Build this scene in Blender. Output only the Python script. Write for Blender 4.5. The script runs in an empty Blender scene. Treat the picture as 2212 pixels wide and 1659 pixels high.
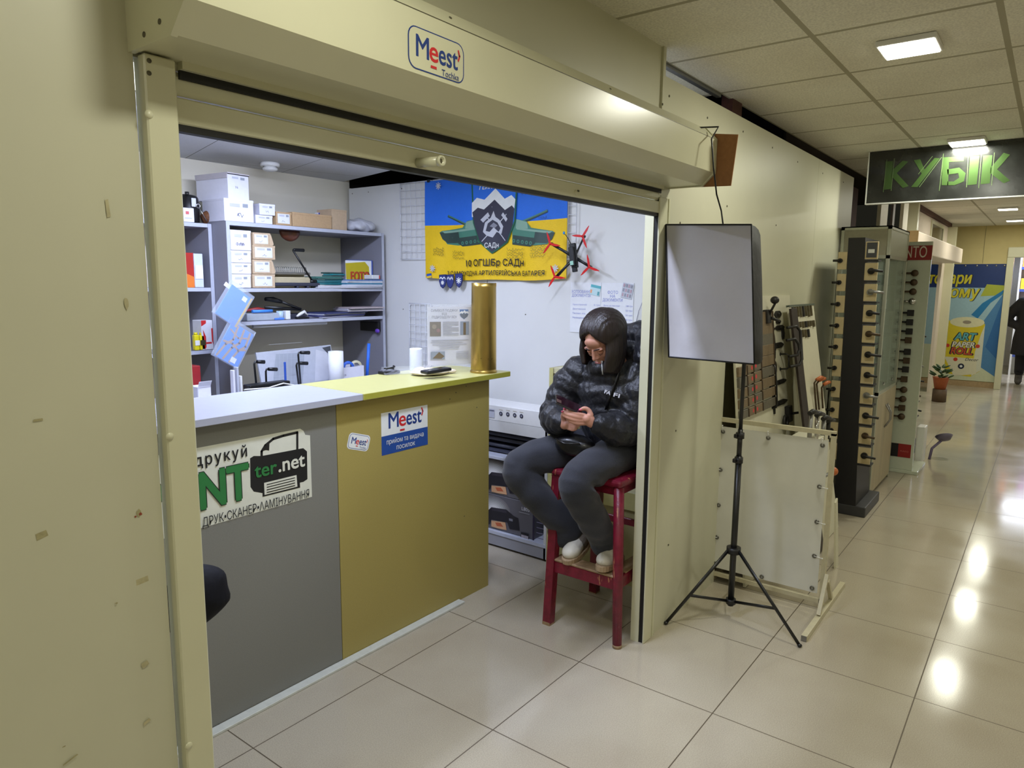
import bpy, bmesh, math, random
from mathutils import Vector, Matrix
from mathutils.geometry import tessellate_polygon

# ---------------------------------------------------------------- camera
SC = bpy.context.scene
COL = SC.collection
PW, PH, FPX = 2212, 1659, 1525.469
CAMH = 1.634

def _axes():
    px, py = PW/2, PH/2
    d1 = Vector((2279.823-px, 619.618-py, FPX)).normalized()
    a = 1008.013-px
    b = -(FPX*FPX+(2279.823-px)*a)/(619.618-py)
    dv = Vector((a, b, FPX)).normalized()
    Z = -dv
    return d1, Z.cross(d1), Z
AX, AY, AZ = _axes()
CAM = Vector((0, 0, CAMH))
cd = bpy.data.cameras.new('camera')
cam = bpy.data.objects.new('camera', cd)
COL.objects.link(cam)
cd.sensor_width = 36
cd.lens = FPX/PW*36
cd.clip_start = .02
cx = Vector((AX[0], AY[0], AZ[0])); cy = -Vector((AX[1], AY[1], AZ[1])); cz = -Vector((AX[2], AY[2], AZ[2]))
cam.matrix_world = Matrix(((cx.x, cy.x, cz.x, 0), (cx.y, cy.y, cz.y, 0), (cx.z, cy.z, cz.z, CAMH), (0, 0, 0, 1)))
SC.camera = cam

# points of the place read off the survey of the photograph: a sight line met with a plane
def ray(u, v):
    d = Vector((u-PW/2, v-PH/2, FPX))
    return Vector((AX.dot(d), AY.dot(d), AZ.dot(d)))
def onx(u, v, x): r = ray(u, v); return CAM+r*(x/r.x)
def ony(u, v, y): r = ray(u, v); return CAM+r*(y/r.y)
def onz(u, v, z): r = ray(u, v); return CAM+r*((z-CAMH)/r.z)

# ---------------------------------------------------------------- view, world
SC.view_settings.view_transform = 'Standard'
SC.view_settings.look = 'None'
SC.view_settings.gamma = 1
SC.view_settings.exposure = 0.0
SC.cycles.max_bounces = 6
SC.cycles.diffuse_bounces = 4
wd = bpy.data.worlds.new('world'); SC.world = wd; wd.use_nodes = True
wd.node_tree.nodes['Background'].inputs[0].default_value = (.60, .58, .42, 1)
wd.node_tree.nodes['Background'].inputs[1].default_value = .02

def area(name, loc, sx, sy, power, color, rot=(0, 0, 0), spread=180):
    l = bpy.data.lights.new(name, 'AREA'); l.shape = 'RECTANGLE'; l.size = sx; l.size_y = sy
    l.energy = power; l.color = color; l.spread = math.radians(spread)
    o = bpy.data.objects.new(name, l); o.location = loc; o.rotation_euler = rot; COL.objects.link(o)
    return o
WARM = (.975, .97, .83)
COOL = (.67, .745, 1.0)
CEIL = 2.585
LAMPX = [-3.9, -1.5, .85, 3.31, 5.645, 8.5, 10.7, 12.6]
for i, x in enumerate(LAMPX):
    area('corridor_lamp_light', (x, .55, CEIL-.032), .19, .19, 12.6 if x > 2 else 8.2, WARM)
for x in (-3.9, -1.5, .85, 3.3, 5.7, 8.5, 11):
    area('corridor_lamp_light', (x, -1.85, CEIL-.032), .19, .19, 9.5, WARM)
area('booth_lamp_light', (2.0, 3.0, 2.325), 1.2, .12, 38, COOL)
area('booth_lamp_light_side', (2.0, 3.06, 2.335), 1.2, .05, 9, COOL, (math.pi/2, 0, 0))
area('booth_lamp_light', (1.9, 1.62, 2.525), 1.1, .10, 32, COOL)
area('booth_lamp_light_up', (2.0, 2.96, 2.362), 1.2, .05, 6, COOL, (math.pi, 0, 0))
area('shop_light', (15.4, -.2, 2.5), 1.2, 1.2, 90, (.80, .86, 1.0))
area('shop_light', (7.9, 2.3, 2.45), .5, .5, 22, (1.0, .85, .62))

# ---------------------------------------------------------------- helpers
def lin(c):
    return tuple((x/255/12.92 if x/255 <= .04045 else ((x/255+.055)/1.055)**2.4) for x in c)
_M = {}
def mat(name, rgb=(128, 128, 128), rough=.5, metal=0., spec=.5, noise=0., nscale=40., bump=0., bscale=60., alpha=1., trans=0., coat=0., emit=None, sheen=0., stretch=None):
    if name in _M: return _M[name]
    m = bpy.data.materials.new(name); m.use_nodes = True
    nt = m.node_tree; b = nt.nodes['Principled BSDF']
    c = lin(rgb)+(1,)
    b.inputs['Base Color'].default_value = c
    b.inputs['Roughness'].default_value = rough
    b.inputs['Metallic'].default_value = metal
    b.inputs['Specular IOR Level'].default_value = spec
    if coat: b.inputs['Coat Weight'].default_value = coat; b.inputs['Coat Roughness'].default_value = .15
    if sheen: b.inputs['Sheen Weight'].default_value = sheen
    if alpha < 1: b.inputs['Alpha'].default_value = alpha
    if trans: b.inputs['Transmission Weight'].default_value = trans; b.inputs['IOR'].default_value = 1.3
    if emit: b.inputs['Emission Color'].default_value = c; b.inputs['Emission Strength'].default_value = emit
    tc = nt.nodes.new('ShaderNodeTexCoord'); src = tc.outputs['Object']
    if stretch:
        mp = nt.nodes.new('ShaderNodeMapping'); mp.inputs['Scale'].default_value = stretch
        nt.links.new(src, mp.inputs[0]); src = mp.outputs[0]
    if noise:
        n = nt.nodes.new('ShaderNodeTexNoise'); n.inputs['Scale'].default_value = nscale; n.inputs['Detail'].default_value = 4
        nt.links.new(src, n.inputs['Vector'])
        r = nt.nodes.new('ShaderNodeValToRGB'); r.color_ramp.elements[0].position = .3; r.color_ramp.elements[1].position = .7
        r.color_ramp.elements[0].color = tuple(max(0, x*(1-noise)) for x in c[:3])+(1,)
        r.color_ramp.elements[1].color = tuple(min(1, x*(1+noise)) for x in c[:3])+(1,)
        nt.links.new(n.outputs[0], r.inputs[0]); nt.links.new(r.outputs[0], b.inputs['Base Color'])
    if bump:
        n = nt.nodes.new('ShaderNodeTexNoise'); n.inputs['Scale'].default_value = bscale; n.inputs['Detail'].default_value = 3
        nt.links.new(src, n.inputs['Vector'])
        bp = nt.nodes.new('ShaderNodeBump'); bp.inputs['Strength'].default_value = bump; bp.inputs['Distance'].default_value = .01
        nt.links.new(n.outputs[0], bp.inputs['Height']); nt.links.new(bp.outputs[0], b.inputs['Normal'])
    _M[name] = m
    return m
_INK = {}
def ink(rgb, rough=.5):
    k = (rgb, rough)
    if k not in _INK: _INK[k] = mat('ink_%02x%02x%02x_%d' % (rgb+(int(rough*100),)), rgb, rough, noise=.03, nscale=30)
    return _INK[k]

class Fr:  # a flat frame: origin, right, up, outward normal
    def __init__(s, O, U, V=(0, 0, 1)):
        s.O = Vector(O); s.U = Vector(U).normalized(); s.V = Vector(V); s.V = (s.V-s.U*s.V.dot(s.U)).normalized(); s.N = s.U.cross(s.V)
    def at(s, u, v, n=0.): return s.O+s.U*u+s.V*v+s.N*n
    def rot(s, deg):
        a = math.radians(deg); f = Fr(s.O, s.U*math.cos(a)+s.V*math.sin(a), s.V*math.cos(a)-s.U*math.sin(a)); return f
    def sh(s, u, v, n=0.): return Fr(s.at(u, v, n), s.U, s.V)

_TX = {}
def text_mesh(body, bold=0., shear=0., align='CENTER', sp=1.):
    k = (body, bold, shear, align, sp)
    if k in _TX: return _TX[k]
    cu = bpy.data.curves.new('txt', 'FONT'); cu.body = body; cu.size = 1; cu.offset = bold; cu.shear = shear
    cu.align_x = align; cu.align_y = 'CENTER'; cu.resolution_u = 3; cu.space_character = sp; cu.space_line = .95
    o = bpy.data.objects.new('txt', cu)
    cu.fill_mode = 'NONE'
    me = bpy.data.meshes.new_from_object(o)   # outlines only; strokes that overlap are filled one by one
    C_ = [(v.co.x, v.co.y) for v in me.vertices]; adj_ = {}
    for e_ in me.edges:
        i_, j_ = e_.vertices; adj_.setdefault(i_, []).append(j_); adj_.setdefault(j_, []).append(i_)
    loops = []; seen = set()
    for st_ in range(len(C_)):
        if st_ in seen or st_ not in adj_: continue
        L_ = [st_]; seen.add(st_); nx_ = st_+1 if st_+1 in adj_[st_] else adj_[st_][0]
        while nx_ not in seen:
            L_.append(nx_); seen.add(nx_); r_ = [q for q in adj_[nx_] if q not in seen]
            if not r_: break
            nx_ = r_[0]
        if len(L_) > 2: loops.append(L_)
    def ar_(L_): return sum(C_[L_[i]][0]*C_[L_[(i+1) % len(L_)]][1]-C_[L_[(i+1) % len(L_)]][0]*C_[L_[i]][1] for i in range(len(L_)))/2
    def inside(p, L_):
        c = False
        for i in range(len(L_)):
            (x1, y1), (x2, y2) = C_[L_[i]], C_[L_[i-1]]
            if (y1 > p[1]) != (y2 > p[1]) and p[0] < (x2-x1)*(p[1]-y1)/(y2-y1)+x1: c = not c
        return c
    A_ = [ar_(L_) for L_ in loops]; V = []; F2 = []
    if loops:
        outer, holes, par_ = [], [], {}
        for i in range(len(loops)):
            c = [j for j in range(len(loops)) if j != i and abs(A_[j]) > abs(A_[i]) and inside(C_[loops[i][0]], loops[j])]
            j = min(c, key=lambda q: abs(A_[q])) if c else None
            if j is None or A_[i]*A_[j] > 0: outer.append(i)
            else: holes.append(i); par_[i] = j
        own = {i: [h_ for h_ in holes if par_[h_] == i] for i in outer}
        for k_, i in enumerate(outer):
            poly = [[Vector((*C_[q], 0)) for q in loops[i]]]+[[Vector((*C_[q], 0)) for q in loops[h_]] for h_ in own[i]]
            b0 = len(V); dz = (k_ % 4)*.000012
            for pl_ in poly: V += [(q.x, q.y, dz) for q in pl_]
            for t_ in tessellate_polygon(poly):
                p_, q_, r_ = (V[b0+x] for x in t_); cr = (q_[0]-p_[0])*(r_[1]-p_[1])-(q_[1]-p_[1])*(r_[0]-p_[0])
                F2.append(tuple(b0+x for x in (t_ if cr > 0 else t_[::-1])))
    bpy.data.objects.remove(o); bpy.data.curves.remove(cu); bpy.data.meshes.remove(me)
    _TX[k] = (V, F2)
    return _TX[k]

class MB:
    def __init__(s): s.v = []; s.f = []; s.mi = []; s.sm = []; s.mats = []; s.lay = 0
    def m(s, mt):
        if mt not in s.mats: s.mats.append(mt)
        return s.mats.index(mt)
    def add(s, V, F, mt, smooth=False):
        b = len(s.v); s.v += [Vector(p) for p in V]; k = s.m(mt)
        for f in F: s.f.append(tuple(i+b for i in f)); s.mi.append(k); s.sm.append(smooth)
        return s
    def box(s, x0, x1, y0, y1, z0, z1, mt, bev=0., M=None):
        x0, x1 = min(x0, x1), max(x0, x1); y0, y1 = min(y0, y1), max(y0, y1); z0, z1 = min(z0, z1), max(z0, z1)
        if not bev:
            V = [(x, y, z) for z in (z0, z1) for y in (y0, y1) for x in (x0, x1)]
            F = [(0, 2, 3, 1), (4, 5, 7, 6), (0, 1, 5, 4), (2, 6, 7, 3), (0, 4, 6, 2), (1, 3, 7, 5)]
            sm = False
        else:
            bm = bmesh.new(); bmesh.ops.create_cube(bm, size=1)
            for v in bm.verts: v.co = Vector(((x0+x1)/2+v.co.x*(x1-x0), (y0+y1)/2+v.co.y*(y1-y0), (z0+z1)/2+v.co.z*(z1-z0)))
            bmesh.ops.bevel(bm, geom=bm.edges[:], offset=min(bev, .45*min(x1-x0, y1-y0, z1-z0)), segments=2 if bev > .003 else 1, profile=.5, affect='EDGES')
            V = [v.co.copy() for v in bm.verts]; bm.verts.index_update(); F = [[v.index for v in f.verts] for f in bm.faces]; bm.free(); sm = False
        if M is not None: V = [M @ Vector(p) for p in V]
        return s.add(V, F, mt, sm)
    def fbox(s, fr, u0, u1, v0, v1, n0, n1, mt, bev=0.):  # box in a frame
        M = Matrix(((fr.U.x, fr.V.x, fr.N.x, fr.O.x), (fr.U.y, fr.V.y, fr.N.y, fr.O.y), (fr.U.z, fr.V.z, fr.N.z, fr.O.z), (0, 0, 0, 1)))
        return s.box(u0, u1, v0, v1, n0, n1, mt, bev, M)
    def tube(s, pts, r, mt, n=10, caps=True, closed=False, flat=1., up=None, smooth=True):
        pts = [Vector(p) for p in pts]; N = len(pts); R = r if isinstance(r, (list, tuple)) else [r]*N
        V = []; F = []; prev = None
        for i, p in enumerate(pts):
            if closed: d = pts[(i+1) % N]-pts[i-1]
            else: d = pts[min(i+1, N-1)]-pts[max(i-1, 0)]
            d.normalize()
            if prev is None:
                a = Vector(up) if up else (Vector((0, 0, 1)) if abs(d.z) < .9 else Vector((1, 0, 0)))
            else: a = prev
            e = (a-d*a.dot(d)).normalized(); g = d.cross(e); prev = e
            for k in range(n):
                t = 2*math.pi*k/n
                V.append(p+(e*math.cos(t)+g*math.sin(t)*flat)*R[i])
        for i in range(N if closed else N-1):
            j = (i+1) % N
            for k in range(n):
                k2 = (k+1) % n; F.append((i*n+k, i*n+k2, j*n+k2, j*n+k))
        s.add(V, F, mt, smooth)
        if caps and not closed:
            b = len(s.v)-len(V); k = s.m(mt)
            s.f.append(tuple(b+i for i in reversed(range(n)))); s.mi.append(k); s.sm.append(False)
            s.f.append(tuple(b+(N-1)*n+i for i in range(n))); s.mi.append(k); s.sm.append(False)
        return s
    def cyl(s, p0, p1, r0, mt, r1=None, n=16, caps=True, smooth=True): return s.tube([p0, p1], [r0, r0 if r1 is None else r1], mt, n, caps, smooth=smooth)
    def lathe(s, prof, mt, O=(0, 0, 0), axis=(0, 0, 1), n=24):
        ax = Vector(axis).normalized(); e = ax.orthogonal().normalized(); g = ax.cross(e); O = Vector(O); V = []; F = []
        for r, z in prof:
            for k in range(n):
                t = 2*math.pi*k/n; V.append(O+ax*z+(e*math.cos(t)+g*math.sin(t))*max(r, 1e-5))
        for i in range(len(prof)-1):
            for k in range(n):
                k2 = (k+1) % n; F.append((i*n+k, i*n+k2, (i+1)*n+k2, (i+1)*n+k))
        return s.add(V, F, mt, True)
    def ell(s, c, r, mt, M=None, n=16, seg=10):
        V = []; F = []; c = Vector(c)
        for i in range(seg+1):
            ph = math.pi*i/seg
            for k in range(n):
                t = 2*math.pi*k/n; p = Vector((r[0]*math.sin(ph)*math.cos(t), r[1]*math.sin(ph)*math.sin(t), r[2]*math.cos(ph)))
                if M is not None: p = M @ p
                V.append(c+p)
        for i in range(seg):
            for k in range(n):
                k2 = (k+1) % n; F.append((i*n+k, (i+1)*n+k, (i+1)*n+k2, i*n+k2))
        return s.add(V, F, mt, True)
    def prism(s, pts, fr, n0, n1, mt, smooth=False):  # outline in a frame, counter-clockwise, with thickness
        N = len(pts)
        if sum(pts[i][0]*pts[(i+1) % N][1]-pts[(i+1) % N][0]*pts[i][1] for i in range(N)) < 0: pts = pts[::-1]
        V = [fr.at(u, v, n0) for u, v in pts]+[fr.at(u, v, n1) for u, v in pts]
        s.add(V, [tuple(reversed(range(N))), tuple(range(N, 2*N))], mt)
        b = len(s.v)-2*N; k = s.m(mt)
        for i in range(N): j = (i+1) % N; s.f.append((b+i, b+j, b+N+j, b+N+i)); s.mi.append(k); s.sm.append(smooth)
        return s
    # flat print on a frame
    def ly(s): s.lay += 1; return s.lay*.00025
    def pl(s, fr, pts, mt, n=None):
        N = len(pts)
        if sum(pts[i][0]*pts[(i+1) % N][1]-pts[(i+1) % N][0]*pts[i][1] for i in range(N)) < 0: pts = pts[::-1]
        n = s.ly() if n is None else n
        return s.add([fr.at(u, v, n) for u, v in pts], [tuple(range(N))], mt)
    def rc(s, fr, u0, v0, u1, v1, mt, n=None): return s.pl(fr, [(u0, v0), (u1, v0), (u1, v1), (u0, v1)], mt, n)
    def cir(s, fr, u, v, r, mt, n=None, k=20, ry=None): return s.pl(fr, [(u+r*math.cos(2*math.pi*i/k), v+(ry or r)*math.sin(2*math.pi*i/k)) for i in range(k)], mt, n)
    def ln(s, fr, pts, w, mt, n=None):
        n = s.ly() if n is None else n
        for (a, b), (c, d) in zip(pts[:-1], pts[1:]):
            L = math.hypot(c-a, d-b) or 1e-6; x, y = -(d-b)/L*w/2, (c-a)/L*w/2
            e, g = (c-a)/L*w*.3, (d-b)/L*w*.3
            s.pl(fr, [(a+x-e, b+y-g), (a-x-e, b-y-g), (c-x+e, d-y+g), (c+x+e, d+y+g)], mt, n)
        return s
    def tx(s, fr, body, u, v, size, mt, bold=0., shear=0., align='CENTER', wid=None, n=None, sp=1.):
        V, F = text_mesh(body, 0., shear, align, sp); n = s.ly() if n is None else n
        if bold:
            for k in range(6):
                a = k*math.pi/3; s.tx(fr, body, u+bold*size*math.cos(a), v+bold*size*math.sin(a), size, mt, 0., shear, align, wid, n-.00003*(k+1), sp)
        if not V: return s
        kx = 1.
        if wid: xs = [p[0] for p in V]; kx = wid/((max(xs)-min(xs))*size)
        return s.add([fr.at(u+p[0]*size*kx, v+p[1]*size, n+p[2]) for p in V], F, mt)
    def xf(s, M, start=0):
        for i in range(start, len(s.v)): s.v[i] = M @ s.v[i]
        return s
    def build(s, name, parent=None, origin=None, label=None, cat=None, group=None, kind=None):
        me = bpy.data.meshes.new(name)
        if parent is not None: inv = WM[parent.name].inverted(); wm = WM[parent.name]
        else:
            if origin is None:
                xs = [v.x for v in s.v]; ys = [v.y for v in s.v]; zs = [v.z for v in s.v]
                origin = ((min(xs)+max(xs))/2, (min(ys)+max(ys))/2, min(zs))
            wm = Matrix.Translation(origin); inv = wm.inverted()
        me.from_pydata([inv @ v for v in s.v], [], s.f)
        for mt in s.mats: me.materials.append(mt)
        me.polygons.foreach_set('material_index', s.mi); me.polygons.foreach_set('use_smooth', s.sm); me.update()
        o = bpy.data.objects.new(name, me); COL.objects.link(o)
        if parent is not None: o.parent = parent
        else: o.location = origin
        WM[o.name] = wm
        tag(o, label, cat, group, kind)
        return o
WM = {}
def tag(o, label=None, cat=None, group=None, kind=None):
    if label: o['label'] = label
    if cat: o['category'] = cat
    if group: o['group'] = group
    if kind: o['kind'] = kind
def thing(name, loc, label, cat, group=None, rz=0.):
    o = bpy.data.objects.new(name, None); o.empty_display_size = .05; COL.objects.link(o)
    o.location = loc; o.rotation_euler = (0, 0, rz); WM[o.name] = Matrix.Translation(loc) @ Matrix.Rotation(rz, 4, 'Z')
    tag(o, label, cat, group); return o
def dup(o, delta, label=None, group=None, rz=0., parent=None):  # a thing with its parts and sub-parts
    c = o.copy(); COL.objects.link(c)
    if parent is not None: c.parent = parent
    else:
        c.location = Vector(o.location)+Vector(delta); c.rotation_euler.z += rz
        if label: c['label'] = label
        if group: c['group'] = group
    for ch in o.children: dup(ch, None, parent=c)
    return c
def struct(mb, name): return mb.build(name, origin=(0, 0, 0), kind='structure')
rnd = random.Random(7)

# ---------------------------------------------------------------- common materials
def tiled(name, base, line, ox, oy, period, half, rough, speck, sscale, lrough=None, spec=.5, edge=0., ang=0.):
    m = bpy.data.materials.new(name); m.use_nodes = True; nt = m.node_tree; L = nt.links.new; b = nt.nodes['Principled BSDF']
    tc = nt.nodes.new('ShaderNodeTexCoord'); mp = nt.nodes.new('ShaderNodeMapping'); mp.vector_type = 'TEXTURE'
    mp.inputs['Location'].default_value = (ox, oy, 0); mp.inputs['Rotation'].default_value = (0, 0, ang); L(tc.outputs['Object'], mp.inputs[0])
    sx = nt.nodes.new('ShaderNodeSeparateXYZ'); L(mp.outputs[0], sx.inputs[0])
    def M(op, a, bb=None):
        n = nt.nodes.new('ShaderNodeMath'); n.operation = op
        for i, q in enumerate((a, bb)):
            if q is None: continue
            if isinstance(q, (int, float)): n.inputs[i].default_value = q
            else: L(q, n.inputs[i])
        return n.outputs[0]
    dx = M('PINGPONG', sx.outputs[0], period[0]/2); dy = M('PINGPONG', sx.outputs[1], period[1]/2)
    g = M('MAXIMUM', M('LESS_THAN', dx, half), M('LESS_THAN', dy, half))
    n1 = nt.nodes.new('ShaderNodeTexNoise'); n1.inputs['Scale'].default_value = sscale; n1.inputs['Detail'].default_value = 2; L(tc.outputs['Object'], n1.inputs[0])
    n2 = nt.nodes.new('ShaderNodeTexNoise'); n2.inputs['Scale'].default_value = 2.2; n2.inputs['Detail'].default_value = 3; L(tc.outputs['Object'], n2.inputs[0])
    r = nt.nodes.new('ShaderNodeValToRGB'); c = lin(base); e = r.color_ramp.elements
    e[0].position = .35; e[1].position = .65
    e[0].color = tuple(x*(1-speck) for x in c)+(1,); e[1].color = tuple(min(1, x*(1+speck)) for x in c)+(1,)
    L(n1.outputs[0], r.inputs[0])
    mx = nt.nodes.new('ShaderNodeMix'); mx.data_type = 'RGBA'; mx.inputs['B'].default_value = lin(line)+(1,)
    L(g, mx.inputs['Factor']); L(r.outputs[0], mx.inputs['A'])
    mu = nt.nodes.new('ShaderNodeMix'); mu.data_type = 'RGBA'; mu.blend_type = 'MULTIPLY'; mu.inputs['Factor'].default_value = 1
    rr = nt.nodes.new('ShaderNodeValToRGB'); rr.color_ramp.elements[0].position = .3; rr.color_ramp.elements[0].color = (.9, .88, .86, 1); rr.color_ramp.elements[1].position = .6
    L(n2.outputs[0], rr.inputs[0]); L(mx.outputs['Result'], mu.inputs['A']); L(rr.outputs[0], mu.inputs['B'])
    L(mu.outputs['Result'], b.inputs['Base Color'])
    mr = nt.nodes.new('ShaderNodeMapRange'); mr.inputs[1].default_value = .3; mr.inputs[2].default_value = .7; mr.inputs[3].default_value = rough*.7; mr.inputs[4].default_value = rough*1.4
    L(n2.outputs[0], mr.inputs[0]); ad = M('ADD', mr.outputs[0], M('MULTIPLY', g, .4)); L(ad, b.inputs['Roughness'])
    b.inputs['Specular IOR Level'].default_value = spec
    return m
CREAM = mat('cream_laminate', (203, 201, 176), .42, noise=.025, nscale=3)
CREAMM = mat('cream_painted_metal', (212, 210, 180), .28, noise=.02, nscale=5, spec=.6)
BWALL = mat('white_laminate', (226, 226, 224), .45, noise=.02, nscale=4)
BACKW = mat('beige_plaster', (238, 232, 214), .8, noise=.012, nscale=5)
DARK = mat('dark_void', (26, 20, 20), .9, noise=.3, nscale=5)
BROWNP = mat('brown_post', (74, 36, 28), .7, noise=.2)
BLACK = mat('black_plastic', (20, 20, 22), .4, noise=.1)
BLKMET = mat('black_metal', (16, 17, 19), .32, spec=.6, noise=.1)
CHROME = mat('chrome', (200, 200, 200), .15, metal=1., noise=.03)
STEEL = mat('grey_steel', (150, 150, 148), .35, metal=.8, noise=.06)
WHITE = mat('white_plastic', (232, 232, 230), .35, noise=.02)
PAPER = mat('white_paper', (232, 233, 236), .6, noise=.02)
GREYL = mat('grey_laminate', (150, 150, 156), .45, noise=.03, nscale=200)
SCREW = mat('dark_screw', (96, 92, 74), .5, metal=.4, noise=.2)

# ================================================================ THE SETTING
m = MB(); m.box(-6, 18, -3.3, 7.5, -.05, 0, tiled('beige_porcelain_tiles', (184, 175, 156), (92, 80, 62), 1.268, .894, (.6, .6), .0022, .13, .10, 260, spec=.55)); struct(m, 'floor')
CT = tiled('mineral_ceiling_tiles', (232, 229, 214), (176, 171, 150), 2.402, 1.44, (.6, .6), .011, .85, .10, 120, spec=.2)
m = MB(); m.box(-6, 13.7, -3.3, 1.44, CEIL, CEIL+.03, CT); m.box(-.3, 3.62, 1.44, 3.05, CEIL, CEIL+.03, CT)
m.box(-.3, 3.62, 1.438, 1.462, CEIL-.016, CEIL, STEEL)
m.box(-.3, 3.3, 3.05, 3.07, 2.372, CEIL, CREAM); struct(m, 'ceiling')
BCT = tiled('white_ceiling_panels', (205, 206, 208), (120, 118, 112), 2.37, 4.36, (.665, 9.), .0025, .8, .05, 150, ang=math.radians(-15.5))
m = MB(); fz = Fr((0, 0, 2.372), (1, 0, 0), (0, 1, 0))
m.add([(-.2, 3.05, 2.372), (3.25, 3.05, 2.372), (3.38, 3.49, 2.372), (3.604, 4.36, 2.372), (-.2, 4.36, 2.372)]+[(-.2, 3.05, 2.39), (3.25, 3.05, 2.39), (3.38, 3.49, 2.39), (3.604, 4.36, 2.39), (-.2, 4.36, 2.39)], [(0, 4, 3, 2, 1), (5, 6, 7, 8, 9), (0, 1, 6, 5), (1, 2, 7, 6), (2, 3, 8, 7), (3, 4, 9, 8), (4, 0, 5, 9)], BCT)
struct(m, 'ceiling_booth')
# the front wall the shutter is cut in
m = MB()
m.box(-6, .648, 1.352, 1.395, 0, CEIL, CREAM)
m.box(.648, 2.777, 1.362, 1.395, 2.03, CEIL, CREAM)
m.box(2.777, 2.80, 1.352, 1.395, 2.0, CEIL, CREAM)
m.box(2.866, 3.645, 1.352, 1.392, 0, 2.475, CREAM); m.box(3.645, 4.6, 1.352, 1.392, 1.43, 2.475, CREAM); m.box(3.645, 4.6, 1.46, 1.48, 0, 1.43, CREAM); m.box(3.63, 3.645, 1.392, 1.50, 0, 1.43, CREAM); m.box(3.645, 4.6, 1.352, 1.47, 1.43, 1.44, CREAM); m.box(4.6, 5.193, 1.352, 1.392, 0, 2.475, CREAM); m.box(5.196, 6.24, 1.352, 1.392, 0, 2.475, CREAM)
m.box(2.80, 2.866, 1.352, 1.392, 1.99, 2.475, CREAM)
m.box(2.866, 2.88, 1.345, 1.3525, 0, 1.99, CREAMM)
for x in (2.84, 3.25, 3.72, 4.2, 4.7, 5.3, 5.9):
    m.lathe([(0, -.002), (.005, -.002), (.005, 0)], SCREW, (x, 1.352, 2.40+.01*math.sin(x*9)), (0, 1, 0), 8)
for x, z in ((2.78, 2.36), (2.81, 2.31), (3.55, 2.02), (4.35, 1.98), (3.0, 1.9), (3.05, .95), (3.02, .4)):
    m.lathe([(0, -.002), (.005, -.002), (.005, 0)], SCREW, (x, 1.352, z), (0, 1, 0), 8)
ff = Fr((0, 1.352, 0), (1, 0, 0))
STA = mat('old_glue_stain', (186, 178, 140), .6, noise=.14, nscale=90); STB = mat('dirt_smudge', (170, 162, 122), .6, noise=.16, nscale=120); STR = mat('red_smudge', (150, 70, 48), .6, noise=.3, nscale=120)
def blot(px, py, w, h, mt, seed):
    p = ony(px, py, 1.352); r = random.Random(seed)
    m.pl(ff, [(p.x+w*math.cos(t)*r.uniform(.7, 1.15), p.z+h*math.sin(t)*r.uniform(.7, 1.15)) for t in [i*math.pi/6 for i in range(12)]], mt)
def slab(px, py, w, h, mt, dg):
    p = ony(px, py, 1.352); f2 = Fr(ff.at(p.x, p.z), ff.U, ff.V).rot(dg); r = random.Random(int(px))
    m.pl(f2, [(-w+r.uniform(-.001, .001), -h), (w, -h*r.uniform(.8, 1.2)), (w*r.uniform(.9, 1), h), (-w*r.uniform(.8, 1), h*r.uniform(.8, 1.1))], mt)
slab(307, 1254, .012, .006, STA, 4); slab(90, 1156, .009, .006, STB, 12); blot(300, 1108, .005, .008, STB, 3); blot(303, 1110, .0035, .003, STR, 4); blot(292, 1116, .002, .002, STR, 5)
slab(82, 907, .007, .002, STB, 2); slab(232, 450, .003, .016, STA, 4); blot(272, 655, .005, .012, STA, 8); slab(312, 1434, .007, .005, STA, 20); slab(316, 1558, .007, .003, STA, 25); blot(250, 1302, .003, .002, STB, 9)
slab(150, 1640, .014, .0015, STB, 18); blot(137, 1611, .003, .0015, STB, 10)
struct(m, 'wall_front')
m = MB(); m.box(-.3, 3.66, 4.36, 4.42, 0, 2.45, BACKW); m.box(3.66, 4.3, 4.36, 4.42, 0, 2.33, BACKW); struct(m, 'wall_back')
m = MB(); m.box(-.36, -.3, 1.395, 4.42, 0, 2.6, CREAM); struct(m, 'wall_left')
m = MB()
m.box(3.62, 3.63, 1.392, 2.962, 0, 2.318, BWALL); m.box(3.62, 3.64, 2.966, 4.32, 0, 2.318, BWALL); m.box(3.64, 3.66, 1.50, 4.32, 0, 2.3, BROWNP)
for y in (1.6, 1.95, 2.3, 2.65, 2.9, 3.02, 3.4, 3.75, 4.1, 4.28):
    for z in (2.28, 1.43):
        m.lathe([(0, 0), (.004, 0), (.004, .0015), (0, .002)], SCREW, (3.62, y, z), (-1, 0, 0), 8)
struct(m, 'wall_right')
m = MB(); m.box(5.2, 5.25, 1.6, 7.4, 0, 3.2, DARK); m.box(3.7, 8.2, 4.5, 4.55, 0, 3.2, DARK); m.box(-.3, 5.2, 1.45, 4.5, 3.15, 3.2, DARK); m.box(3.62, 13.6, 1.44, 4.5, 3.0, 3.05, DARK); struct(m, 'void_dark_sheets')  # added dark sheets; the unlit void is painted in their colour
m = MB(); m.box(3.66, 3.73, 3.15, 3.23, 2.1, 3.1, BROWNP); struct(m, 'trim_1')
p = ony(1567, 215, 1.46); q = ony(1588, 215, 1.46)
m = MB(); m.box(p.x, q.x, 1.42, 1.48, 2.2, CEIL+.02, BROWNP); struct(m, 'trim_2')
m = MB(); m.box(-6, 18, -3.35, -3.3, 0, CEIL, mat('far_cream_wall', (216, 212, 194), .5, noise=.03, nscale=2)); struct(m, 'wall_opposite')
m = MB(); m.box(-6.05, -6, -3.3, 1.4, 0, CEIL, CREAM); struct(m, 'wall_behind')
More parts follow.
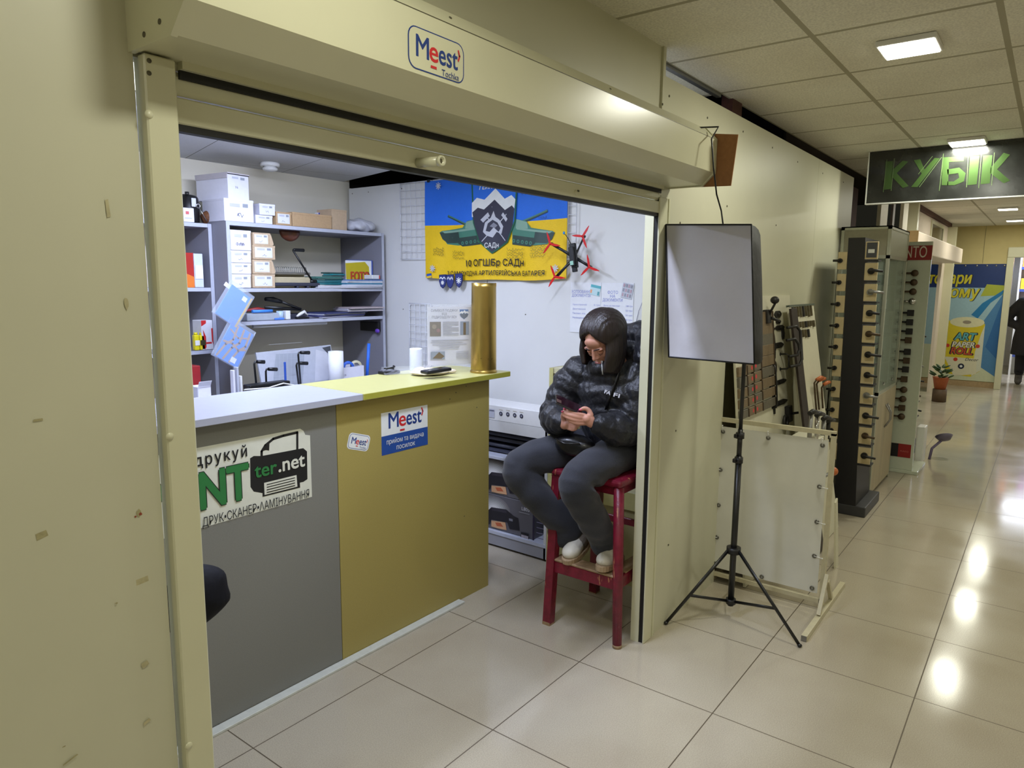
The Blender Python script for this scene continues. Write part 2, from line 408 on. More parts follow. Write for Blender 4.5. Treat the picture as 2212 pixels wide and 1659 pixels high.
# end of the corridor: yellow wall with a doorway on the right
YW = mat('yellow_plaster', (214, 198, 140), .7, noise=.04, nscale=6)
m = MB(); m.box(13.7, 13.75, .62, 3.2, 0, CEIL, YW); m.box(13.69, 13.7, .62, 3.2, 0, .09, mat('beige_skirting', (176, 150, 112), .5, noise=.1)); m.box(13.7, 13.75, -3.3, .62, 2.2, CEIL, YW)
m.box(13.69, 13.7, .96, .965, 2.0, CEIL, STB); struct(m, 'wall_end')
m = MB(); m.box(18, 18.05, -3.3, 3, 0, 2.6, mat('pale_shop_wall', (200, 204, 214), .6, noise=.05)); m.box(13.75, 18, -3.3, 3, CEIL, CEIL+.03, CT); m.box(13.75, 18, 2.9, 2.95, 0, CEIL, YW); struct(m, 'wall_shop')
m = MB(); m.box(13.6, 13.76, .55, .64, 0, 2.08, CREAMM, .004); m.box(13.6, 13.76, -1.2, .64, 2.08, 2.24, CREAMM, .01); m.box(13.6, 13.76, -1.2, -1.1, 0, 2.08, CREAMM, .004); struct(m, 'door_1')
# white strip where the counters meet the tiles
m = MB(); fr = Fr((0, 2.262, 0), (1, 0, 0)); m.box(.72, 2.585, 2.255, 2.298, 0, .012, mat('white_plinth_strip', (206, 208, 198), .35, noise=.05), .002); struct(m, 'trim_3')

# ================================================================ ROLLER SHUTTER
fx = Fr((0, 0, 0), (0, 1, 0), (0, 0, 1))          # u = y, v = z, seen from +x
RUB = mat('black_rubber', (14, 14, 14), .6, noise=.1)
sh = thing('roller_shutter', (1.76, 1.352, 0), 'cream metal roller shutter with boxed housing above the kiosk opening', 'roller shutter')
prof = [(1.352, 2.262), (1.20, 2.262), (1.155, 2.215), (1.155, 2.083), (1.205, 2.036), (1.352, 2.036)]
m = MB()
for a, b in zip(prof[:-1], prof[1:]):
    m.add([(.652, a[0], a[1]), (2.868, a[0], a[1]), (2.868, b[0], b[1]), (.652, b[0], b[1])], [(0, 1, 2, 3)], CREAMM)
m.box(.66, 2.86, 1.1545, 1.1552, 2.2135, 2.2155, SCREW)
for x in (1.30, 2.05): m.lathe([(0, -.001), (.004, -.001), (.004, 0)], SCREW, (x, 1.178, 2.241), (0, .7, -.7), 8)
m.box(.73, 2.79, 1.335, 1.352, 2.022, 2.036, CREAMM); m.box(.73, 2.79, 1.346, 1.352, 2.006, 2.022, RUB)
m.build('housing', sh)
for x0, x1 in ((.640, .652), (2.868, 2.882)):
    m = MB(); m.prism([(1.352, 2.266), (1.198, 2.266), (1.151, 2.217), (1.151, 2.081), (1.203, 2.032), (1.352, 2.032)], Fr((0, 0, 0), (0, 1, 0)), x0, x1, CREAMM)
    if x0 < 1:
        for y, z in ((1.29, 2.05), (1.235, 2.06), (1.165, 2.10)): m.lathe([(0, -.001), (.005, -.001), (.005, 0)], SCREW, (x0, y, z), (1, 0, 0), 8)
    m.build('end_plate', sh)
m = MB()   # curtain: slats hanging behind the rails
z = 2.20
for k in range(5):
    z1 = 2.20-.045*k; z0 = z1-.043
    m.prism([(1.358, z0), (1.353, z0+.010), (1.353, z1-.010), (1.358, z1), (1.368, z1), (1.368, z0)], Fr((0, 0, 0), (0, 1, 0)), .70, 2.80, CREAMM)
m.build('slats', sh)
m = MB(); m.box(.71, 2.795, 1.348, 1.372, 1.924, 1.973, CREAMM, .003); m.box(.71, 2.795, 1.35, 1.37, 1.911, 1.924, RUB); m.build('bottom_bar', sh)
p = ony(903, 352, 1.348)
m = MB(); m.cyl((p.x, 1.348, p.z), (p.x+.012, 1.285, p.z+.0), .0125, CREAMM); m.lathe([(.0125, 0), (.014, -.006), (.0135, -.012), (.009, -.012), (.008, -.006), (0, -.006)], CREAMM, (p.x+.012, 1.285, p.z), (0, 1, 0), 20)
m.lathe([(0, -.0065), (.006, -.0065)], SCREW, (p.x+.012, 1.285, p.z), (0, 1, 0), 12); m.build('lock_barrel', sh)
p = ony(1243, 416, 1.348)
m = MB(); m.lathe([(0, -.006), (.006, -.006), (.009, 0)], CREAMM, (p.x, 1.348, p.z), (0, 1, 0), 14); m.box(p.x+.012, p.x+.020, 1.344, 1.348, p.z+.004, p.z+.010, SCREW); m.build('latch', sh)
m = MB(); m.box(ony(318, 250, 1.328).x, .714, 1.328, 1.352, 0, 2.032, CREAMM, .003); m.box(.665, .714, 1.352, 1.385, 0, 2.03, CREAMM)
gl = m.build('guide_rail', sh)
for px, py in ((322, 247), (367, 943), (408, 1611)):
    q = ony(px, py, 1.328); m = MB(); m.lathe([(0, -.0035), (.006, -.003), (.0078, 0)], CREAMM, (q.x, 1.328, q.z), (0, 1, 0), 16); m.build('cap', gl)
for px, py in ((322, 131), (322, 158)):
    q = ony(px, py, 1.328); m = MB(); m.lathe([(0, -.002), (.004, -.0015), (.0045, 0)], SCREW, (q.x, 1.328, q.z), (0, 1, 0), 10); m.build('screw', gl)
m = MB(); m.box(2.778, 2.852, 1.344, 1.3515, 0, 1.99, CREAMM, .002); m.box(2.852, 2.866, 1.349, 1.3515, 0, 1.99, CREAMM)
m.box(2.780, 2.80, 1.372, 1.412, 0, 2.0, CREAMM); m.box(2.80, 2.86, 1.39, 1.412, 0, 2.0, CREAMM)
gr = m.build('guide_rail', sh)
m = MB(); m.box(2.784, 2.83, 1.3515, 1.372, 0, 1.99, RUB); m.build('brush_seal', gr)
BLUE = ink((30, 58, 128)); RED = ink((206, 40, 44)); INKK = ink((24, 24, 26)); WHT = ink((232, 234, 232), .4); NAVY = ink((36, 76, 152))
def rrect(w, h, r, k=5):
    P = []
    for sx, sy, a0 in ((1, 1, 0), (-1, 1, 90), (-1, -1, 180), (1, -1, 270)):
        for i in range(k+1):
            a = math.radians(a0+90*i/k); P.append((sx*(w/2-r)+r*math.cos(a), sy*(h/2-r)+r*math.sin(a)))
    return P
def meest(m, fr, s, tochka=True):   # the word mark, about s wide
    m.tx(fr, 'M', -.30*s, .02*s, .42*s, BLUE, bold=.012, wid=.25*s); m.tx(fr, 'e', -.075*s, .02*s, .42*s, RED, bold=.012, wid=.175*s)
    m.tx(fr, 'est', .225*s, .02*s, .42*s, BLUE, bold=.012, wid=.40*s)
    m.rc(fr, -.14*s, -.20*s, -.02*s, -.165*s, RED)
    m.ln(fr, [(.445*s, .17*s), (.475*s, .10*s), (.445*s, .03*s)], .03*s, RED)
    if tochka: m.tx(fr, 'Tochka', .27*s, -.215*s, .125*s, BLUE)
def logo_box(m, fr, w, h, edge=True):
    if edge: m.pl(fr, rrect(w*1.08, h*1.13, h*.28), WHT)
    m.pl(fr, rrect(w, h, h*.26), BLUE); m.pl(fr, rrect(w*.965, h*.94, h*.23), WHT if edge else CREAMM); meest(m, fr, w*.86)
a = ony(881, 90, 1.1545); b = ony(1002, 120, 1.1545); t = ony(940, 72, 1.1545); u = ony(940, 164, 1.1545)
m = MB(); logo_box(m, Fr(((a.x+b.x)/2, 1.1545, (t.z+u.z)/2), (1, 0, 0)), b.x-a.x, (t.z-u.z)*.98, False); m.build('logo_sticker', sh, label='rounded blue outlined logo sticker')
# brown board wedged at the end of the housing
CARD = mat('brown_hardboard', (150, 104, 62), .8, noise=.08, nscale=60)
m = MB(); m.prism([(1.352, 2.036), (1.352, 2.26), (1.20, 2.245), (1.067, 2.226), (1.086, 2.028)], Fr((0, 0, 0), (0, 1, 0)), 2.884, 2.888, CARD)
m.build('fibreboard_piece', label='brown fibreboard piece stuck upright at the right end of the shutter box', cat='board')

# ================================================================ COUNTER
GCAB = mat('grey_counter_laminate', (128, 127, 120), .5, noise=.05, nscale=220); OLIVE = mat('olive_yellow_laminate', (168, 152, 84), .5, noise=.05, nscale=220)
GTOP = mat('pale_grey_top', (176, 178, 192), .35, noise=.02); OTOP = mat('yellow_green_top', (190, 186, 122), .35, noise=.02)
OEDGE = mat('olive_edge_band', (168, 164, 60), .4, noise=.03)
c1 = thing('service_counter', (1.3, 2.45, 0), 'grey counter section with pale grey top and large green print poster', 'counter', 'counter sections')
m = MB(); m.box(.40, 1.832, 2.30, 2.318, .012, 1.137, GCAB); m.build('front_panel', c1)
m = MB(); m.box(.40, .418, 2.318, 2.67, .0, 1.137, GCAB); m.build('side_panel', c1)
m = MB(); m.box(.40, 1.94, 2.255, 2.69, 1.137, 1.165, GTOP, .002); m.build('countertop', c1)
c2 = thing('service_counter', (2.4, 2.45, 0), 'olive yellow counter section with yellow top and parcel service stickers', 'counter', 'counter sections')
m = MB(); m.box(1.835, 2.828, 2.30, 2.318, .0, 1.137, OLIVE)
for px, py in ((972, 862), (985, 848), (1007, 834), (1030, 880), (1003, 1115)):
    q = ony(px, py, 2.2995); m.lathe([(0, -.001), (.003, -.001), (.003, 0)], SCREW, (q.x, 2.2998, q.z), (0, 1, 0), 8)
m.build('front_panel', c2)
m = MB(); m.box(2.81, 2.828, 2.318, 2.67, 0, 1.137, OLIVE); m.build('side_panel', c2)
m = MB(); m.box(1.942, 2.95, 2.255, 2.69, 1.137, 1.165, OTOP, .002); m.box(1.945, 2.9505, 2.2545, 2.256, 1.139, 1.163, OEDGE); m.box(2.949, 2.9512, 2.257, 2.688, 1.139, 1.163, OEDGE); m.build('countertop', c2)
# poster with the printer drawing
GRN = ink((44, 122, 62)); PST = ink((222, 222, 206), .4)
tr = ony(669, 922, 2.2995); br = ony(678, 1072, 2.2995); x1 = tr.x; zt = tr.z; zb = br.z; x0 = x1-.98
f = Fr((x1, 2.2995, zb), (1, 0, 0)); H = zt-zb
m = MB()
m.pl(f, [(-.98, .0), (0, 0), (0, H*.88), (-.022, H*.90), (-.030, H*.96), (-.045, H), (-.98, H)], PST)
def fp(px, py): q = ony(px, py, 2.2995); return (q.x-x1, q.z-zb)
def P(*pts): return [fp(*p) for p in pts]
m.pl(f, P((540, 990), (548, 985), (565, 985), (655, 968), (663, 975), (664, 1035), (655, 1041), (650, 1042), (566, 1065), (548, 1062), (541, 1052)), INKK)
m.ln(f, P((565, 990), (565, 975), (573, 962), (590, 948), (612, 941), (642, 934), (642, 972)), .010, INKK)
m.pl(f, P((568, 974), (573, 962), (582, 953), (581, 973), (574, 972)), INKK)
m.pl(f, P((566, 1040), (646, 1020), (648, 1053), (567, 1073)), INKK); m.pl(f, P((570, 1043), (640, 1026), (642, 1051), (571, 1069)), PST)
for k in range(4): m.ln(f, P((576, 1047+k*5.5), (636, 1032+k*5.5)), .0035, INKK)
g3 = f
m.tx(f, 'ter', (fp(549, 1015)[0]+fp(597, 1005)[0])/2, fp(574, 1014)[1], .075, GRN, bold=.02, wid=fp(597, 1005)[0]-fp(550, 1015)[0])
m.tx(f, '.net', (fp(600, 1005)[0]+fp(656, 992)[0])/2, fp(628, 1000)[1], .080, PST, bold=.02, wid=fp(656, 992)[0]-fp(600, 1005)[0])
a = fp(533, 975); w = a[0]-fp(440, 990)[0]; m.tx(f, 'друкуй', a[0]-w*1.2/2, a[1], .058, INKK, bold=.012, wid=w*1.2, sp=1.25)
a = fp(533, 1042); w = (a[0]-fp(430, 1060)[0])*2.05; hh = (fp(500, 1004)[1]-fp(500, 1082)[1])/.72
m.tx(f, 'PRINT', a[0]-w/2, a[1], hh, INKK, bold=.045, wid=w); m.tx(f, 'PRINT', a[0]-w/2, a[1], hh, GRN, bold=.028, wid=w)
a = fp(667, 1066); w = a[0]-fp(436, 1120)[0]; m.tx(f, 'ДРУК•СКАНЕР•ΛАМІНУВАННЯ', a[0]-w/2, a[1], .046, INKK, wid=w)
m.build('poster', c1, label='white poster with green PRINT lettering and a black printer drawing')
# stickers
q = ony(775, 955, 2.2995); m = MB(); logo_box(m, Fr((q.x, 2.2997, q.z), (1, 0, 0)).rot(-17), .112, .062); m.build('logo_sticker', c2, label='small tilted rounded white sticker')
a = ony(823, 893, 2.2995); b = ony(924, 985-22, 2.2995); c = ony(924, 874, 2.2995); d = ony(824, 985, 2.2995)
f = Fr((a.x, 2.2997, d.z), (1, 0, 0)); w = b.x-a.x; h = a.z-d.z; m = MB(); m.rc(f, 0, 0, w, h, WHT); m.rc(f, 0, 0, w, h*.45, NAVY); meest(m, f.sh(w*.5, h*.74), w*.82, False)
m.tx(f, 'прийом та видача', w*.5, h*.29, h*.17, WHT, wid=w*.80); m.tx(f, 'посилок', w*.5, h*.12, h*.17, WHT, wid=w*.40); m.build('service_sticker', c2, label='white and blue parcel service sticker')

# dark knee-like bulge by the left rail, built as a bag; strap, hook added
NAV = mat('dark_navy_fabric', (7, 7, 16), .75, spec=.25, bump=.3, bscale=30, noise=.3)
bq = ony(424, 1288, 1.93); bg = thing('bag', bq, 'dark navy knee-like bulge, built as a bag, behind the left shutter rail in front of the counter', 'bag')
m = MB(); m.ell(bq, (.098, .075, .094), NAV, n=28, seg=20)
for v in m.v: v += Vector((.005*math.sin(v.z*70+v.y*9), 0, 0)); v.x -= max(0, bq.z-.03-v.z)*.55
m.build('body', bg)
m = MB(); m.tube([bq+Vector((-.03, 0, .085)), bq+Vector((-.10, -.1, .5)), Vector((.69, 1.42, 1.35))], .008, NAV); m.build('strap', bg)
m = MB(); m.cyl((.69, 1.386, 1.34), (.69, 1.43, 1.355), .004, STEEL, n=8); m.build('hook', bg)

# ---------------------------------------------------------------- on the counter
ZT = 1.165
BRASS = mat('worn_brass', (186, 156, 84), .30, metal=.9, noise=.22, nscale=14, stretch=(1, 1, .25), bump=.08, bscale=25)
bc = (2.825, 2.335)
sc_ = thing('shell_casing', (bc[0], bc[1], ZT), 'tall worn brass artillery shell casing standing on the yellow counter', 'shell casing')
m = MB(); m.lathe([(0, .0), (.068, 0), (.0705, .003), (.0705, .010), (.066, .014), (.067, .02), (.065, .26), (.0635, .44), (.0640, .462), (.0618, .462), (.061, .44), (.061, .05), (0, .05)], BRASS, (bc[0], bc[1], ZT), n=48); m.build('case', sc_)
m = MB(); DK = mat('engraved_brass', (104, 78, 34), .45, metal=.6, noise=.2)
V, F = text_mesh('САДн', 0., 0, 'CENTER', 1.); R = .0665; s_ = .060; base = math.atan2(-.5, -.8)+.25
m.add([(bc[0]+R*math.cos(base+p[0]*s_/R), bc[1]+R*math.sin(base+p[0]*s_/R), ZT+.055+p[1]*s_) for p in V], F, DK); m.build('engraving', sc_)
# acrylic stand with leaflet, facing the corridor
ACR = mat('clear_acrylic', (235, 238, 245), .06, alpha=.16, spec=.6, noise=.01)
bl = onz(928, 786, ZT+.01); a0 = onz(1018, 790, ZT+.01)
A0 = Vector((2.565, 2.56, ZT+.02)); 
st = thing('leaflet_stand', (2.66, 2.52, ZT), 'clear acrylic leaflet stand holding a charity notice beside the brass casing', 'leaflet stand')
p0 = ony(924, 786, 2.56); p1 = ony(1018, 785, 2.44)
U = Vector((p1.x-p0.x, p1.y-p0.y, 0)); Lw = U.length
f = Fr(Vector((p0.x, p0.y, ZT+.035)), U, (0, 0, 1))
m = MB(); m.fbox(f, -.002, Lw+.002, -.01, .315, -.004, -.002, ACR); m.fbox(f, -.002, Lw+.002, -.01, .315, .001, .0025, ACR)
m.build('sleeve', st)
m = MB(); m.prism([(-.07, -.033), (.06, -.033), (.06, -.029), (.012, -.012), (.004, .0), (-.006, .0), (-.010, -.012), (-.07, -.029)], Fr(f.O, -f.N, f.V), -Lw-.002, .002, ACR); m.build('base', st)
m = MB(); LF = ink((226, 226, 232), .4); PG = ink((96, 98, 104)); m.rc(f, 0, 0, Lw, .302, LF, .0); w = Lw; f2 = f.sh(0, 0, .0002)
m.tx(f2, 'СИМВОЛ ПОДЯКИ', w*.38, .282, .017, PG, wid=w*.60); m.tx(f2, 'ВІД', w*.38, .265, .015, PG); m.tx(f2, 'ПІДРОЗДІЛУ ЗСУ', w*.38, .248, .017, PG, wid=w*.56)
SB = ink((60, 110, 170)); SG = ink((78, 92, 106)); BR1 = ink((120, 106, 84)); BR2 = ink((150, 136, 112)); TXT = ink((168, 169, 176))
def shield(m, f, u, v, w, h, a, b, c):
    m.pl(f, [(u-w/2, v+h/2), (u-w/2, v), (u-w*.4, v-h*.22), (u, v-h/2), (u+w*.4, v-h*.22), (u+w/2, v), (u+w/2, v+h/2)], a)
    m.pl(f, [(u-w/2, v+h*.22), (u-w*.25, v+h*.34), (u-w*.12, v+h*.26), (u+w*.05, v+h*.44), (u+w*.25, v+h*.26), (u+w*.36, v+h*.34), (u+w/2, v+h*.24), (u+w/2, v+h*.05), (u+w*.3, v+h*.14), (u+w*.12, v+h*.06), (u, v+h*.2), (u-w*.2, v+h*.06), (u-w*.35, v+h*.13), (u-w/2, v+h*.02)], b)
    m.pl(f, [(u-w*.46, v), (u-w*.35, v+h*.10), (u-w*.2, v+h*.03), (u, v+h*.17), (u+w*.12, v+h*.03), (u+w*.3, v+h*.11), (u+w*.46, v), (u+w*.38, v-h*.2), (u, v-h*.46), (u-w*.38, v-h*.2)], c)
shield(m, f2, w*.83, .262, w*.20, .052, SB, WHT, SG)
m.rc(f2, w*.05, .150, w*.30, .225, BR1); m.cir(f2, w*.15, .20, .012, BR2); m.cir(f2, w*.24, .18, .010, ink((150, 110, 100))); m.rc(f2, w*.74, .155, w*.94, .225, ink((150, 160, 175))); m.rc(f2, w*.81, .155, w*.87, .22, BR1)
for k in range(10): m.rc(f2, w*.34, .222-k*.0075, w*(.70 if k % 4 != 3 else .55), .2245-k*.0075, TXT)
for k, (a, b) in enumerate(((.08, .92), (.06, .80), (.10, .88), (.24, .72), (.26, .70))): m.rc(f2, w*a, .128-k*.011, w*b, .131-k*.011, TXT)
m.rc(f2, w*.06, .03, w*.38, .07, ink((150, 158, 168))); m.pl(f2, [(w*.1, .035), (w*.25, .068), (w*.37, .045), (w*.3, .032)], BR1)
for k in range(7): m.rc(f2, w*.64, .066-k*.006, w*.93, .068-k*.006, TXT)
m.build('leaflet', st, label='printed white leaflet with photos')
# cloth pouch, phone, cylinder
CLOTH = mat('cream_cloth', (226, 212, 192), .8, bump=.5, bscale=45, noise=.05, sheen=.2)
pc = onz(925, 806, ZT)+Vector((-.02, -.035, 0))
m = MB(); m.ell((pc.x, pc.y, ZT+.013), (.115, .085, .014), CLOTH, n=30, seg=12)
for v in m.v: v.z += .004*math.sin(v.x*70)*math.sin(v.y*60); v.z = max(v.z, ZT+.0005)
m.ell((pc.x-.03, pc.y+.05, ZT+.022), (.06, .022, .012), CLOTH, n=20, seg=10, M=Matrix.Rotation(.4, 3, 'Z')); m.ell((pc.x+.085, pc.y-.062, ZT+.012), (.030, .017, .011), CLOTH, n=20, seg=10, M=Matrix.Rotation(-.5, 3, 'Z'))
cu_ = [(pc.x+.105*math.cos(t), pc.y+.078*math.sin(t), ZT+.012) for t in [2.6+i*.28 for i in range(12)]]
m.tube(cu_, .006, CLOTH, 8); pou = m.build('cloth_pouch', label='cream cloth pouch lying crumpled on the yellow counter under a black device', cat='pouch')
ph = onz(942, 803, ZT+.03); dv = thing('pos_terminal', (ph.x, ph.y, ZT+.026), 'slim black handheld device resting on the cream pouch on the counter', 'handheld device')
M = Matrix.Translation((ph.x, ph.y, ZT+.036)) @ Matrix.Rotation(math.radians(-14), 4, 'Z') @ Matrix.Rotation(math.radians(-4), 4, 'Y')
m = MB(); m.box(-.072, .072, -.032, .032, -.008, .008, mat('matte_black', (26, 26, 32), .35, noise=.05), .005, M=M); m.build('case', dv)
m = MB(); m.box(-.055, .045, -.027, .027, .008, .0088, mat('dark_screen', (12, 12, 18), .1, noise=.02), M=M); m.build('screen', dv)
qa = onz(900, 800, ZT); m = MB(); m.lathe([(0, 0), (.035, 0), (.036, .004), (.0345, .11), (.033, .117), (.02, .119), (0, .119)], mat('milky_white', (226, 230, 244), .4, noise=.02), (qa.x, 2.652, ZT), n=28)
m.build('pillar_candle', label='plain white pillar candle at the back edge of the counter left of the leaflet stand', cat='candle')
qb = onz(855, 806, ZT); t = thing('card_reader', (qb.x-.05, 2.655, ZT), 'small black card reader with coiled cable on the rear of the yellow counter', 'card reader')
m = MB(); m.box(qb.x-.09, qb.x+.01, 2.625, 2.685, ZT, ZT+.016, BLACK, .004); m.build('body', t); m = MB(); m.tube([(qb.x-.05+.03*math.cos(k*.5), 2.64+.02*math.sin(k*.5), ZT+.024+.0012*k) for k in range(14)], .004, BLACK, 8); m.build('cable', t)

# ================================================================ ON THE RIGHT HAND WALL
X3 = 3.62
def wf(px, py, n=.0): q = onx(px, py, X3-n); return Fr(q, (0, -1, 0))
WIRE = mat('white_wire', (222, 224, 232), .4, noise=.02)
def grid(px0, py0, px1, py1, label, nx=None):
    a = onx(px0, py0, X3-.02); b = onx(px1, py0, X3-.02); c = onx(px0, py1, X3-.02)
    t = thing('wire_grid', (X3-.02, (a.y+b.y)/2, c.z), label, 'wire grid panel', 'white wire grid panels on the booth wall')
    W = a.y-b.y; H = a.z-c.z; f = Fr((X3-.02, a.y, c.z), (0, -1, 0)); m = MB(); n = max(1, round(W/.05)); k = max(2, round(H/.052))
    for i in range(n+1): m.cyl(f.at(W*i/n, 0), f.at(W*i/n, H), .0015 if 0 < i < n else .0025, WIRE, n=6)
    for j in range(k+1): m.cyl(f.at(0, H*j/k, .002), f.at(W, H*j/k, .002), .0015 if 0 < j < k else .0025, WIRE, n=6)
    m.build('grid', t)
    for u, v in ((.0, H*.97), (W, H*.97)): m = MB(); m.tube([f.at(u, v, 0), f.at(u, v, -.02)], .003, WIRE, 6); m.build('hook', t)
grid(864, 397, 932, 560, 'white wire grid panel on the wall left of the flag')
grid(884, 655, 930, 790, 'lower white wire grid panel behind the leaflet stand')
grid(1228, 425, 1246, 560, 'narrow white wire grid strip at the right edge of the flag')
# flag
FB = mat('flag_blue', (38, 112, 224), .65, bump=.15, bscale=120, noise=.02); FY = mat('flag_yellow', (242, 200, 22), .65, bump=.15, bscale=120, noise=.02)
fl = thing('flag', (X3-.012, 2.92, 1.65), 'blue and yellow army flag with a shield emblem, printed guns and signatures', 'flag')
yl, yr, zt, zb = 3.495, 2.333, 2.306, 1.653
W = yl-yr; H = zt-zb; f = Fr((X3-.028, yl, zb), (0, -1, 0)); 
m = MB(); m.rc(f, 0, 0, W, H*.545, FY, 0); m.rc(f, 0, H*.545, W, H, FB, 0)
def g(px, py):
    q = onx(px, py, X3-.028); return (yl-q.y, q.z-zb)
def G(*p): return [g(*a) for a in p]
TG = ink((70, 128, 108)); TGL = ink((132, 168, 148)); TD = ink((44, 66, 60)); CH = ink((52, 52, 68)); LG = ink((196, 198, 206)); MG = ink((134, 136, 148)); DGR = ink((20, 96, 66))
for s in (0, 1):  # the two self-propelled guns
    T = (lambda L: L) if s == 0 else None
    def K(*pts):
        if s == 0: return G(*pts)
        return [g(2*1074-p[0]+(0), p[1]-(p[0]-1010)*.0) for p in pts]
    m.ln(f, K((968, 466), (1008, 484)) if s == 0 else G((1182, 455), (1130, 478)), .016, TD); m.ln(f, K((968, 465), (1008, 482)) if s == 0 else G((1182, 454), (1130, 476)), .008, TG)
    m.pl(f, K((950, 502), (955, 498), (1000, 490), (1010, 476), (1040, 470), (1040, 522), (990, 528), (965, 526)), TG)
    m.pl(f, K((950, 502), (990, 496), (994, 522), (966, 524), (956, 516)), TD); m.pl(f, K((1008, 478), (1030, 472), (1032, 492), (1006, 492)), TGL); m.pl(f, K((955, 499), (1030, 490), (1030, 494), (960, 503)), TGL)
    m.pl(f, K((990, 512), (1038, 506), (1040, 526), (1000, 530), (990, 524)), TD)
    for k in range(5):
        c = K((1000+k*9, 523-k*1.2))[0]; m.cir(f, c[0], c[1], .0115, TG); m.cir(f, c[0], c[1], .005, TD)
m.pl(f, G((1020, 385), (1120, 400), (1116, 478), (1098, 522), (1064, 547), (1036, 520), (1024, 480)), DGR)
m.pl(f, G((1023, 387), (1117, 402), (1113, 476), (1096, 520), (1064, 543), (1038, 518), (1027, 480)), FB)
m.pl(f, G((1022, 438), (1032, 427), (1048, 431), (1072, 407), (1092, 429), (1107, 421), (1116, 430), (1112, 462), (1022, 468)), WHT)
m.pl(f, G((1023, 458), (1034, 448), (1047, 452), (1070, 431), (1092, 453), (1108, 443), (1114, 450), (1110, 484), (1096, 520), (1064, 543), (1038, 518), (1027, 484)), CH)
for (a, b) in (((1044, 520), (1095, 462)), ((1092, 518), (1052, 466))): m.ln(f, G(a, b), .006, LG)
m.pl(f, G((1040, 474), (1056, 458), (1060, 466), (1046, 480)), LG); m.pl(f, G((1088, 458), (1098, 472), (1094, 478), (1084, 464)), LG)
m.pl(f, G((1046, 500), (1050, 480), (1062, 470), (1068, 455), (1072, 468), (1080, 474), (1088, 488), (1084, 504), (1074, 500), (1066, 512), (1054, 508)), LG)
m.pl(f, G((1052, 498), (1056, 482), (1066, 474), (1076, 480), (1082, 492), (1078, 500), (1068, 490), (1060, 500)), CH); m.pl(f, G((1060, 488), (1068, 480), (1076, 486), (1070, 492)), MG)
a = g(1064, 529); m.tx(f, 'САДн', a[0], a[1], .042, WHT, bold=.012, wid=.105)
a = g(1052, 404); m.tx(f, 'ГЕЙКС', a[0]+.01, a[1], .042, WHT, bold=.02, shear=.3)
a = g(1068, 566); m.tx(f.sh(a[0], a[1]), '10 ОГШБр САДн', 0, 0, .058, INKK, bold=.014, wid=.475)
a = g(1068, 588); m.tx(f.sh(a[0], a[1]), '3 САМОХІДНА АРТИЛЕРІЙСЬКА БАТАРЕЯ', 0, 0, .040, INKK, bold=.012, wid=.80)
rr = random.Random(4); SGN = ink((70, 64, 40))
for (px, py, n, w) in ((950, 545, 3, .085), (992, 550, 3, .10), (1115, 545, 4, .13), (1165, 540, 4, .11), (1140, 425, 1, .07), (1175, 478, 1, .06)):
    a = g(px, py)
    for k in range(n):
        pts = [(a[0]-w/2+i*w/16, a[1]+.02-k*.018+rr.uniform(-.006, .006)+(.01 if i % 3 == 0 else 0)) for i in range(17)]; m.ln(f, pts, .0018, SGN if py > 500 else ink((24, 60, 140)))
for px, py in ((950, 402), (940, 580), (1202, 580)):
    a = g(px, py)
    for k in range(4):
        t = math.pi*k/4; m.ln(f, [(a[0]-.022*math.cos(t), a[1]-.022*math.sin(t)), (a[0]+.022*math.cos(t), a[1]+.022*math.sin(t))], .007, LG)
# cut the print along a fine grid, then let the cloth hang in soft folds
bm = bmesh.new(); me = bpy.data.meshes.new('t'); me.from_pydata(m.v, [], m.f); bm.from_mesh(me)
for i, fc in enumerate(bm.faces): fc.material_index = m.mi[i]
bmesh.ops.triangulate(bm, faces=[q for q in bm.faces if len(q.verts) > 4])
for k in range(1, 40): bmesh.ops.bisect_plane(bm, geom=bm.verts[:]+bm.edges[:]+bm.faces[:], plane_co=f.at(W*k/40, 0), plane_no=f.U)
for k in range(1, 12): bmesh.ops.bisect_plane(bm, geom=bm.verts[:]+bm.edges[:]+bm.faces[:], plane_co=f.at(0, H*k/12), plane_no=f.V)
bmesh.ops.triangulate(bm, faces=[q for q in bm.faces if len(q.verts) > 4])
for v in bm.verts:
    u = (yl-v.co.y)/W; w = (v.co.z-zb)/H
    v.co.x -= .007*math.sin(u*17+w*3)*(1-w*.75)+.005*math.sin(u*34-w*5)*(1-w)
    v.co.z -= .010*math.sin(math.pi*u)*(1-w)-.004*math.cos(u*12)*(1-w)
bm.verts.index_update(); m.v = [v.co.copy() for v in bm.verts]; m.f = [tuple(v.index for v in q.verts) for q in bm.faces]; m.mi = [q.material_index for q in bm.faces]; m.sm = [True]*len(m.f); bm.free()
m.build('cloth', fl)
for y in (3.46, 2.9, 2.37): m = MB(); m.box(X3-.034, X3-.003, y-.012, y+.012, zt-.008, zt+.012, BLACK, .002); m.build('clip', fl)
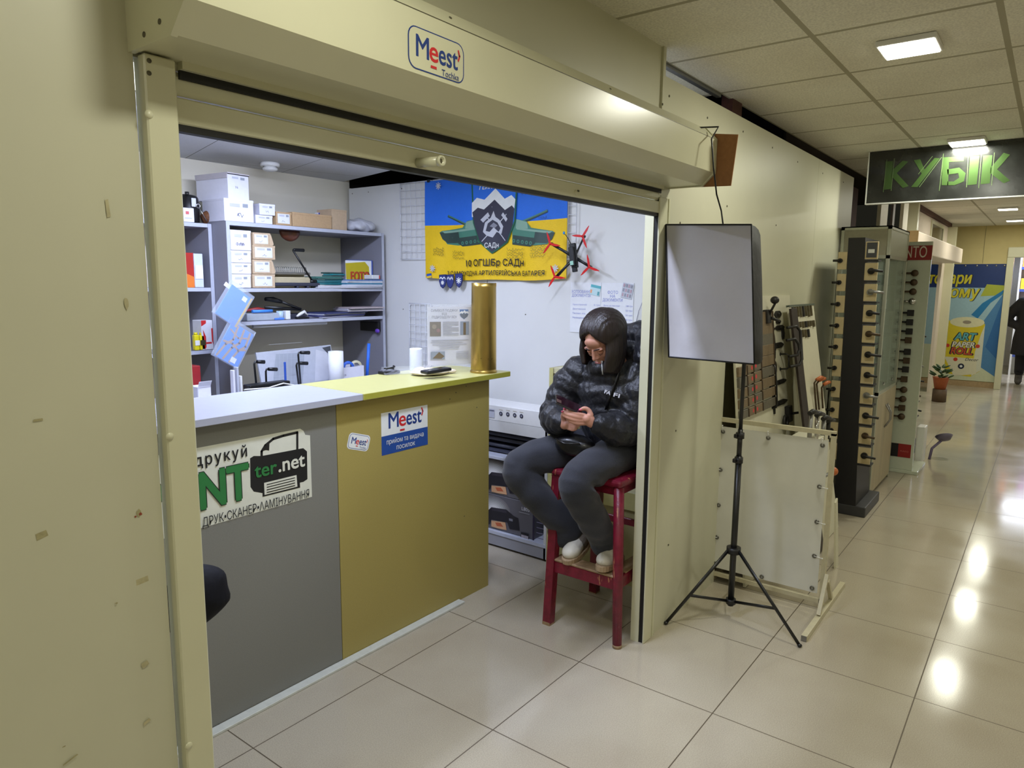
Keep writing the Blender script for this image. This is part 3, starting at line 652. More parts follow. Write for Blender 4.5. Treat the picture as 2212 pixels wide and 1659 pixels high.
# shield patches under the flag
def patch(px, py, kind, lab):
    q = onx(px, py, X3-.05); f = Fr(q, (0, -1, 0)); m = MB(); o = [(-.032, .045), (.032, .048), (.034, 0), (.020, -.032), (.002, -.048), (-.020, -.034), (-.033, 0)]
    m.prism(o, f, -.004, 0, ink((36, 44, 92), .7)); m.pl(f, [(p[0]*.86, p[1]*.88) for p in o], ink((52, 62, 128), .7))
    if kind == 0: m.pl(f, [(-.028, .014), (-.014, .022), (0, .012), (.014, .024), (.028, .012), (.028, .022), (.014, .033), (0, .022), (-.014, .032), (-.028, .024)], WHT)
    n = 4 if kind != 1 else 0
    for k in range(n):
        t = math.pi*k/4; r = .013 if kind == 0 else .020; c = (-.008 if kind == 0 else .0)
        m.ln(f, [(-r*math.cos(t), c-r*math.sin(t)), (r*math.cos(t), c+r*math.sin(t))], .006, WHT)
    if kind == 1: m.pl(f, [(-.028, .010), (-.014, .020), (0, .008), (.014, .020), (.028, .008), (.028, .022), (.014, .034), (0, .022), (-.014, .033), (-.028, .024)], LG)
    m.build('shield_patch', label=lab, cat='patch', group='shield patches under the flag')
patch(956, 608, 0, 'navy shield patch with mountains and star, leftmost under the flag')
patch(972, 608, 1, 'plain navy shield patch with pale mountains, middle of three under the flag')
patch(991, 606, 2, 'navy shield patch with a large white star, rightmost under the flag')
q = onx(927, 596, X3-.04); f = Fr(q, (0, -1, 0)).rot(8); m = MB(); m.fbox(f, -.024, .024, -.016, .016, -.003, 0, ink((90, 100, 120))); m.rc(f, -.022, 0, .022, .014, ink((40, 90, 190))); m.rc(f, -.022, -.014, .022, 0, ink((236, 200, 50))); m.build('flag_patch', label='tiny blue and yellow flag patch at the lower left corner of the flag', cat='patch')

# racing drone hanging on the wall: built flat in its own frame, then turned
PRP = mat('red_propeller', (214, 30, 32), .25, noise=.05); CF = mat('carbon_frame', (22, 24, 26), .35, noise=.2)
hub = [onx(1262, 511, X3-.06), onx(1192, 527, X3-.12), onx(1276, 577, X3-.06), onx(1202, 598, X3-.12)]
ctr = onx(1241, 556, X3-.09)
dr = thing('quadcopter_drone', ctr, 'black racing drone with four red three-bladed propellers hung on the wall beside the flag', 'drone')
m = MB(); ax = Vector((-.95, -.15, .2)).normalized()
for h_ in hub: m.tube([ctr, ctr.lerp(h_, .5), h_], [.011, .008, .009], CF, 8, flat=.5)
m.build('arms', dr)
f = Fr(ctr, (0, -1, 0)).rot(9); m = MB(); m.fbox(f, -.020, .020, -.062, .080, -.004, .016, CF, .003); m.fbox(f, -.016, .016, -.05, .06, .018, .034, BLACK, .004); m.fbox(f, -.014, .014, -.085, -.062, .0, .022, BLACK, .004); m.fbox(f, -.012, .010, -.045, -.022, .034, .037, ink((160, 210, 190)))
m.build('body', dr)
m = MB(); m.tube([f.at(-.008, .08, .01), f.at(-.018, .115, .02), f.at(-.03, .14, .03)], .0022, BLACK, 6); m.ell(f.at(-.033, .146, .032), (.007, .007, .009), ink((60, 150, 220))); m.build('antenna', dr)
for i, h_ in enumerate(hub):
    m = MB(); m.lathe([(0, .02), (.006, .02), (.009, .008), (.009, -.004), (0, -.004)], BLACK, h_, (-1, 0, 0), 14); mo = m.build('motor', dr)
    m = MB(); fh = Fr(h_+Vector((-.018, 0, 0)), (0, -1, 0)).rot((-35, 20, 12, 25)[i])
    for k in range(3):
        fk = fh.rot(120*k+90); m.prism([(.0, -.005), (.02, -.008), (.045, -.008), (.072, -.002), (.072, .001), (.05, .005), (.02, .006), (0, .005)], fk, -.0012+.001*(k == 0), .0014, PRP)
    m.lathe([(0, .004), (.007, .003), (.008, -.003)], PRP, fh.O, (-1, 0, 0), 12); m.build('propeller', dr)
# price sheets
BL_ = ink((140, 147, 206)); BLF = ink((158, 164, 214))
def sheet(px0, py0, px1, py1, title, rows, lab, pic):
    a = onx(px0, py0, X3-.004); w, h = .21, .297; f = Fr((X3-.004, a.y, a.z-h), (0, -1, 0)); m = MB()
    m.fbox(f, 0, w, 0, h, -.002, 0, PAPER)
    for i, t in enumerate(title): m.tx(f, t, w*.36, h-.055-i*.022, .024, BL_, bold=.01, wid=min(w*.62, .017*len(t)))
    for i, (a_, b_) in enumerate(rows):
        m.tx(f, a_, w*.08, h*.56-i*.026, .013, BLF, align='LEFT', wid=min(w*.52, .0075*len(a_))); m.tx(f, b_, w*.88, h*.56-i*.026, .014, BLF, wid=w*.2)
    g2 = f.sh(w*.82, h*.85).rot(-10)
    if pic == 0:
        m.rc(g2, -.034, -.03, .034, .03, ink((196, 224, 228))); m.rc(g2, -.034, .014, .034, .03, ink((96, 180, 190))); m.rc(g2, -.032, -.02, -.02, 0, ink((240, 170, 130))); m.rc(g2, .018, -.026, .03, -.004, ink((90, 160, 170)))
    else:
        m.rc(g2, -.036, -.043, .034, .043, ink((196, 200, 208)))
        for r_ in range(3):
            for c_ in range(4): m.rc(g2, -.031+.016*c_, -.034+.027*r_, -.021+.016*c_, -.016+.027*r_, ink((150, 150, 162)) if (r_+c_) % 2 else ink((188, 158, 170)))
    m.build('price_sheet', label=lab, cat='price sheet', group='price sheets on the booth wall')
sheet(1233, 610, 1300, 718, ['КОПІЮВАННЯ', 'ДОКУМЕНТІВ'], [('Односторонній', '4 грн'), ('Двосторонній', '7 грн'), ('Паспорт, код', '8 грн'), ('Переведення', '')], 'white copying price sheet with a teal picture, left of two on the wall', 0)
sheet(1299.5, 611, 1368, 720, ['ФОТО', 'НА', 'ДОКУМЕНТИ'], [('Фото на паспорт', '100 грн'), ('Терміново', '50 грн'), ('Електронне фото', '50 грн'), ('Фото на візу', '80 грн'), ('', '120 грн')], 'white photo price sheet with a grid of portraits, right of two on the wall', 1)
m = MB(); a = onx(1393, 640, X3-.006); b = onx(1372, 706, X3-.006); m.tube([a, (a+b)/2+Vector((-.01, .003, .002)), b], .002, ink((150, 150, 165)), 6); m.build('wall_cable', label='thin grey cable slanting down the white wall beside the price sheets', cat='cable')

# ================================================================ SHELVES AT THE BACK OF THE BOOTH
SHG = mat('grey_shelf_board', (138, 138, 150), .5, noise=.04, nscale=180); SHE = mat('grey_shelf_edge', (186, 190, 204), .4, noise=.03)
YF, YB = 3.90, 4.36
def shelf_unit(name, x0, x1, yf, tops, label, legs=True):
    t = thing(name, ((x0+x1)/2, (yf+YB)/2, 0), label, 'shelving unit', 'grey shelving units on the back wall')
    for x in (x0, x1-.022):
        m = MB(); m.box(x, x+.022, yf, YB-.004, 0, tops[0], SHG); m.box(x, x+.022, yf-.0015, yf, 0, tops[0], SHE); m.build('side_panel', t)
    for z in tops:
        m = MB(); m.box(x0+.022, x1-.022, yf+.004, YB-.004, z-.022, z, SHG); m.box(x0+.022, x1-.022, yf+.002, yf+.004, z-.022, z, SHE); m.build('shelf', t)
    return t
shelf_unit('shelving_unit', 2.345, 3.58, YF, (1.972, 1.580, 1.378, .42), 'wide grey shelving unit stacked with boxes, papers and binding tools')
shelf_unit('shelving_unit', 1.30, 2.343, 4.055, (1.960, 1.582, 1.207, .42), 'narrower grey shelving unit at the left behind the counter')
def sp(px, py, y=YF+.012): return ony(px, py, y)
def shelf_box(name, px0, py0, px1, py1, z, depth, mt, label, cat, group=None, y=YF+.012, lid=None, lab=True, turn=0., txt=None, h=None):
    a = ony(px0, py1, y); b = ony(px1, py1, y); c = ony((px0+px1)/2, py0, y)
    w = b.x-a.x; h = h or c.z-z; t = thing(name, ((a.x+b.x)/2, y+depth/2, z), label, cat, group)
    M = Matrix.Translation(((a.x+b.x)/2, y, z)) @ Matrix.Rotation(math.radians(turn), 4, 'Z')
    m = MB(); m.box(-w/2, w/2, 0, depth, 0, h, mt, .002, M=M); m.build('carton', t)
    m = MB(); m.box(-w/2-.001, w/2+.001, -.001, depth, h-.012, h+.001, lid or mt, .001, M=M); m.build('lid', t)
    if lab:
        f = Fr(M @ Vector((-w/2, -.0015, 0)), M.to_3x3() @ Vector((1, 0, 0))); m = MB(); LB = ink((226, 228, 232)) if mt != WB else ink((206, 208, 222))
        if mt != WB: m.rc(f, w*.08, h*.14, w*.86, h*.88, LB)
        m.rc(f, w*.62, h*.66, w*.80, h*.82, ink((150, 156, 166))); m.rc(f, w*.18, h*.66, w*.52, h*.80, ink((196, 198, 212)))
        r = random.Random(int(px0+py0))
        u0 = w*r.uniform(.3, .45)
        m.ln(f, [(u0+i*w*.05, h*(.30+.10*r.uniform(-1, 1))) for i in range(5)], h*.02, ink((92, 92, 120)))
        if txt: m.tx(f, txt, w*.45, h*.3, h*.2, ink((100, 100, 130)))
        m.build('paper_label', t)
    return t
WB = mat('white_carton', (226, 226, 238), .55, noise=.02); WBS = mat('grey_white_carton', (196, 190, 196), .6, noise=.02); KB = mat('kraft_carton', (186, 156, 118), .75, noise=.05, nscale=70); KB2 = mat('pale_kraft_carton', (196, 172, 142), .75, noise=.05, nscale=70)
ZA, ZB, ZC = 1.9735, 1.5815, 1.3795
# top of the wide unit
shelf_box('storage_box', 486, 431, 549, 483, ZA, .24, WB, 'large white box with a printed label, lower of two stacked on the shelf top', 'box', txt='A')
q0 = ony(494, 436, YF+.02); q1 = ony(542, 436, YF+.02); zt2 = ony(520, 379, YF+.02).z; zb2 = 2.101
t = thing('storage_box', (2.37, 4.03, zb2), 'big white lidded box with grey side, upper of two stacked on the shelf top', 'box')
f = Fr(Vector((q0.x, YF+.02, zb2)), (1, .10, 0)); w = q1.x-q0.x; h = zt2-zb2
m = MB(); m.fbox(f, 0, w, 0, h, -.30, 0, WB, .002); m.build('carton', t)
m = MB(); m.fbox(f, -.003, w+.003, h, h+.004, -.303, .003, INKK); m.fbox(f, -.004, w+.004, h+.004, h+.010, -.304, .004, WBS); m.fbox(f, -.005, -.001, h-.022, h+.008, -.30, .0, WBS); m.build('lid', t)
m = MB(); m.rc(f, w*.6, h*.82, w*.8, h*.92, ink((150, 156, 166)), .001); m.rc(f, w*.2, h*.84, w*.5, h*.92, ink((190, 194, 208)), .001); m.tx(f, 'У6', w*.4, h*.5, h*.13, ink((90, 90, 120)), n=.001); m.build('paper_label', t)
shelf_box('small_box', 553, 467, 589, 487, ZA, .16, WB, 'small white box with printed strip, underneath another beside the large white boxes', 'box', h=.050)
shelf_box('small_box', 562, 446, 594, 469, ZA+.054, .14, WB, 'small white box on top of another, just right of the two large boxes', 'box', h=.066, turn=-4)
shelf_box('small_box', 597, 461, 631, 492, ZA, .18, KB, 'small brown box with a white label on the shelf top', 'box', h=.080, turn=2)
t = shelf_box('long_carton', 633, 463, 717, 500, ZA, .12, KB, 'long brown cardboard carton lying on the shelf top', 'box', lab=False, h=.088)
t = shelf_box('long_carton', 718, 448, 750, 502, ZA, .16, KB2, 'upright open brown carton at the right end of the shelf top', 'box', lab=False, h=.135, y=YF+.03)
q = ony(700, 458, YF+.17); tb = thing('leaflet_box', (q.x, YF+.18, ZA), 'white and blue printed box behind the long brown carton', 'box')
m = MB(); f = Fr(Vector((q.x-.055, YF+.16, ZA)), (1, 0, 0)); m.fbox(f, 0, .145, 0, .118, -.04, 0, WB, .002); m.rc(f, 0, .075, .05, .117, ink((70, 74, 170)), .001); m.rc(f, .055, .08, .135, .105, ink((176, 200, 214)), .001); m.build('carton', tb)
# crumpled carrier bag
BAG = mat('white_film', (228, 230, 240), .25, trans=.2, bump=.6, bscale=20, noise=.03)
q = ony(786, 500, YF+.07); m = MB(); m.ell((q.x, YF+.12, ZA+.045), (.125, .10, .050), BAG, n=34, seg=18)
for v in m.v: n_ = .014*math.sin(v.x*55+v.z*60)*math.cos(v.y*48); v += Vector((n_, n_, n_*.8)); v.z = max(v.z, ZA+.001)
m.build('carrier_bag', label='crumpled white plastic bag at the right end of the shelf top', cat='bag')
# left top: coffee pot like black unit, white card box, basket, green picture
t = thing('studio_lamp_head', (2.10, 4.16, 1.961), 'black cylindrical lamp head with cord lying on top of the narrow shelving unit', 'lamp head')
q = ony(418, 450, 4.12); m = MB(); m.lathe([(0, 0), (.062, 0), (.066, .02), (.060, .10), (.05, .155), (.042, .165), (0, .168)], BLACK, (q.x-.02, 4.16, 1.961), (.12, 0, 1), 28); m.build('housing', t)
m = MB(); m.cyl((q.x-.03, 4.13, 2.12), (q.x-.03, 4.13, 2.142), .012, BLACK); m.build('knob', t)
m = MB(); fq = Fr(Vector((q.x-.012, 4.09, 2.075)), (1, 0, 0)); m.fbox(fq, -.016, .012, -.02, .03, 0, .004, ink((214, 216, 226)), .002); m.build('silver_plate', t)
m = MB(); a = ony(428, 445, 4.08); b = ony(447, 478, 4.08); m.tube([a+Vector((.012*math.cos(i*.7), 0, .012*math.sin(i*.7))) for i in range(9)], .003, CHROME, 6, closed=True); m.tube([a+Vector((.005, 0, -.01)), b], .0025, CHROME, 6); m.build('hook_wire', t)
a = ony(393, 476, 4.062); b = ony(420, 476, 4.062); t = thing('card_box', ((a.x+b.x)/2, 4.08, 1.961), 'small white rounded card box with red print beside the black lamp head', 'box')
f = Fr(Vector((a.x-.04, 4.060, 1.961)), (1, 0, 0)); w = b.x-a.x+.04; m = MB(); m.fbox(f, 0, w, 0, .082, -.06, 0, WB, .004); m.build('carton', t)
m = MB(); m.rc(f, w*.55, .045, w*.72, .062, ink((210, 100, 104)), .001); m.rc(f, w*.5, .02, w*.86, .026, ink((190, 192, 206)), .001); m.build('print', t)
q = ony(449, 478, 4.12); WK = mat('wicker', (112, 70, 40), .7, noise=.35, nscale=60, bump=.4)
t = thing('wicker_basket', (q.x, 4.14, 1.961), 'small brown wicker basket with a purple ribbon lying beside the large white boxes', 'basket')
m = MB(); m.lathe([(0, 0), (.03, 0), (.042, .03), (.05, .065), (.046, .066), (.036, .03), (0, .01)], WK, (q.x-.03, 4.13, 1.985), (.8, -.3, .35), 20); m.build('weave', t)
m = MB(); m.ell((q.x+.025, 4.10, 2.02), (.020, .016, .024), ink((70, 50, 110))); m.build('ribbon', t)
a = ony(446, 453, 4.28); b = ony(486, 455, 4.28); m = MB(); m.box(a.x, b.x+.02, 4.28, 4.29, 1.961, a.z, mat('green_print_card', (58, 110, 48), .5, noise=.3, nscale=20)); m.build('green_picture', label='green printed picture card standing behind the wicker basket', cat='picture')
# first compartment: white boxes and kraft boxes in two columns
for i, (v0, v1, s_) in enumerate(((497, 541, 'top of the column'), (541, 568, 'second from the top'), (568, 592, 'third from the top'), (592, 625, 'at the bottom'))):
    a = ony(520, v1, YF+.012).z; b = ony(520, v0, YF+.012).z; a = ZB if i == 3 else a; 
    shelf_box('paper_box', 499+i*.6, v0, 543, v1, a+.001, .22, WB, 'white box %s of four white boxes at the left of the shelf' % s_, 'box', 'white boxes in a column on the shelf', h=b-a-.003, txt=('Фото' if i == 0 else None))
for i, (v0, v1, s_) in enumerate(((503, 531, 'topmost'), (530, 561, 'second'), (561, 592, 'third'), (592, 626, 'lowest'))):
    a = ony(570, v1, YF+.012).z; b = ony(570, v0, YF+.012).z; a = ZB if i == 3 else a
    t = shelf_box('kraft_box', 547, v0, (584, 595, 588, 595)[i], v1, a+.001, .22, KB2, 'brown kraft box with white label, %s of four in the brown column' % s_, 'box', 'brown kraft boxes in a column on the shelf', h=b-a-.003)
    if i in (0, 2):
        c = ony((584, 0, 588)[i], v1, YF); m = MB(); m.prism([(0, 0), (.0, b-a-.01), (.012, b-a-.012), (.030, .01), (.022, 0)], Fr(Vector((c.x, YF+.008, a+.002)), (1, 0, 0)), -.002, 0, KB2); m.build('open_flap', t)
# comb binding machine with lever
t = thing('binding_machine', (2.76, 4.05, ZB), 'beige comb binding machine with a black angled lever and black comb rack', 'binding machine')
a = ony(598, 620, YF+.03); b = ony(676, 620, YF+.03); BE = mat('beige_plastic', (190, 178, 146), .5, noise=.04)
m = MB(); m.box(a.x-.02, b.x, YF+.05, YF+.28, ZB, ZB+.07, BE, .006); m.build('body', t)
m = MB(); m.box(a.x-.02, b.x+.008, YF+.06, YF+.20, ZB+.085, ZB+.10, STEEL, .003); m.box(a.x, b.x, YF+.12, YF+.17, ZB+.07, ZB+.085, BE); m.build('comb_rail', t)
m = MB()
for k in range(18): x = a.x+.01+k*(b.x-a.x-.02)/17; m.tube([(x, YF+.08, ZB+.10), (x, YF+.085, ZB+.128), (x+.006, YF+.10, ZB+.135)], .0022, STEEL, 5)
o = m.build('comb_tooth', t, kind='stuff')
c0 = ony(675, 608, YF+.05); c1_ = ony(633, 541, YF+.05); c2_ = ony(656, 541, YF+.05)
m = MB(); m.tube([c0, c1_], .0065, BLACK, 8); m.tube([c1_, c1_+Vector((.008, 0, .004)), c2_], [.0065, .010, .011], BLACK, 10); m.build('lever', t)
m = MB(); m.cyl(c0+Vector((-.02, 0, 0)), c0+Vector((.03, 0, 0)), .012, BLACK); m.build('pivot', t)
a = ony(598, 620, YF+.01); b = ony(693, 622, YF+.01); t = thing('hole_punch', ((a.x+b.x)/2, YF+.04, ZB), 'long dark grey multi hole punch bar in front of the binding machine', 'punch')
DG = mat('dark_grey_plastic', (56, 58, 72), .45, noise=.05); m = MB(); m.box(a.x-.02, b.x, YF+.015, YF+.05, ZB+.012, ZB+.034, DG, .006); m.build('bar', t)
for px in (642, 664, 685): q = ony(px, 620, YF+.03); m = MB(); m.box(q.x-.010, q.x+.008, YF+.016, YF+.048, ZB, ZB+.013, DG, .003); m.build('foot', t)
# hanging dark decoration under the shelf top
q = ony(628, 510, YF+.09); BD = mat('brown_lacquer', (92, 48, 30), .3, noise=.4, nscale=25)
m = MB(); m.ell((q.x, YF+.10, 1.949), (.078, .03, .068), BD, n=24, seg=14)
for v in m.v: v.z = min(v.z, 1.948)
m.build('brown_ornament', label='dark brown striped half round ornament hung under the shelf top', cat='ornament')
# FOTO sign
t = thing('folded_sign', (3.40, 4.02, ZB), 'yellow printed sign reading FOTO leaning at the right of the shelf', 'sign')
a = ony(746, 566, YF+.14); b = ony(808, 562, YF+.05); U = Vector((b.x-a.x, -.06, 0)); w = U.length; f = Fr(Vector((a.x, YF+.14, ZB+.022)), U)
h_ = a.z-ZB-.01; m = MB(); m.fbox(f, 0, w, 0, h_, -.004, 0, WHT); m.pl(f, [(.006, .004), (w-.012, .004), (w-.02, h_*.75), (w-.05, h_-.008), (0.0, h_-.02)], ink((196, 178, 30)), .0008); m.tx(f, 'FOTO', w*.56, h_*.32, h_*.55, INKK, bold=.03, wid=w*.72, n=.0012); m.tx(f, 'FOTO', w*.54, h_*.33, h_*.52, ink((190, 70, 30)), bold=.03, wid=w*.70, n=.0016); m.build('panel', t)
m = MB(); m.fbox(f, .01, w+.012, -.01, h_+.004, -.012, -.006, ink((70, 96, 190))); m.build('back_sheet', t)
# books, booklets and paper stacks
def flat_pile(name, px, pxr, y, z, cols, label, cat, th=.006, dep=.2, turn=0., jit=.01, group=None):
    a = ony(px, 620, y); b = ony(pxr, 620, y); w = b.x-a.x; o = []
    for k, c in enumerate(cols):
        M = Matrix.Translation(((a.x+b.x)/2+rnd.uniform(-jit, jit), y+dep/2+rnd.uniform(-jit, jit), z+k*th)) @ Matrix.Rotation(math.radians(turn+rnd.uniform(-6, 6)*jit*50), 4, 'Z')
        m = MB(); m.box(-w/2, w/2, -dep/2, dep/2, 0, th*.86, ink(c), .0008, M=M)
        m.build(name, label=label[k] if isinstance(label, list) else label, cat=cat, group=group or 'stacked items '+label[0] if isinstance(label, list) else group)
names = ['lowest', 'second', 'third', 'fourth', 'fifth', 'sixth', 'topmost']
TEAL = [(30, 120, 128), (24, 104, 112), (60, 140, 150), (28, 84, 80), (50, 120, 110), (70, 90, 170)]
flat_pile('ink_packet', 684, 742, YF+.05, ZB+.022, TEAL[:5], ['teal and green ink packet, %s of the pile before the sign' % names[k] for k in range(5)], 'packet', .011, .12, 6, .012, 'teal packets on the shelf')
flat_pile('ink_packet', 712, 748, YF+.10, ZB+.0772, [(32, 92, 90), (40, 150, 160), (26, 70, 66)], ['dark teal packet %s in the upper heap beside the sign' % names[k] for k in range(3)], 'packet', .010, .08, 12, .01, 'teal packets on the shelf')
flat_pile('envelope', 690, 770, YF+.0, ZB, [(214, 214, 222), (222, 224, 230)], ['white envelope, %s one under the teal packets' % n for n in ('lower', 'upper')], 'envelope', .009, .18, -3, .006, 'envelopes on the shelf')
flat_pile('document_folder', 752, 826, YF-.012, ZB, [(200, 202, 216), (216, 218, 226), (206, 212, 226), (56, 130, 166), (224, 226, 232), (216, 222, 232), (96, 132, 190)], ['document folder, %s of the pile at the right end of the shelf' % n for n in names], 'folder', .0085, .26, -2, .008, 'folders at the right end of the shelf')
a = ony(800, 600, YF+.03); m = MB(); m.box(a.x, a.x+.075, YF+.01, YF+.12, ZB+.062, ZB+.092, WHT, .003); m.rc(Fr(Vector((a.x, YF+.0095, ZB+.062)), (1, 0, 0)), .064, .002, .073, .028, ink((220, 70, 60))); m.build('photo_paper_pack', label='white photo paper pack with a red end on top of the folders', cat='pack')
# second compartment
a = ony(530, 690, YF+.05); b = ony(600, 690, YF+.05)
t = thing('plastic_tray', ((a.x+b.x)/2, YF+.1, ZC), 'shallow clear plastic tray of stationery with a blue roll on the second shelf', 'tray'); m = MB(); m.box(a.x, b.x, YF+.03, YF+.2, ZC, ZC+.045, mat('frosted_plastic', (196, 204, 214), .3, alpha=.7, noise=.05), .004); m.build('tray', t)
q = ony(550, 672, YF+.02); m = MB(); m.cyl((q.x-.01, YF+.03, ZC+.058), (q.x+.13, YF+.03, ZC+.058), .010, ink((70, 140, 226)), n=12); m.build('blue_roll', t)
q = ony(560, 668, YF+.1); m = MB(); m.tube([(q.x-.08, YF+.13, ZC+.06), (q.x, YF+.12, ZC+.07), (q.x+.07, YF+.10, ZC+.055)], [.008, .012, .009], ink((150, 44, 40)), 10); m.build('red_stapler', label='dark red handled tool lying behind the plastic tray', cat='tool')
t = thing('paper_trimmer', (2.75, YF+.2, ZC), 'black guillotine arm of a paper trimmer raised on the second shelf', 'paper trimmer')
a = ony(573, 646, YF+.08); b = ony(608, 652, YF+.08); c = ony(650, 668, YF+.08); e = ony(572, 664, YF+.1)
m = MB(); m.tube([a, a.lerp(b, .5)+Vector((0, 0, .006)), b], [.012, .017, .011], BLACK, 10); m.build('handle', t)
m = MB(); m.tube([b, c], .008, BLACK, 8); m.tube([e, c], .010, BLACK, 8, flat=.4); m.build('blade_arm', t)
m = MB(); m.box(a.x, c.x+.05, YF+.09, YF+.35, ZC, ZC+.03, DG, .004); m.build('base', t)
q = ony(609, 685, YF+.03); m = MB(); m.cyl((q.x, YF+.05, ZC), (q.x, YF+.05, ZC+.055), .022, mat('pale_blue_plastic', (176, 200, 224), .4, noise=.03), n=18); m.build('glue_pot', label='pale blue and white glue pot on the second shelf', cat='pot')
q = ony(623, 685, YF+.03); m = MB(); m.box(q.x-.016, q.x+.018, YF+.03, YF+.07, ZC, ZC+.056, PAPER, .003); m.build('note_block', label='white note block beside the glue pot', cat='note block')
q = ony(655, 685, YF+.03); t = thing('stapler', (q.x, YF+.05, ZC), 'white and black stapler in front of the trimmer on the second shelf', 'stapler')
m = MB(); m.box(q.x-.045, q.x+.05, YF+.03, YF+.06, ZC, ZC+.012, BLACK, .004); m.build('base', t)
m = MB(); m.tube([(q.x-.04, YF+.045, ZC+.016), (q.x-.01, YF+.045, ZC+.032), (q.x+.02, YF+.045, ZC+.046), (q.x+.045, YF+.045, ZC+.02)], [.006, .011, .011, .006], WHITE, 10); m.build('arm', t)
q = ony(606, 690, YF+.01); m = MB(); m.box(q.x-.04, q.x+.03, YF+.008, YF+.02, ZC, ZC+.014, ink((80, 130, 220)), .004); m.build('marker', label='small blue marker on the front edge of the second shelf', cat='marker')
flat_pile('plastic_sleeve', 690, 790, YF+.02, ZC, [(160, 160, 176), (66, 70, 120), (190, 192, 204), (60, 66, 110)], ['paper sleeve, %s of the loose heap on the second shelf' % n for n in names[:4]], 'sleeve', .009, .24, 4, .02, 'sleeves on the second shelf')
flat_pile('plastic_sleeve', 758, 826, YF-.02, ZC+.038, [(196, 190, 196), (206, 206, 218), (190, 176, 176)], ['clear sleeve with papers, %s of three at the right of the second shelf' % n for n in ('lowest', 'middle', 'uppermost')], 'sleeve', .010, .2, -8, .015, 'sleeves on the second shelf')
m = MB(); a = ony(550, 704, YF+.03); b = ony(709, 699, YF+.03); m.cyl((a.x, YF+.05, 1.343), (b.x, YF+.05, 1.343), .010, WHITE, n=12); m.box(a.x, b.x, YF+.04, YF+.06, 1.350, 1.355, WHITE); m.build('tube_lamp', label='slim white tube lamp fixed under the second shelf', cat='lamp')
# below: desk with trimmer board, hooks, rolls
t = thing('work_table', (2.6, 3.62, 0), 'pale work table behind the counter under the shelves', 'table')
m = MB(); m.box(2.0, 3.56, 3.42, 3.88, .93, .955, GTOP, .002); m.build('tabletop', t)
for x, y in ((2.03, 3.45), (3.52, 3.45), (2.03, 3.84), (3.52, 3.84)): m = MB(); m.box(x-.02, x+.02, y-.02, y+.02, 0, .93, SHG); m.build('leg', t)
ZW = .957
# big white rule board leaning
a = ony(541, 760, 3.88); b = ony(695, 748, 3.88); c = ony(705, 828, 3.80)
f = Fr(Vector((a.x+.004, 3.80, ZW)), (1, 0, 0), (0, .12, 1)); w = b.x-a.x+.03; h = (a.z-ZW)
t = thing('cutting_board', (a.x+w/2, 3.82, ZW), 'large white and grey ruled trimmer board leaning upright behind the black levers', 'board')
m = MB(); m.prism([(.02, 0), (w+.02, 0), (w, h+.012), (w-.07, h+.010), (0, h)], f, -.012, 0, mat('pale_grey_plastic', (184, 188, 198), .45, noise=.04)); m.build('panel', t)
m = MB(); m.pl(f, [(w*.16, .02), (w*.55, .02), (w*.62, h*.9), (w*.24, h*.92)], ink((160, 166, 176)), .001)
for k in range(8): m.ln(f, [(w*(.2+.05*k), .03), (w*(.24+.05*k), h*.9)], .001, ink((196, 200, 208)), .002)
for k in range(6): m.ln(f, [(w*.17, .03+k*.05), (w*.6, .03+k*.05)], .001, ink((196, 200, 208)), .002)
m.pl(f, [(w*.72, .02), (w*.98, .02), (w*.93, h*.85), (w*.78, h*.95)], ink((204, 206, 214)), .001); m.pl(f, [(w-.072, h-.004), (w-.004, h+.004), (w-.004, h-.05), (w-.03, h-.045)], ink((70, 74, 80)), .0015); m.build('ruled_sheet', t)
for i, (px, pt, pb, dx) in enumerate(((549, 782, 828, 22), (574, 798, 826, 24), (644, 762, 828, 24), (640, 785, 826, 24))):
    y = 3.60+.03*i; a = ony(px, pt, y); b = ony(px+(6 if i != 1 else 1), pb, y); c = ony(px+dx, pt, y)
    t = thing('clamp_lever', (b.x, y, ZW), ('leftmost', 'second from left, shortest', 'tallest, right', 'lower right')[i]+' of the four black bent levers standing on the work table', 'lever', 'black levers on the work table')
    m = MB(); m.tube([(b.x, y, ZW), (a.x, y, a.z-.012), (a.x+.006, y, a.z), (a.x+.02, y, a.z)], .006, BLKMET, 8); m.build('rod', t)
    m = MB(); m.tube([(a.x+.018, y, a.z), (c.x, y, c.z)], [.010, .0115], BLACK, 10); m.build('grip', t)
a = ony(615, 782, 3.62); m = MB(); m.fbox(Fr(Vector((a.x-.006, 3.62, ZW)), (1, 0, .0), (.05, 0, 1)), 0, .016, 0, a.z-ZW, -.004, 0, ink((44, 84, 176)), .002); m.build('blue_ruler', label='blue hole-ended ruler standing between the black levers', cat='ruler')
a = ony(540, 838, 3.50); b = ony(628, 838, 3.50); t = thing('card_printer', ((a.x+b.x)/2, 3.6, ZW), 'low black printer just showing over the grey countertop', 'printer')
m = MB(); m.box(a.x, b.x, 3.50, 3.57, ZW, ony(580, 828, 3.5).z, BLACK, .006); m.build('body', t); m = MB(); m.box(a.x+.02, b.x-.02, 3.499, 3.501, ZW+.02, ZW+.03, DG); m.build('slot', t)
m = MB(); m.tube([ony(528, 842, 3.2)*1.0, ony(580, 838, 3.3), ony(612, 828, 3.4), ony(655, 836, 3.35)], .004, WHITE, 8); m.build('white_cable', label='white cable looping behind the grey countertop', cat='cable')
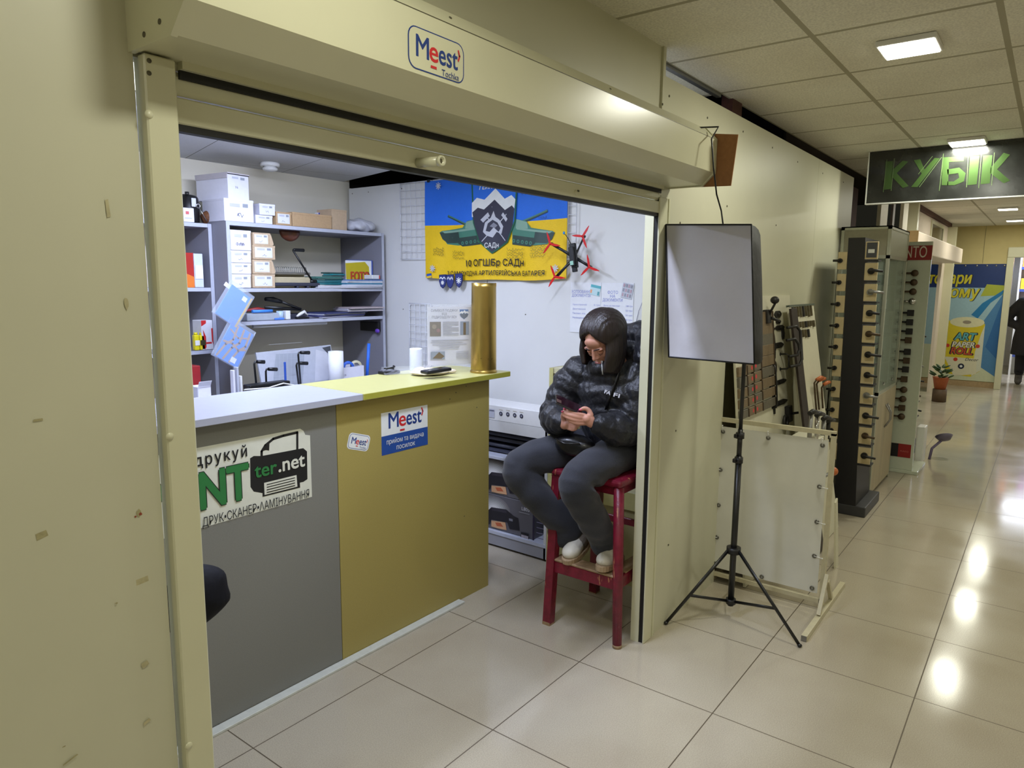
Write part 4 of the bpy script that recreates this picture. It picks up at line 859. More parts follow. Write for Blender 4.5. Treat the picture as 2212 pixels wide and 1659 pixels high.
a = ony(712, 760, 3.62); b = ony(738, 760, 3.62); m = MB(); m.lathe([(0, 0), ((b.x-a.x)/2, 0), ((b.x-a.x)/2, a.z-ZW), ((b.x-a.x)/2-.012, a.z-ZW), ((b.x-a.x)/2-.012, .1)], PAPER, ((a.x+b.x)/2, 3.62, ZW), n=28); m.build('paper_roll', label='upright white paper roll on the work table', cat='paper roll')
a = ony(738, 795, 3.62); b = ony(787, 795, 3.62); t = thing('tape_box', ((a.x+b.x)/2, 3.68, ZW), 'open white box holding tape beside the white paper roll', 'box')
m = MB()
for x0_, x1_, y0_, y1_ in ((a.x, b.x, 3.62, 3.624), (a.x, b.x, 3.746, 3.75), (a.x, a.x+.003, 3.62, 3.75), (b.x-.003, b.x, 3.62, 3.75)): m.box(x0_, x1_, y0_, y1_, ZW, a.z, WB)
m.box(a.x, b.x, 3.62, 3.75, ZW, ZW+.003, WB); m.tx(Fr(Vector((a.x, 3.6195, ZW)), (1, 0, 0)), '19', .025, (a.z-ZW)*.55, .022, ink((90, 90, 110))); m.build('carton', t)
for px, col, lab in ((752, (44, 96, 200), 'blue adhesive tape roll standing in the white box'), (769, (196, 190, 160), 'pale yellow adhesive tape roll standing in the white box')):
    q = ony(px, 790, 3.68); m = MB(); m.lathe([(.022, -.011), (.038, -.011), (.038, .011), (.022, .011), (.022, -.011)], ink(col), (q.x, 3.68, a.z-.006), (.5, 1, 0), 24); m.build('tape_roll', label=lab, cat='tape roll', group='tape rolls in the white box')
q = ony(792, 815, 3.66); r_ = ony(797, 742, 3.66); m = MB(); m.cyl((q.x, 3.66, ZW), (r_.x, 3.66, r_.z), .0105, ink((40, 110, 226)), n=12); m.build('blue_tube', label='bright blue tube standing right of the tape rolls', cat='tube')
a = onx(783, 712, 3.552); b = onx(822, 714, 3.552); t = thing('holder_case', (3.54, (a.y+b.y)/2, 1.24), 'black case with a purple corner fixed on the side of the shelving unit', 'case')
m = MB(); m.box(3.528, 3.556, min(a.y, b.y), max(a.y, b.y), 1.262, 1.332, BLACK, .004); m.build('body', t); m = MB(); m.ell((3.53, min(a.y, b.y)+.01, 1.268), (.012, .022, .016), ink((110, 70, 190))); m.build('purple_corner', t)
# narrow frames standing left of the levers
for i, (px, py) in enumerate(((506, 800), (514, 793), (522, 812))):
    a = ony(px, py, 3.45+.05*i); m = MB(); m.box(a.x-.008, a.x+.004, 3.45+.05*i, 3.48+.05*i, ZW, a.z, (WB, SHE, WHITE)[i], .002)
    m.build('frame_edge', label=('grey-white frame, leftmost of three standing on edge', 'tall grey frame in the middle of three standing on edge', 'short white frame, rightmost of three standing on edge')[i], cat='frame', group='frames on edge on the work table')
# left unit contents
Z1, Z2 = 1.5835, 1.2085
def lbox(name, px0, px1, pt, z, dep, mt, label, cat, y=4.062, bev=.002, extra=None):
    a = ony(px0, 600, y); b = ony(px1, 600, y); c = ony((px0+px1)/2, pt, y); t = thing(name, ((a.x+b.x)/2, y+dep/2, z), label, cat)
    m = MB(); m.box(a.x, b.x, y, y+dep, z, c.z, mt, bev); m.build('body', t); return t, a, b, c
t, a, b, c = lbox('binder', 421, 440, 548, Z1, .22, mat('white_binder', (206, 214, 236), .4, noise=.02), 'white ring binder standing on the narrow unit shelf', 'binder')
m = MB(); m.box(a.x+.004, b.x-.004, 4.058, 4.062, Z1+.05, Z1+.13, WHITE); m.build('spine_label', t)
t, a, b, c = lbox('picture_book', 396, 421, 546, Z1, .20, mat('red_orange_print', (176, 40, 32), .4, noise=.15, nscale=8), 'red and orange book standing left of the white binder', 'book', y=4.07)
m = MB(); m.pl(Fr(Vector((a.x, 4.0695, Z1)), (1, 0, 0)), [(0, 0), (b.x-a.x, 0), (b.x-a.x, .06), (0, .09)], ink((222, 120, 40)), .0005); m.build('orange_print', t)
m = MB(); a = ony(404, 490, 4.2); b = ony(412, 560, 4.1); m.fbox(Fr(Vector((a.x-.06, 4.24, Z1)), (1, 0, 0), (-.1, .05, 1)), 0, .07, 0, .33, -.004, 0, ink((186, 188, 196))); m.build('grey_sheet', label='tall grey board leaning behind the books on the narrow unit', cat='board')
REDP = ink((206, 40, 40)); t, a, b, c = lbox('product_box', 429, 459, 692, Z2, .10, mat('white_blister', (226, 226, 232), .4, noise=.03), 'white box with red corner bands on the narrow unit', 'box')
f = Fr(Vector((a.x, 4.0615, Z2)), (1, 0, 0)); w = b.x-a.x; h = c.z-Z2; m = MB()
for q in ([(0, h), (w*.35, h), (w*.35, h*.9), (0, h*.8)], [(w*.1, h*.7), (w*.3, h*.45), (w*.3, h*.1), (w*.2, 0), (w*.15, .3*h)], [(w*.7, h*.72), (w, h*.74), (w, h*.05), (w*.9, 0), (w*.72, h*.3)], [(w*.3, h*.2), (w*.7, h*.2), (w*.7, h*.26), (w*.3, h*.26)]): m.pl(f, q, REDP)
m.build('red_bands', t)
for i, (p0_, p1_) in enumerate(((413, 424), (425, 437))):
    t, a, b, c = lbox('correction_bottle', p0_, p1_, 724, Z2, .03, mat('yellow_label', (232, 216, 30), .35, noise=.03), ('left', 'right')[i]+' of the two yellow glue bottles on the narrow unit shelf', 'bottle', bev=.006)
    m = MB(); m.box(a.x+.002, b.x-.002, 4.058, 4.062, Z2+.03, Z2+.06, WHITE if i == 0 else ink((60, 60, 30))); m.build('label_band', t)
    m = MB(); m.cyl(((a.x+b.x)/2, 4.077, c.z), ((a.x+b.x)/2, 4.077, c.z+.014), .011, mat('yellow_cap', (230, 214, 20), .3, noise=.02), n=14); m.build('cap', t)
m = MB(); a = ony(407, 640, 4.2); m.fbox(Fr(Vector((a.x-.05, 4.26, Z2)), (1, 0, 0), (-.12, .02, 1)), 0, .06, 0, .30, -.004, 0, ink((196, 200, 210))); m.build('grey_sheet', label='pale board leaning behind the yellow bottles', cat='board')
a = ony(418, 790, 3.9); m = MB(); m.box(a.x-.06, a.x+.03, 3.88, 4.0, ZW, a.z, mat('red_file', (150, 30, 34), .5, noise=.05), .004); m.build('red_folder', label='dark red folder standing at the far left behind the grey countertop', cat='folder')
a = ony(427, 836, 3.5); b = ony(456, 836, 3.5); t = thing('small_carton', ((a.x+b.x)/2, 3.55, ZW), 'small open white carton showing over the grey countertop at the left', 'box')
m = MB(); m.box(a.x, b.x, 3.5, 3.58, ZW, a.z, WB, .003); m.build('carton', t); m = MB(); m.fbox(Fr(Vector((a.x, 3.5, a.z)), (1, 0, 0), (0, -.5, 1)), .002, b.x-a.x-.002, 0, .03, -.001, .001, WB); m.build('flap', t)
# desk that the left things stand on is the same table, lengthened
m = MB(); m.box(1.2, 1.995, 3.30, 4.04, .93, .955, GTOP, .002)
for x, y in ((1.24, 3.34), (1.96, 3.34), (1.24, 4.0), (1.96, 4.0)): m.box(x-.02, x+.02, y-.02, y+.02, 0, .93, SHG)
m.build('side_table', label='low grey side table left of the work table, behind the counter', cat='table')

# two plastic packets hanging on a cord in front of the shelves
PK = mat('pale_blue_pack', (84, 144, 232), .35, noise=.06, nscale=12, coat=.5); FILM = mat('clear_film', (210, 220, 240), .1, alpha=.25, spec=.7, noise=.02)
hk = ony(497, 622, 3.80); 
def packet(px, py, w, h, deg, label, kind):
    q = ony(px, py, 3.79); t = thing('flag_packet', (q.x, 3.79, q.z), label, 'packet', 'plastic packets hanging at the shelf edge')
    f = Fr(q, (1, 0, 0)).rot(deg); m = MB(); m.fbox(f, -w/2, w/2, -h/2, h/2, -.006, 0, PK, .003)
    YS = ink((206, 176, 80)); TAN = ink((176, 148, 120))
    if kind == 0: m.pl(f, [(w/2-.014, -h/2), (w/2, -h/2), (w/2, h/2), (w/2-.012, h/2)], YS)
    else:
        for k in range(3): u = -w*.32+k*w*.27; m.ln(f, [(u-.02, -h*.46), (u+.0, -h*.1), (u+.03, h*.1), (u+.02, h*.46)], .014, TAN)
        m.ln(f, [(-w*.45, -h*.05), (-w*.1, h*.0), (w*.2, -h*.08), (w*.46, h*.02)], .012, TAN); m.ln(f, [(-w*.4, h*.3), (0, h*.2), (w*.4, h*.34)], .010, TAN)
    m.rc(f, w*(.12 if kind == 0 else .1), h*(.28 if kind == 0 else -.44), w*.32, h*(.42 if kind == 0 else -.30), WHT); m.build('folded_cloth', t)
    m = MB(); m.fbox(f, -w/2-.02, w/2+.006, -h/2-.006, h/2+.02, -.008, .002, FILM, .002); m.build('film_bag', t)
packet(506, 661, .155, .200, -35, 'pale blue folded flag in a clear packet, upper of two hanging by the shelf', 0)
packet(507, 745, .165, .225, -32, 'blue and tan patterned cloth in a clear packet, lower of two hanging by the shelf', 1)
m = MB(); a = ony(494, 619, 3.80); m.fbox(Fr(a, (1, 0, 0)).rot(-38), -.03, .035, -.012, .012, -.001, .001, WHT); m.tube([a, a+Vector((.03, 0, -.03)), ony(505, 700, 3.80), ony(507, 705, 3.8)], .0015, WHITE, 6); m.tube([a, Vector((2.352, 3.898, a.z+.03))], .0015, WHITE, 6); m.build('hanging_tag', label='white paper tag and cord holding the two plastic packets', cat='tag')
# smoke detector
q = onz(583, 352, 2.372); t = thing('smoke_detector', (q.x, q.y, 2.34), 'round white smoke detector under the booth ceiling', 'smoke detector')
m = MB(); m.lathe([(0, 0), (.058, 0), (.060, -.012), (.058, -.022), (.044, -.024)], WHITE, (q.x, q.y, 2.372), n=32); m.build('base', t); m = MB(); m.lathe([(.040, -.022), (.040, -.030), (.048, -.034), (.044, -.046), (.02, -.054), (0, -.055)], WHITE, (q.x, q.y, 2.372), n=32); m.build('sensor', t)
# booth lamp (out of sight above the opening)
t = thing('linear_lamp', (2.0, 3.0, 2.33), 'long white linear lamp fixed high above the counter inside the booth', 'lamp')
m = MB(); m.box(1.4, 2.6, 2.94, 3.045, 2.328, 2.36, WHITE, .004); m.build('body', t)
for x in (1.5, 2.5): m = MB(); m.cyl((x, 2.97, 2.36), (x, 2.97, 2.583), .003, STEEL, n=6); m.build('suspension_rod', t)

t = thing('linear_lamp', (1.9, 1.62, 2.53), 'white linear lamp on the ceiling just behind the shutter box, lighting the counter front', 'lamp')
m = MB(); m.box(1.34, 2.46, 1.56, 1.68, 2.53, 2.583, WHITE, .004); m.build('body', t)
# ================================================================ RIGHT SIDE OF THE BOOTH
WCAB = mat('white_cabinet', (206, 206, 206), .4, noise=.02)
t = thing('low_shelf_cabinet', (3.45, 2.75, 0), 'low grey and white cabinet shelf against the right wall holding printer boxes', 'cabinet')
m = MB(); m.box(3.285, 3.60, 2.24, 3.20, .015, .085, GREYL); m.build('plinth', t)
m = MB(); m.box(3.28, 3.60, 2.24, 3.20, .085, .105, SHE); m.build('shelf', t)
m = MB(); m.box(3.27, 3.60, 2.24, 3.20, .565, .585, SHE, .002); m.build('shelf', t)
m = MB(); m.box(3.25, 3.45, 2.24, 2.47, .587, .592, SHE); m.build('loose_board', t)
m = MB(); m.box(3.285, 3.30, 2.24, 3.20, .755, .80, WCAB); m.box(3.285, 3.60, 2.24, 3.20, .735, .755, WCAB); m.build('top_rail', t)
m = MB(); m.box(3.285, 3.60, 2.236, 2.254, .015, .80, WCAB); m.build('side_panel', t); m = MB(); m.box(3.285, 3.60, 3.20, 3.218, .015, .80, WCAB); m.build('side_panel', t)
m = MB(); m.box(3.58, 3.60, 2.25, 3.20, .1, .73, mat('dark_back', (60, 60, 66), .6, noise=.05)); m.build('back_panel', t)
m = MB()
for z in (.63, .67, .70): m.cyl((3.36, 2.26, z), (3.36, 3.19, z), .012, DG, n=10)
m.box(3.34, 3.55, 2.26, 3.19, .593, .61, DG); m.build('paper_tray_rods', label='dark grey rods and tray lying inside the low cabinet', cat='tray')
# plotter carton
t = thing('printer_carton', (3.40, 2.7, .80), 'long white plotter carton with four round icons on top of the low cabinet', 'box')
f = Fr(Vector((3.286, 3.18, .801)), (0, -1, 0)); L_ = 3.18-2.236
m = MB(); m.box(3.287, 3.475, 2.238, 3.18, .801, .895, mat('white_print_carton', (222, 222, 222), .5, noise=.02), .003); m.build('carton', t)
m = MB()
def gu(px, py): q = onx(px, py, 3.286); return (3.18-q.y, q.z-.801)
for px, py in ((1082, 893.5), (1097, 895), (1112, 897), (1126.5, 899)):
    a = gu(px, py); m.cir(f, a[0], a[1], .013, ink((56, 58, 76)), .0012); m.cir(f, a[0], a[1], .007, ink((150, 152, 166)), .0016, k=4); m.rc(f, a[0]-.014, a[1]+.022, a[0]+.014, a[1]+.026, ink((196, 190, 180)), .0012)
a = gu(1066, 893); m.rc(f, a[0]-.20, a[1]-.028, a[0]+.008, a[1]+.026, ink((186, 188, 200)), .0012)
for k in range(6): m.rc(f, a[0]-.03+k*.006, a[1]+.012, a[0]-.026+k*.006, a[1]+.02, ink((44, 44, 80)), .0016)
a = gu(1178, 903); ft = f.sh(a[0], a[1]).rot(180); m.tx(ft, 'A', -.008, 0, .038, INKK, n=.0012); m.tx(ft, '1+', .024, 0, .034, ink((150, 150, 156)), n=.0012)
m.build('print', t)
m = MB(); m.tube([(3.38+.03*math.sin(i), 2.9-.04*i, .90) for i in range(5)], .004, WHITE, 6); m.build('film_scrap', t)
# two printer cartons, one above the other
PG1 = mat('grey_print_carton', (94, 92, 98), .4, noise=.05, nscale=6)
def printer_carton(z0, z1, lab):
    t = thing('printer_carton', (3.42, 2.78, z0), lab, 'box', 'printer cartons in the low cabinet')
    m = MB(); m.box(3.305, 3.55, 2.345, 3.12, z0, z1, PG1, .003); m.build('carton', t)
    f = Fr(Vector((3.304, 3.12, z0)), (0, -1, 0)); h = z1-z0; m = MB()
    def gg(px, py):   # taken on the lower carton
        q = onx(px, py, 3.304); return (3.12-q.y, (q.z-.107)*h/.225)
    for i in range(7):
        k = 1-i*.12; c = (120, 116, 118) if i == 0 else tuple(int(min(235, 112+i*18)) for _ in range(3)); a = gg(1066, 1105); m.cir(f, a[0], a[1]+.02, .13*k, ink(c), ry=.085*k)
    if h > .2:
        pass
    D1 = ink((30, 28, 36)); D2 = ink((50, 46, 56))
    m.pl(f, [gg(*p) for p in ((1046, 1110), (1062, 1095), (1094, 1100), (1110, 1114), (1120, 1119), (1123, 1146), (1101, 1142), (1096, 1128), (1062, 1122), (1058, 1132), (1046, 1130))], D1)
    m.pl(f, [gg(*p) for p in ((1062, 1095), (1094, 1102), (1095, 1108), (1063, 1102))], D2); m.rc(f, *(gg(1100, 1124)), *(gg(1108, 1121)), ink((120, 120, 130)))
    m.pl(f, [gg(*p) for p in ((1062, 1124), (1092, 1128), (1095, 1145), (1076, 1141), (1062, 1137))], ink((206, 160, 120))); m.pl(f, [gg(*p) for p in ((1070, 1128), (1082, 1129), (1088, 1138), (1074, 1136))], ink((186, 96, 60)))
    a = gg(1136, 1100); m.tx(f, 'L805', a[0], a[1], .030, ink((214, 214, 220)), wid=.058); m.rc(f, a[0]-.05, a[1]-.026, a[0]+.03, a[1]-.022, ink((150, 150, 156)))
    a = gg(1151, 1150); m.rc(f, a[0], .0, a[0]+.012, h, ink((86, 52, 150))); m.rc(f, a[0]+.012, 0, .775, h, ink((40, 34, 56)))
    for k in range(5): m.rc(f, a[0]+.03, .02+k*.032, a[0]+.10, .024+k*.032, ink((120, 116, 140)))
    a = gg(1135, 1158); m.rc(f, a[0]-.03, a[1]-.022, a[0]+.028, a[1]+.022, ink((30, 28, 34)))
    for k in range(6): m.rc(f, a[0]-.026+k*.009, a[1]-.014, a[0]-.020+k*.009, a[1]+.006, ink((200, 190, 200)))
    m.build('print', t)
printer_carton(.107, .330, 'grey printer carton marked L805, lower of two in the low cabinet')
printer_carton(.332, .555, 'grey printer carton with printer picture, upper of two in the low cabinet')
# yellow-edged cabinet beside it
YCB = mat('olive_beige_panel', (168, 160, 112), .5, noise=.05, nscale=160); YED = mat('yellow_edge', (196, 190, 128), .4, noise=.03); CRB = mat('cream_board', (206, 200, 164), .45, noise=.03)
t = thing('open_cabinet', (3.45, 1.85, 0), 'olive cabinet with yellow edges and a cream shelf behind the seated person', 'cabinet')
m = MB(); m.box(3.285, 3.60, 2.208, 2.232, 0, 1.155, YCB); m.box(3.2835, 3.285, 2.206, 2.232, 0, 1.155, YED); m.build('side_panel', t)
m = MB(); m.box(3.285, 3.60, 1.42, 1.445, 0, 1.155, YCB); m.build('side_panel', t)
m = MB(); m.box(3.57, 3.60, 1.445, 2.208, 0, 1.15, YCB); m.build('back_panel', t)
m = MB(); m.box(3.29, 3.57, 1.445, 2.208, 1.125, 1.155, CRB); m.build('shelf', t)
m = MB(); m.box(3.285, 3.57, 1.445, 2.208, .50, .525, CRB); m.box(3.283, 3.285, 1.445, 2.208, .43, .525, YED); m.build('shelf', t)
m = MB(); m.box(3.30, 3.315, 1.445, 2.208, .0, .43, YCB); m.build('door', t)
m = MB(); m.box(3.5, 3.57, 1.8, 2.1, 1.156, 1.16, WHITE); m.build('paper_sheet', label='white sheet lying on top of the olive cabinet', cat='sheet')

# ================================================================ THE CORRIDOR
LIT = bpy.data.materials.new('lamp_panel'); LIT.use_nodes = True
_b = LIT.node_tree.nodes['Principled BSDF']; _b.inputs['Base Color'].default_value = (.8, .8, .75, 1); _b.inputs['Emission Color'].default_value = (1, .97, .80, 1); _b.inputs['Emission Strength'].default_value = 9
first = None
for i, x in enumerate(LAMPX):
    for y in (.55, -1.85):
        if y < 0 and i in (1, 7): continue
        lab = ('square white ceiling lamp, %s in the row over the passage' % ('far behind', 'behind', 'nearest', 'largest and brightest', 'second, just above the green sign', 'third, beyond the sign', 'fourth, small and far', 'farthest')[i]) if y > 0 else 'square ceiling lamp, %s in the row along the opposite wall' % ('first', '', 'second', 'third', 'fourth', 'fifth', 'sixth', '')[i]
        t = thing('ceiling_lamp', (x, y, CEIL-.02), lab, 'ceiling lamp', 'square lamps in the corridor ceiling' if y > 0 else 'square lamps along the opposite wall')
        m = MB(); m.box(x-.105, x+.105, y-.105, y+.105, CEIL-.022, CEIL-.001, WHITE, .004); m.build('frame', t)
        m = MB(); m.box(x-.095, x+.095, y-.095, y+.095, CEIL-.026, CEIL-.0221, LIT); m.build('diffuser', t)

# ---------------------------------------------------------------- softbox on its tripod
DIFF = mat('softbox_diffuser', (180, 177, 179), .75, bump=.4, bscale=9, noise=.04, nscale=4, sheen=.2); SBK = mat('softbox_black_cloth', (20, 20, 22), .7, bump=.3, bscale=30, noise=.2)
TL, TR, BR, BL = onx(1437, 485, 2.83), onx(1622, 485, 2.69), onx(1628, 787, 2.66), onx(1443, 771, 2.80)
t = thing('softbox_light', (3.28, 1.127, 0), 'grey-white softbox lamp on a thin black tripod beside the kiosk wall', 'softbox')
cen = (TL+TR+BR+BL)/4; nr = (TR-TL).cross(BL-TL).normalized(); nr = nr if nr.x > 0 else -nr   # points away from the camera side
rear = Vector((3.20, 1.135, 1.56))
def quad(a, b, s, t_): return a[0].lerp(a[1], s).lerp(a[3].lerp(a[2], s), t_)
C4 = (TL, TR, BR, BL); m = MB(); N = 16; V = []; F = []
for j in range(N+1):
    for i in range(N+1):
        s_, t_ = i/N, j/N; p = quad(C4, 0, s_, t_); e = min(s_, 1-s_, t_, 1-t_)
        V.append(p+nr*(.006+.012*(1-math.exp(-e*14))+.006*math.sin(t_*17+s_*3+2*math.sin(s_*5))*math.sin(s_*3.1)-.010*math.sin(math.pi*s_)*math.sin(math.pi*t_)))
for j in range(N):
    for i in range(N): a = j*(N+1)+i; F.append((a, a+N+1, a+N+2, a+1))
m.add(V, F, DIFF, True); m.build('diffuser', t, label='pale grey cloth front')
m = MB(); NS = 8; rings = []
out = [C4[k].lerp(C4[(k+1) % 4], i/6) for k in range(4) for i in range(6)]
for j in range(NS+1):
    s_ = j/NS; rr_ = 1-s_; bul = math.sin(math.pi*min(1, s_*1.1))*.085
    ring = []
    for p in out:
        d = (p-cen); ctr_ = cen.lerp(rear, s_); k = (1-s_**2.2)**.8*.93+.07; ring.append(ctr_+d*(k if s_ > 0 else 1)+d.normalized()*bul*.12+nr*(0 if s_ > 0 else .0))
    rings.append(ring)
V = [p for r in rings for p in r]; n = len(out); F = [(j*n+i, j*n+(i+1) % n, (j+1)*n+(i+1) % n, (j+1)*n+i) for j in range(NS) for i in range(n)]
m.add(V, F, SBK, True); m.build('black_shell', t)
m = MB()
for k in range(4): m.tube([C4[k]+nr*.004, C4[(k+1) % 4]+nr*.004], .0032, SBK, 8)
m.build('edge_piping', t)
m = MB(); m.cyl(rear-Vector((.04, 0, 0)), rear+Vector((.09, .0, .0)), .035, BLACK, r1=.03, n=20); m.build('lamp_socket', t)
m = MB(); pz = 1.50
a = rear+Vector((.0, -.03, .17)); m.tube([rear+Vector((.05, -.03, .12)), rear+Vector((.02, -.085, .05)), rear+Vector((.03, -.09, -.06)), rear+Vector((.06, -.03, -.08))], .004, BLACK, 6); m.build('cable_loop', t)
PX_, PY_ = 3.28, 1.127
m = MB(); m.cyl((PX_, PY_, .93), (PX_, PY_, 1.54), .0095, BLKMET); m.build('upper_tube', t)
m = MB(); m.cyl((PX_, PY_, .80), (PX_, PY_, .95), .0120, BLKMET); m.build('middle_tube', t)
m = MB(); m.cyl((PX_, PY_, .065), (PX_, PY_, .82), .0150, BLKMET); m.build('lower_tube', t)
for z in (.92, .80): m = MB(); m.cyl((PX_, PY_, z-.014), (PX_, PY_, z+.014), .020, BLACK, n=14); m.box(PX_-.032, PX_-.015, PY_+.005, PY_+.02, z-.01, z+.01, BLACK, .003); m.build('collar', t)
m = MB(); m.cyl((PX_, PY_, .335), (PX_, PY_, .365), .034, BLACK, n=14); m.build('leg_hub', t)
m = MB(); m.cyl((PX_, PY_, .075), (PX_, PY_, .10), .024, BLACK, n=14); m.build('brace_hub', t)
for fx_, fy_ in ((3.016, 1.345), (3.196, .772), (3.585, 1.235)):
    ft_ = Vector((fx_, fy_, .008)); d = Vector((fx_-PX_, fy_-PY_, 0)).normalized(); h0 = Vector((PX_, PY_, .35))+d*.03
    m = MB(); m.tube([h0, ft_], [.0095, .0085], BLKMET, 8, flat=.7); lg = m.build('leg', t)
    md = h0.lerp(ft_, .62); m = MB(); m.tube([Vector((PX_, PY_, .09))+d*.02, md], .0075, BLKMET, 8, flat=.5); m.build('brace', t)
    m = MB(); m.ell(ft_+Vector((0, 0, .001)), (.011, .011, .009), BLACK, n=10, seg=6); m.build('rubber_foot', lg)
m = MB(); q0 = ony(1508, 272, 1.17); q0.x = min(q0.x, 2.80)
m.tube([Vector((2.78, 1.20, 2.25)), Vector((2.87, 1.145, 2.262)), ony(1537, 300, 1.12), ony(1541, 360, 1.10), ony(1548, 420, 1.10), ony(1558, 455, 1.12), TL.lerp(TR, .72)+Vector((.01, .01, 0))], .0032, BLACK, 8)
m.build('power_cable', label='thin black cable falling from the shutter box to the softbox', cat='cable')

# ---------------------------------------------------------------- framed banner stand
FRM = mat('cream_tube_frame', (198, 190, 160), .4, noise=.06); CLB = mat('worn_white_banner', (224, 223, 214), .5, noise=.06, nscale=5, bump=.1, bscale=6)
XB = 3.645; yl_, yr_, z0_, z1_ = 1.392, .792, .035, .915
t = thing('banner_stand', (XB, 1.09, 0), 'blank white banner laced into a cream metal floor frame behind the tripod', 'banner stand')
m = MB(); e = .011
def bar(m, a, b, r=.011, mt=FRM):
    a = Vector(a); b = Vector(b); d = (b-a).normalized(); s_ = Vector((1, 0, 0)) if abs(d.x) < .9 else Vector((0, 1, 0)); s_ = (s_-d*s_.dot(d)).normalized(); g_ = d.cross(s_)
    V = [p+s_*r*i+g_*r*j for p in (a, b) for i, j in ((-1, -1), (1, -1), (1, 1), (-1, 1))]; m.add(V, [(3, 2, 1, 0), (4, 5, 6, 7)]+[(i, (i+1) % 4, 4+(i+1) % 4, 4+i) for i in range(4)], mt)
bar(m, (XB, yl_, .02), (XB, yl_, z1_)); bar(m, (XB, yr_, .02), (XB, yr_, z1_)); bar(m, (XB, yl_+.01, z1_), (XB, yr_-.011, z1_)); bar(m, (XB, yl_, .05), (XB, yr_, .05)); m.build('frame', t)
for y, x0_, x1_ in ((yr_-.02, 3.264, 4.02), (yl_-.02, 3.30, 3.93)):
    m = MB(); bar(m, (x0_, y, .014), (x1_, y, .014), .013); bar(m, (XB-.13, y, .03), (XB-.012, y, .20), .009); bar(m, (XB+.11, y, .03), (XB+.012, y, .16), .009)
    fo = m.build('foot', t)
    m = MB(); m.box(x0_-.004, x0_, y-.012, y+.012, .002, .026, STEEL); m.build('end_cap', fo)
m = MB(); V = []; F = []; NX, NZ = 20, 24
f = Fr(Vector((XB-.004, yl_-.022, .085)), (0, -1, 0)); W = yl_-yr_-.044; H = z1_-.10-.022
for j in range(NZ+1):
    for i in range(NX+1):
        u, v = i/NX, j/NZ; V.append(f.at(u*W, v*H, .003*math.sin(u*7+v*3)*math.sin(v*5)+.004*math.exp(-((u-.45)**2+(v-.25)**2)*30)))
for j in range(NZ):
    for i in range(NX): a = j*(NX+1)+i; F.append((a, a+1, a+NX+2, a+NX+1))
m.add(V, F, CLB, True)
m.build('banner', t)
GY = mat('steel_grommet', (120, 118, 112), .3, metal=.8, noise=.1)
for u, v, tie in ((.05, .965, 'u'), (.48, .965, 'u'), (.955, .965, 'u'), (.045, .70, 'l'), (.045, .45, ''), (.045, .22, 'l'), (.045, .03, ''), (.955, .70, 'r'), (.955, .47, 'r'), (.955, .245, 'r'), (.955, .03, ''), (.5, .02, '')):
    p = f.at(u*W, v*H, .005); m = MB(); m.tube([p+Vector((0, .0085*math.cos(k*math.pi/5), .0085*math.sin(k*math.pi/5))) for k in range(10)], .0035, GY, 6, closed=True); g_ = m.build('grommet', t)
    d = {'u': (0, 0, .035), 'l': (0, .04, 0), 'r': (0, -.04, 0)}.get(tie)
    if d: m = MB(); m.tube([p+Vector((-.003, 0, 0)), p+Vector(d)+Vector((-.012, 0, 0))], .0022, WHITE, 6); m.ell(p+Vector(d)+Vector((-.012, 0, 0)), (.004, .004, .004), WHITE, n=8, seg=6); m.build('cable_tie', g_)

# ---------------------------------------------------------------- sample boards with door furniture
IRON = mat('blackened_iron', (26, 24, 22), .5, noise=.25, nscale=90); RUST = mat('old_bronze', (78, 62, 42), .45, metal=.3, noise=.25, nscale=60)
BRD = mat('white_board', (214, 210, 186), .5, noise=.02); TIL = mat('brown_sample', (122, 104, 78), .5, noise=.12, nscale=60); TIG = mat('grey_brown_sample', (104, 98, 84), .5, noise=.12, nscale=60)
fa = Fr((3.668, 1.185, .004), (1, 0, 0), (0, .10, 1)); fb = Fr((4.55, 1.02, .004), (1, 0, 0), (0, .175, 1))
def on(fr, px, py, n=0.):
    r = ray(px, py); k = ((fr.O+fr.N*n)-CAM).dot(fr.N)/r.dot(fr.N); p = CAM+r*k-fr.O; return p.dot(fr.U), p.dot(fr.V)
t = thing('sample_board', (4.1, 1.25, 0), 'white leaning board covered with brown sample tiles, black handles and hinges', 'sample board')
ha = 1.57; wa = on(fa, 1712, 800)[0]
m = MB(); m.fbox(fa, 0, wa, 0, ha, -.012, 0, BRD); m.build('panel', t)
RDM = ink((220, 60, 70)); DKT = mat('dark_sample_strip', (70, 54, 36), .5, noise=.1)
cols = [(1592, 1610), (1611, 1624), (1625, 1641), (1643, 1669)]
for r_ in range(9):
    for c_ in range(4):
        vy = 888-r_*23.5-c_*0; px0, px1 = cols[c_]; px0 += (8-r_)*.9-6; px1 += (8-r_)*.9-6
        if r_ > 4 and c_ < 2: continue
        a = on(fa, px0, vy+(1640-px0)*.42); b = on(fa, px1, vy-18+(1640-px1)*.42)
        if a[0] < .005: a = (.005, a[1])
        if b[0]-a[0] < .01 or b[1] > ha-.02: continue
        m = MB(); m.fbox(fa, a[0], b[0], a[1], b[1], .0005, .016, (TIL, TIG)[(r_+c_) % 3 == 0], .002)
        if c_ in (1, 2) and r_ < 6: m.cir(fa, (a[0]+b[0])/2+(b[0]-a[0])*(.2 if c_ == 1 else -.25), (a[1]+b[1])/2, (b[1]-a[1])*.26, RDM, .0165, k=6)
        m.fbox(fa, b[0]-.008, b[0]+.003, a[1], b[1], .0005, .02, DKT)
        m.build('sample_tile', t)
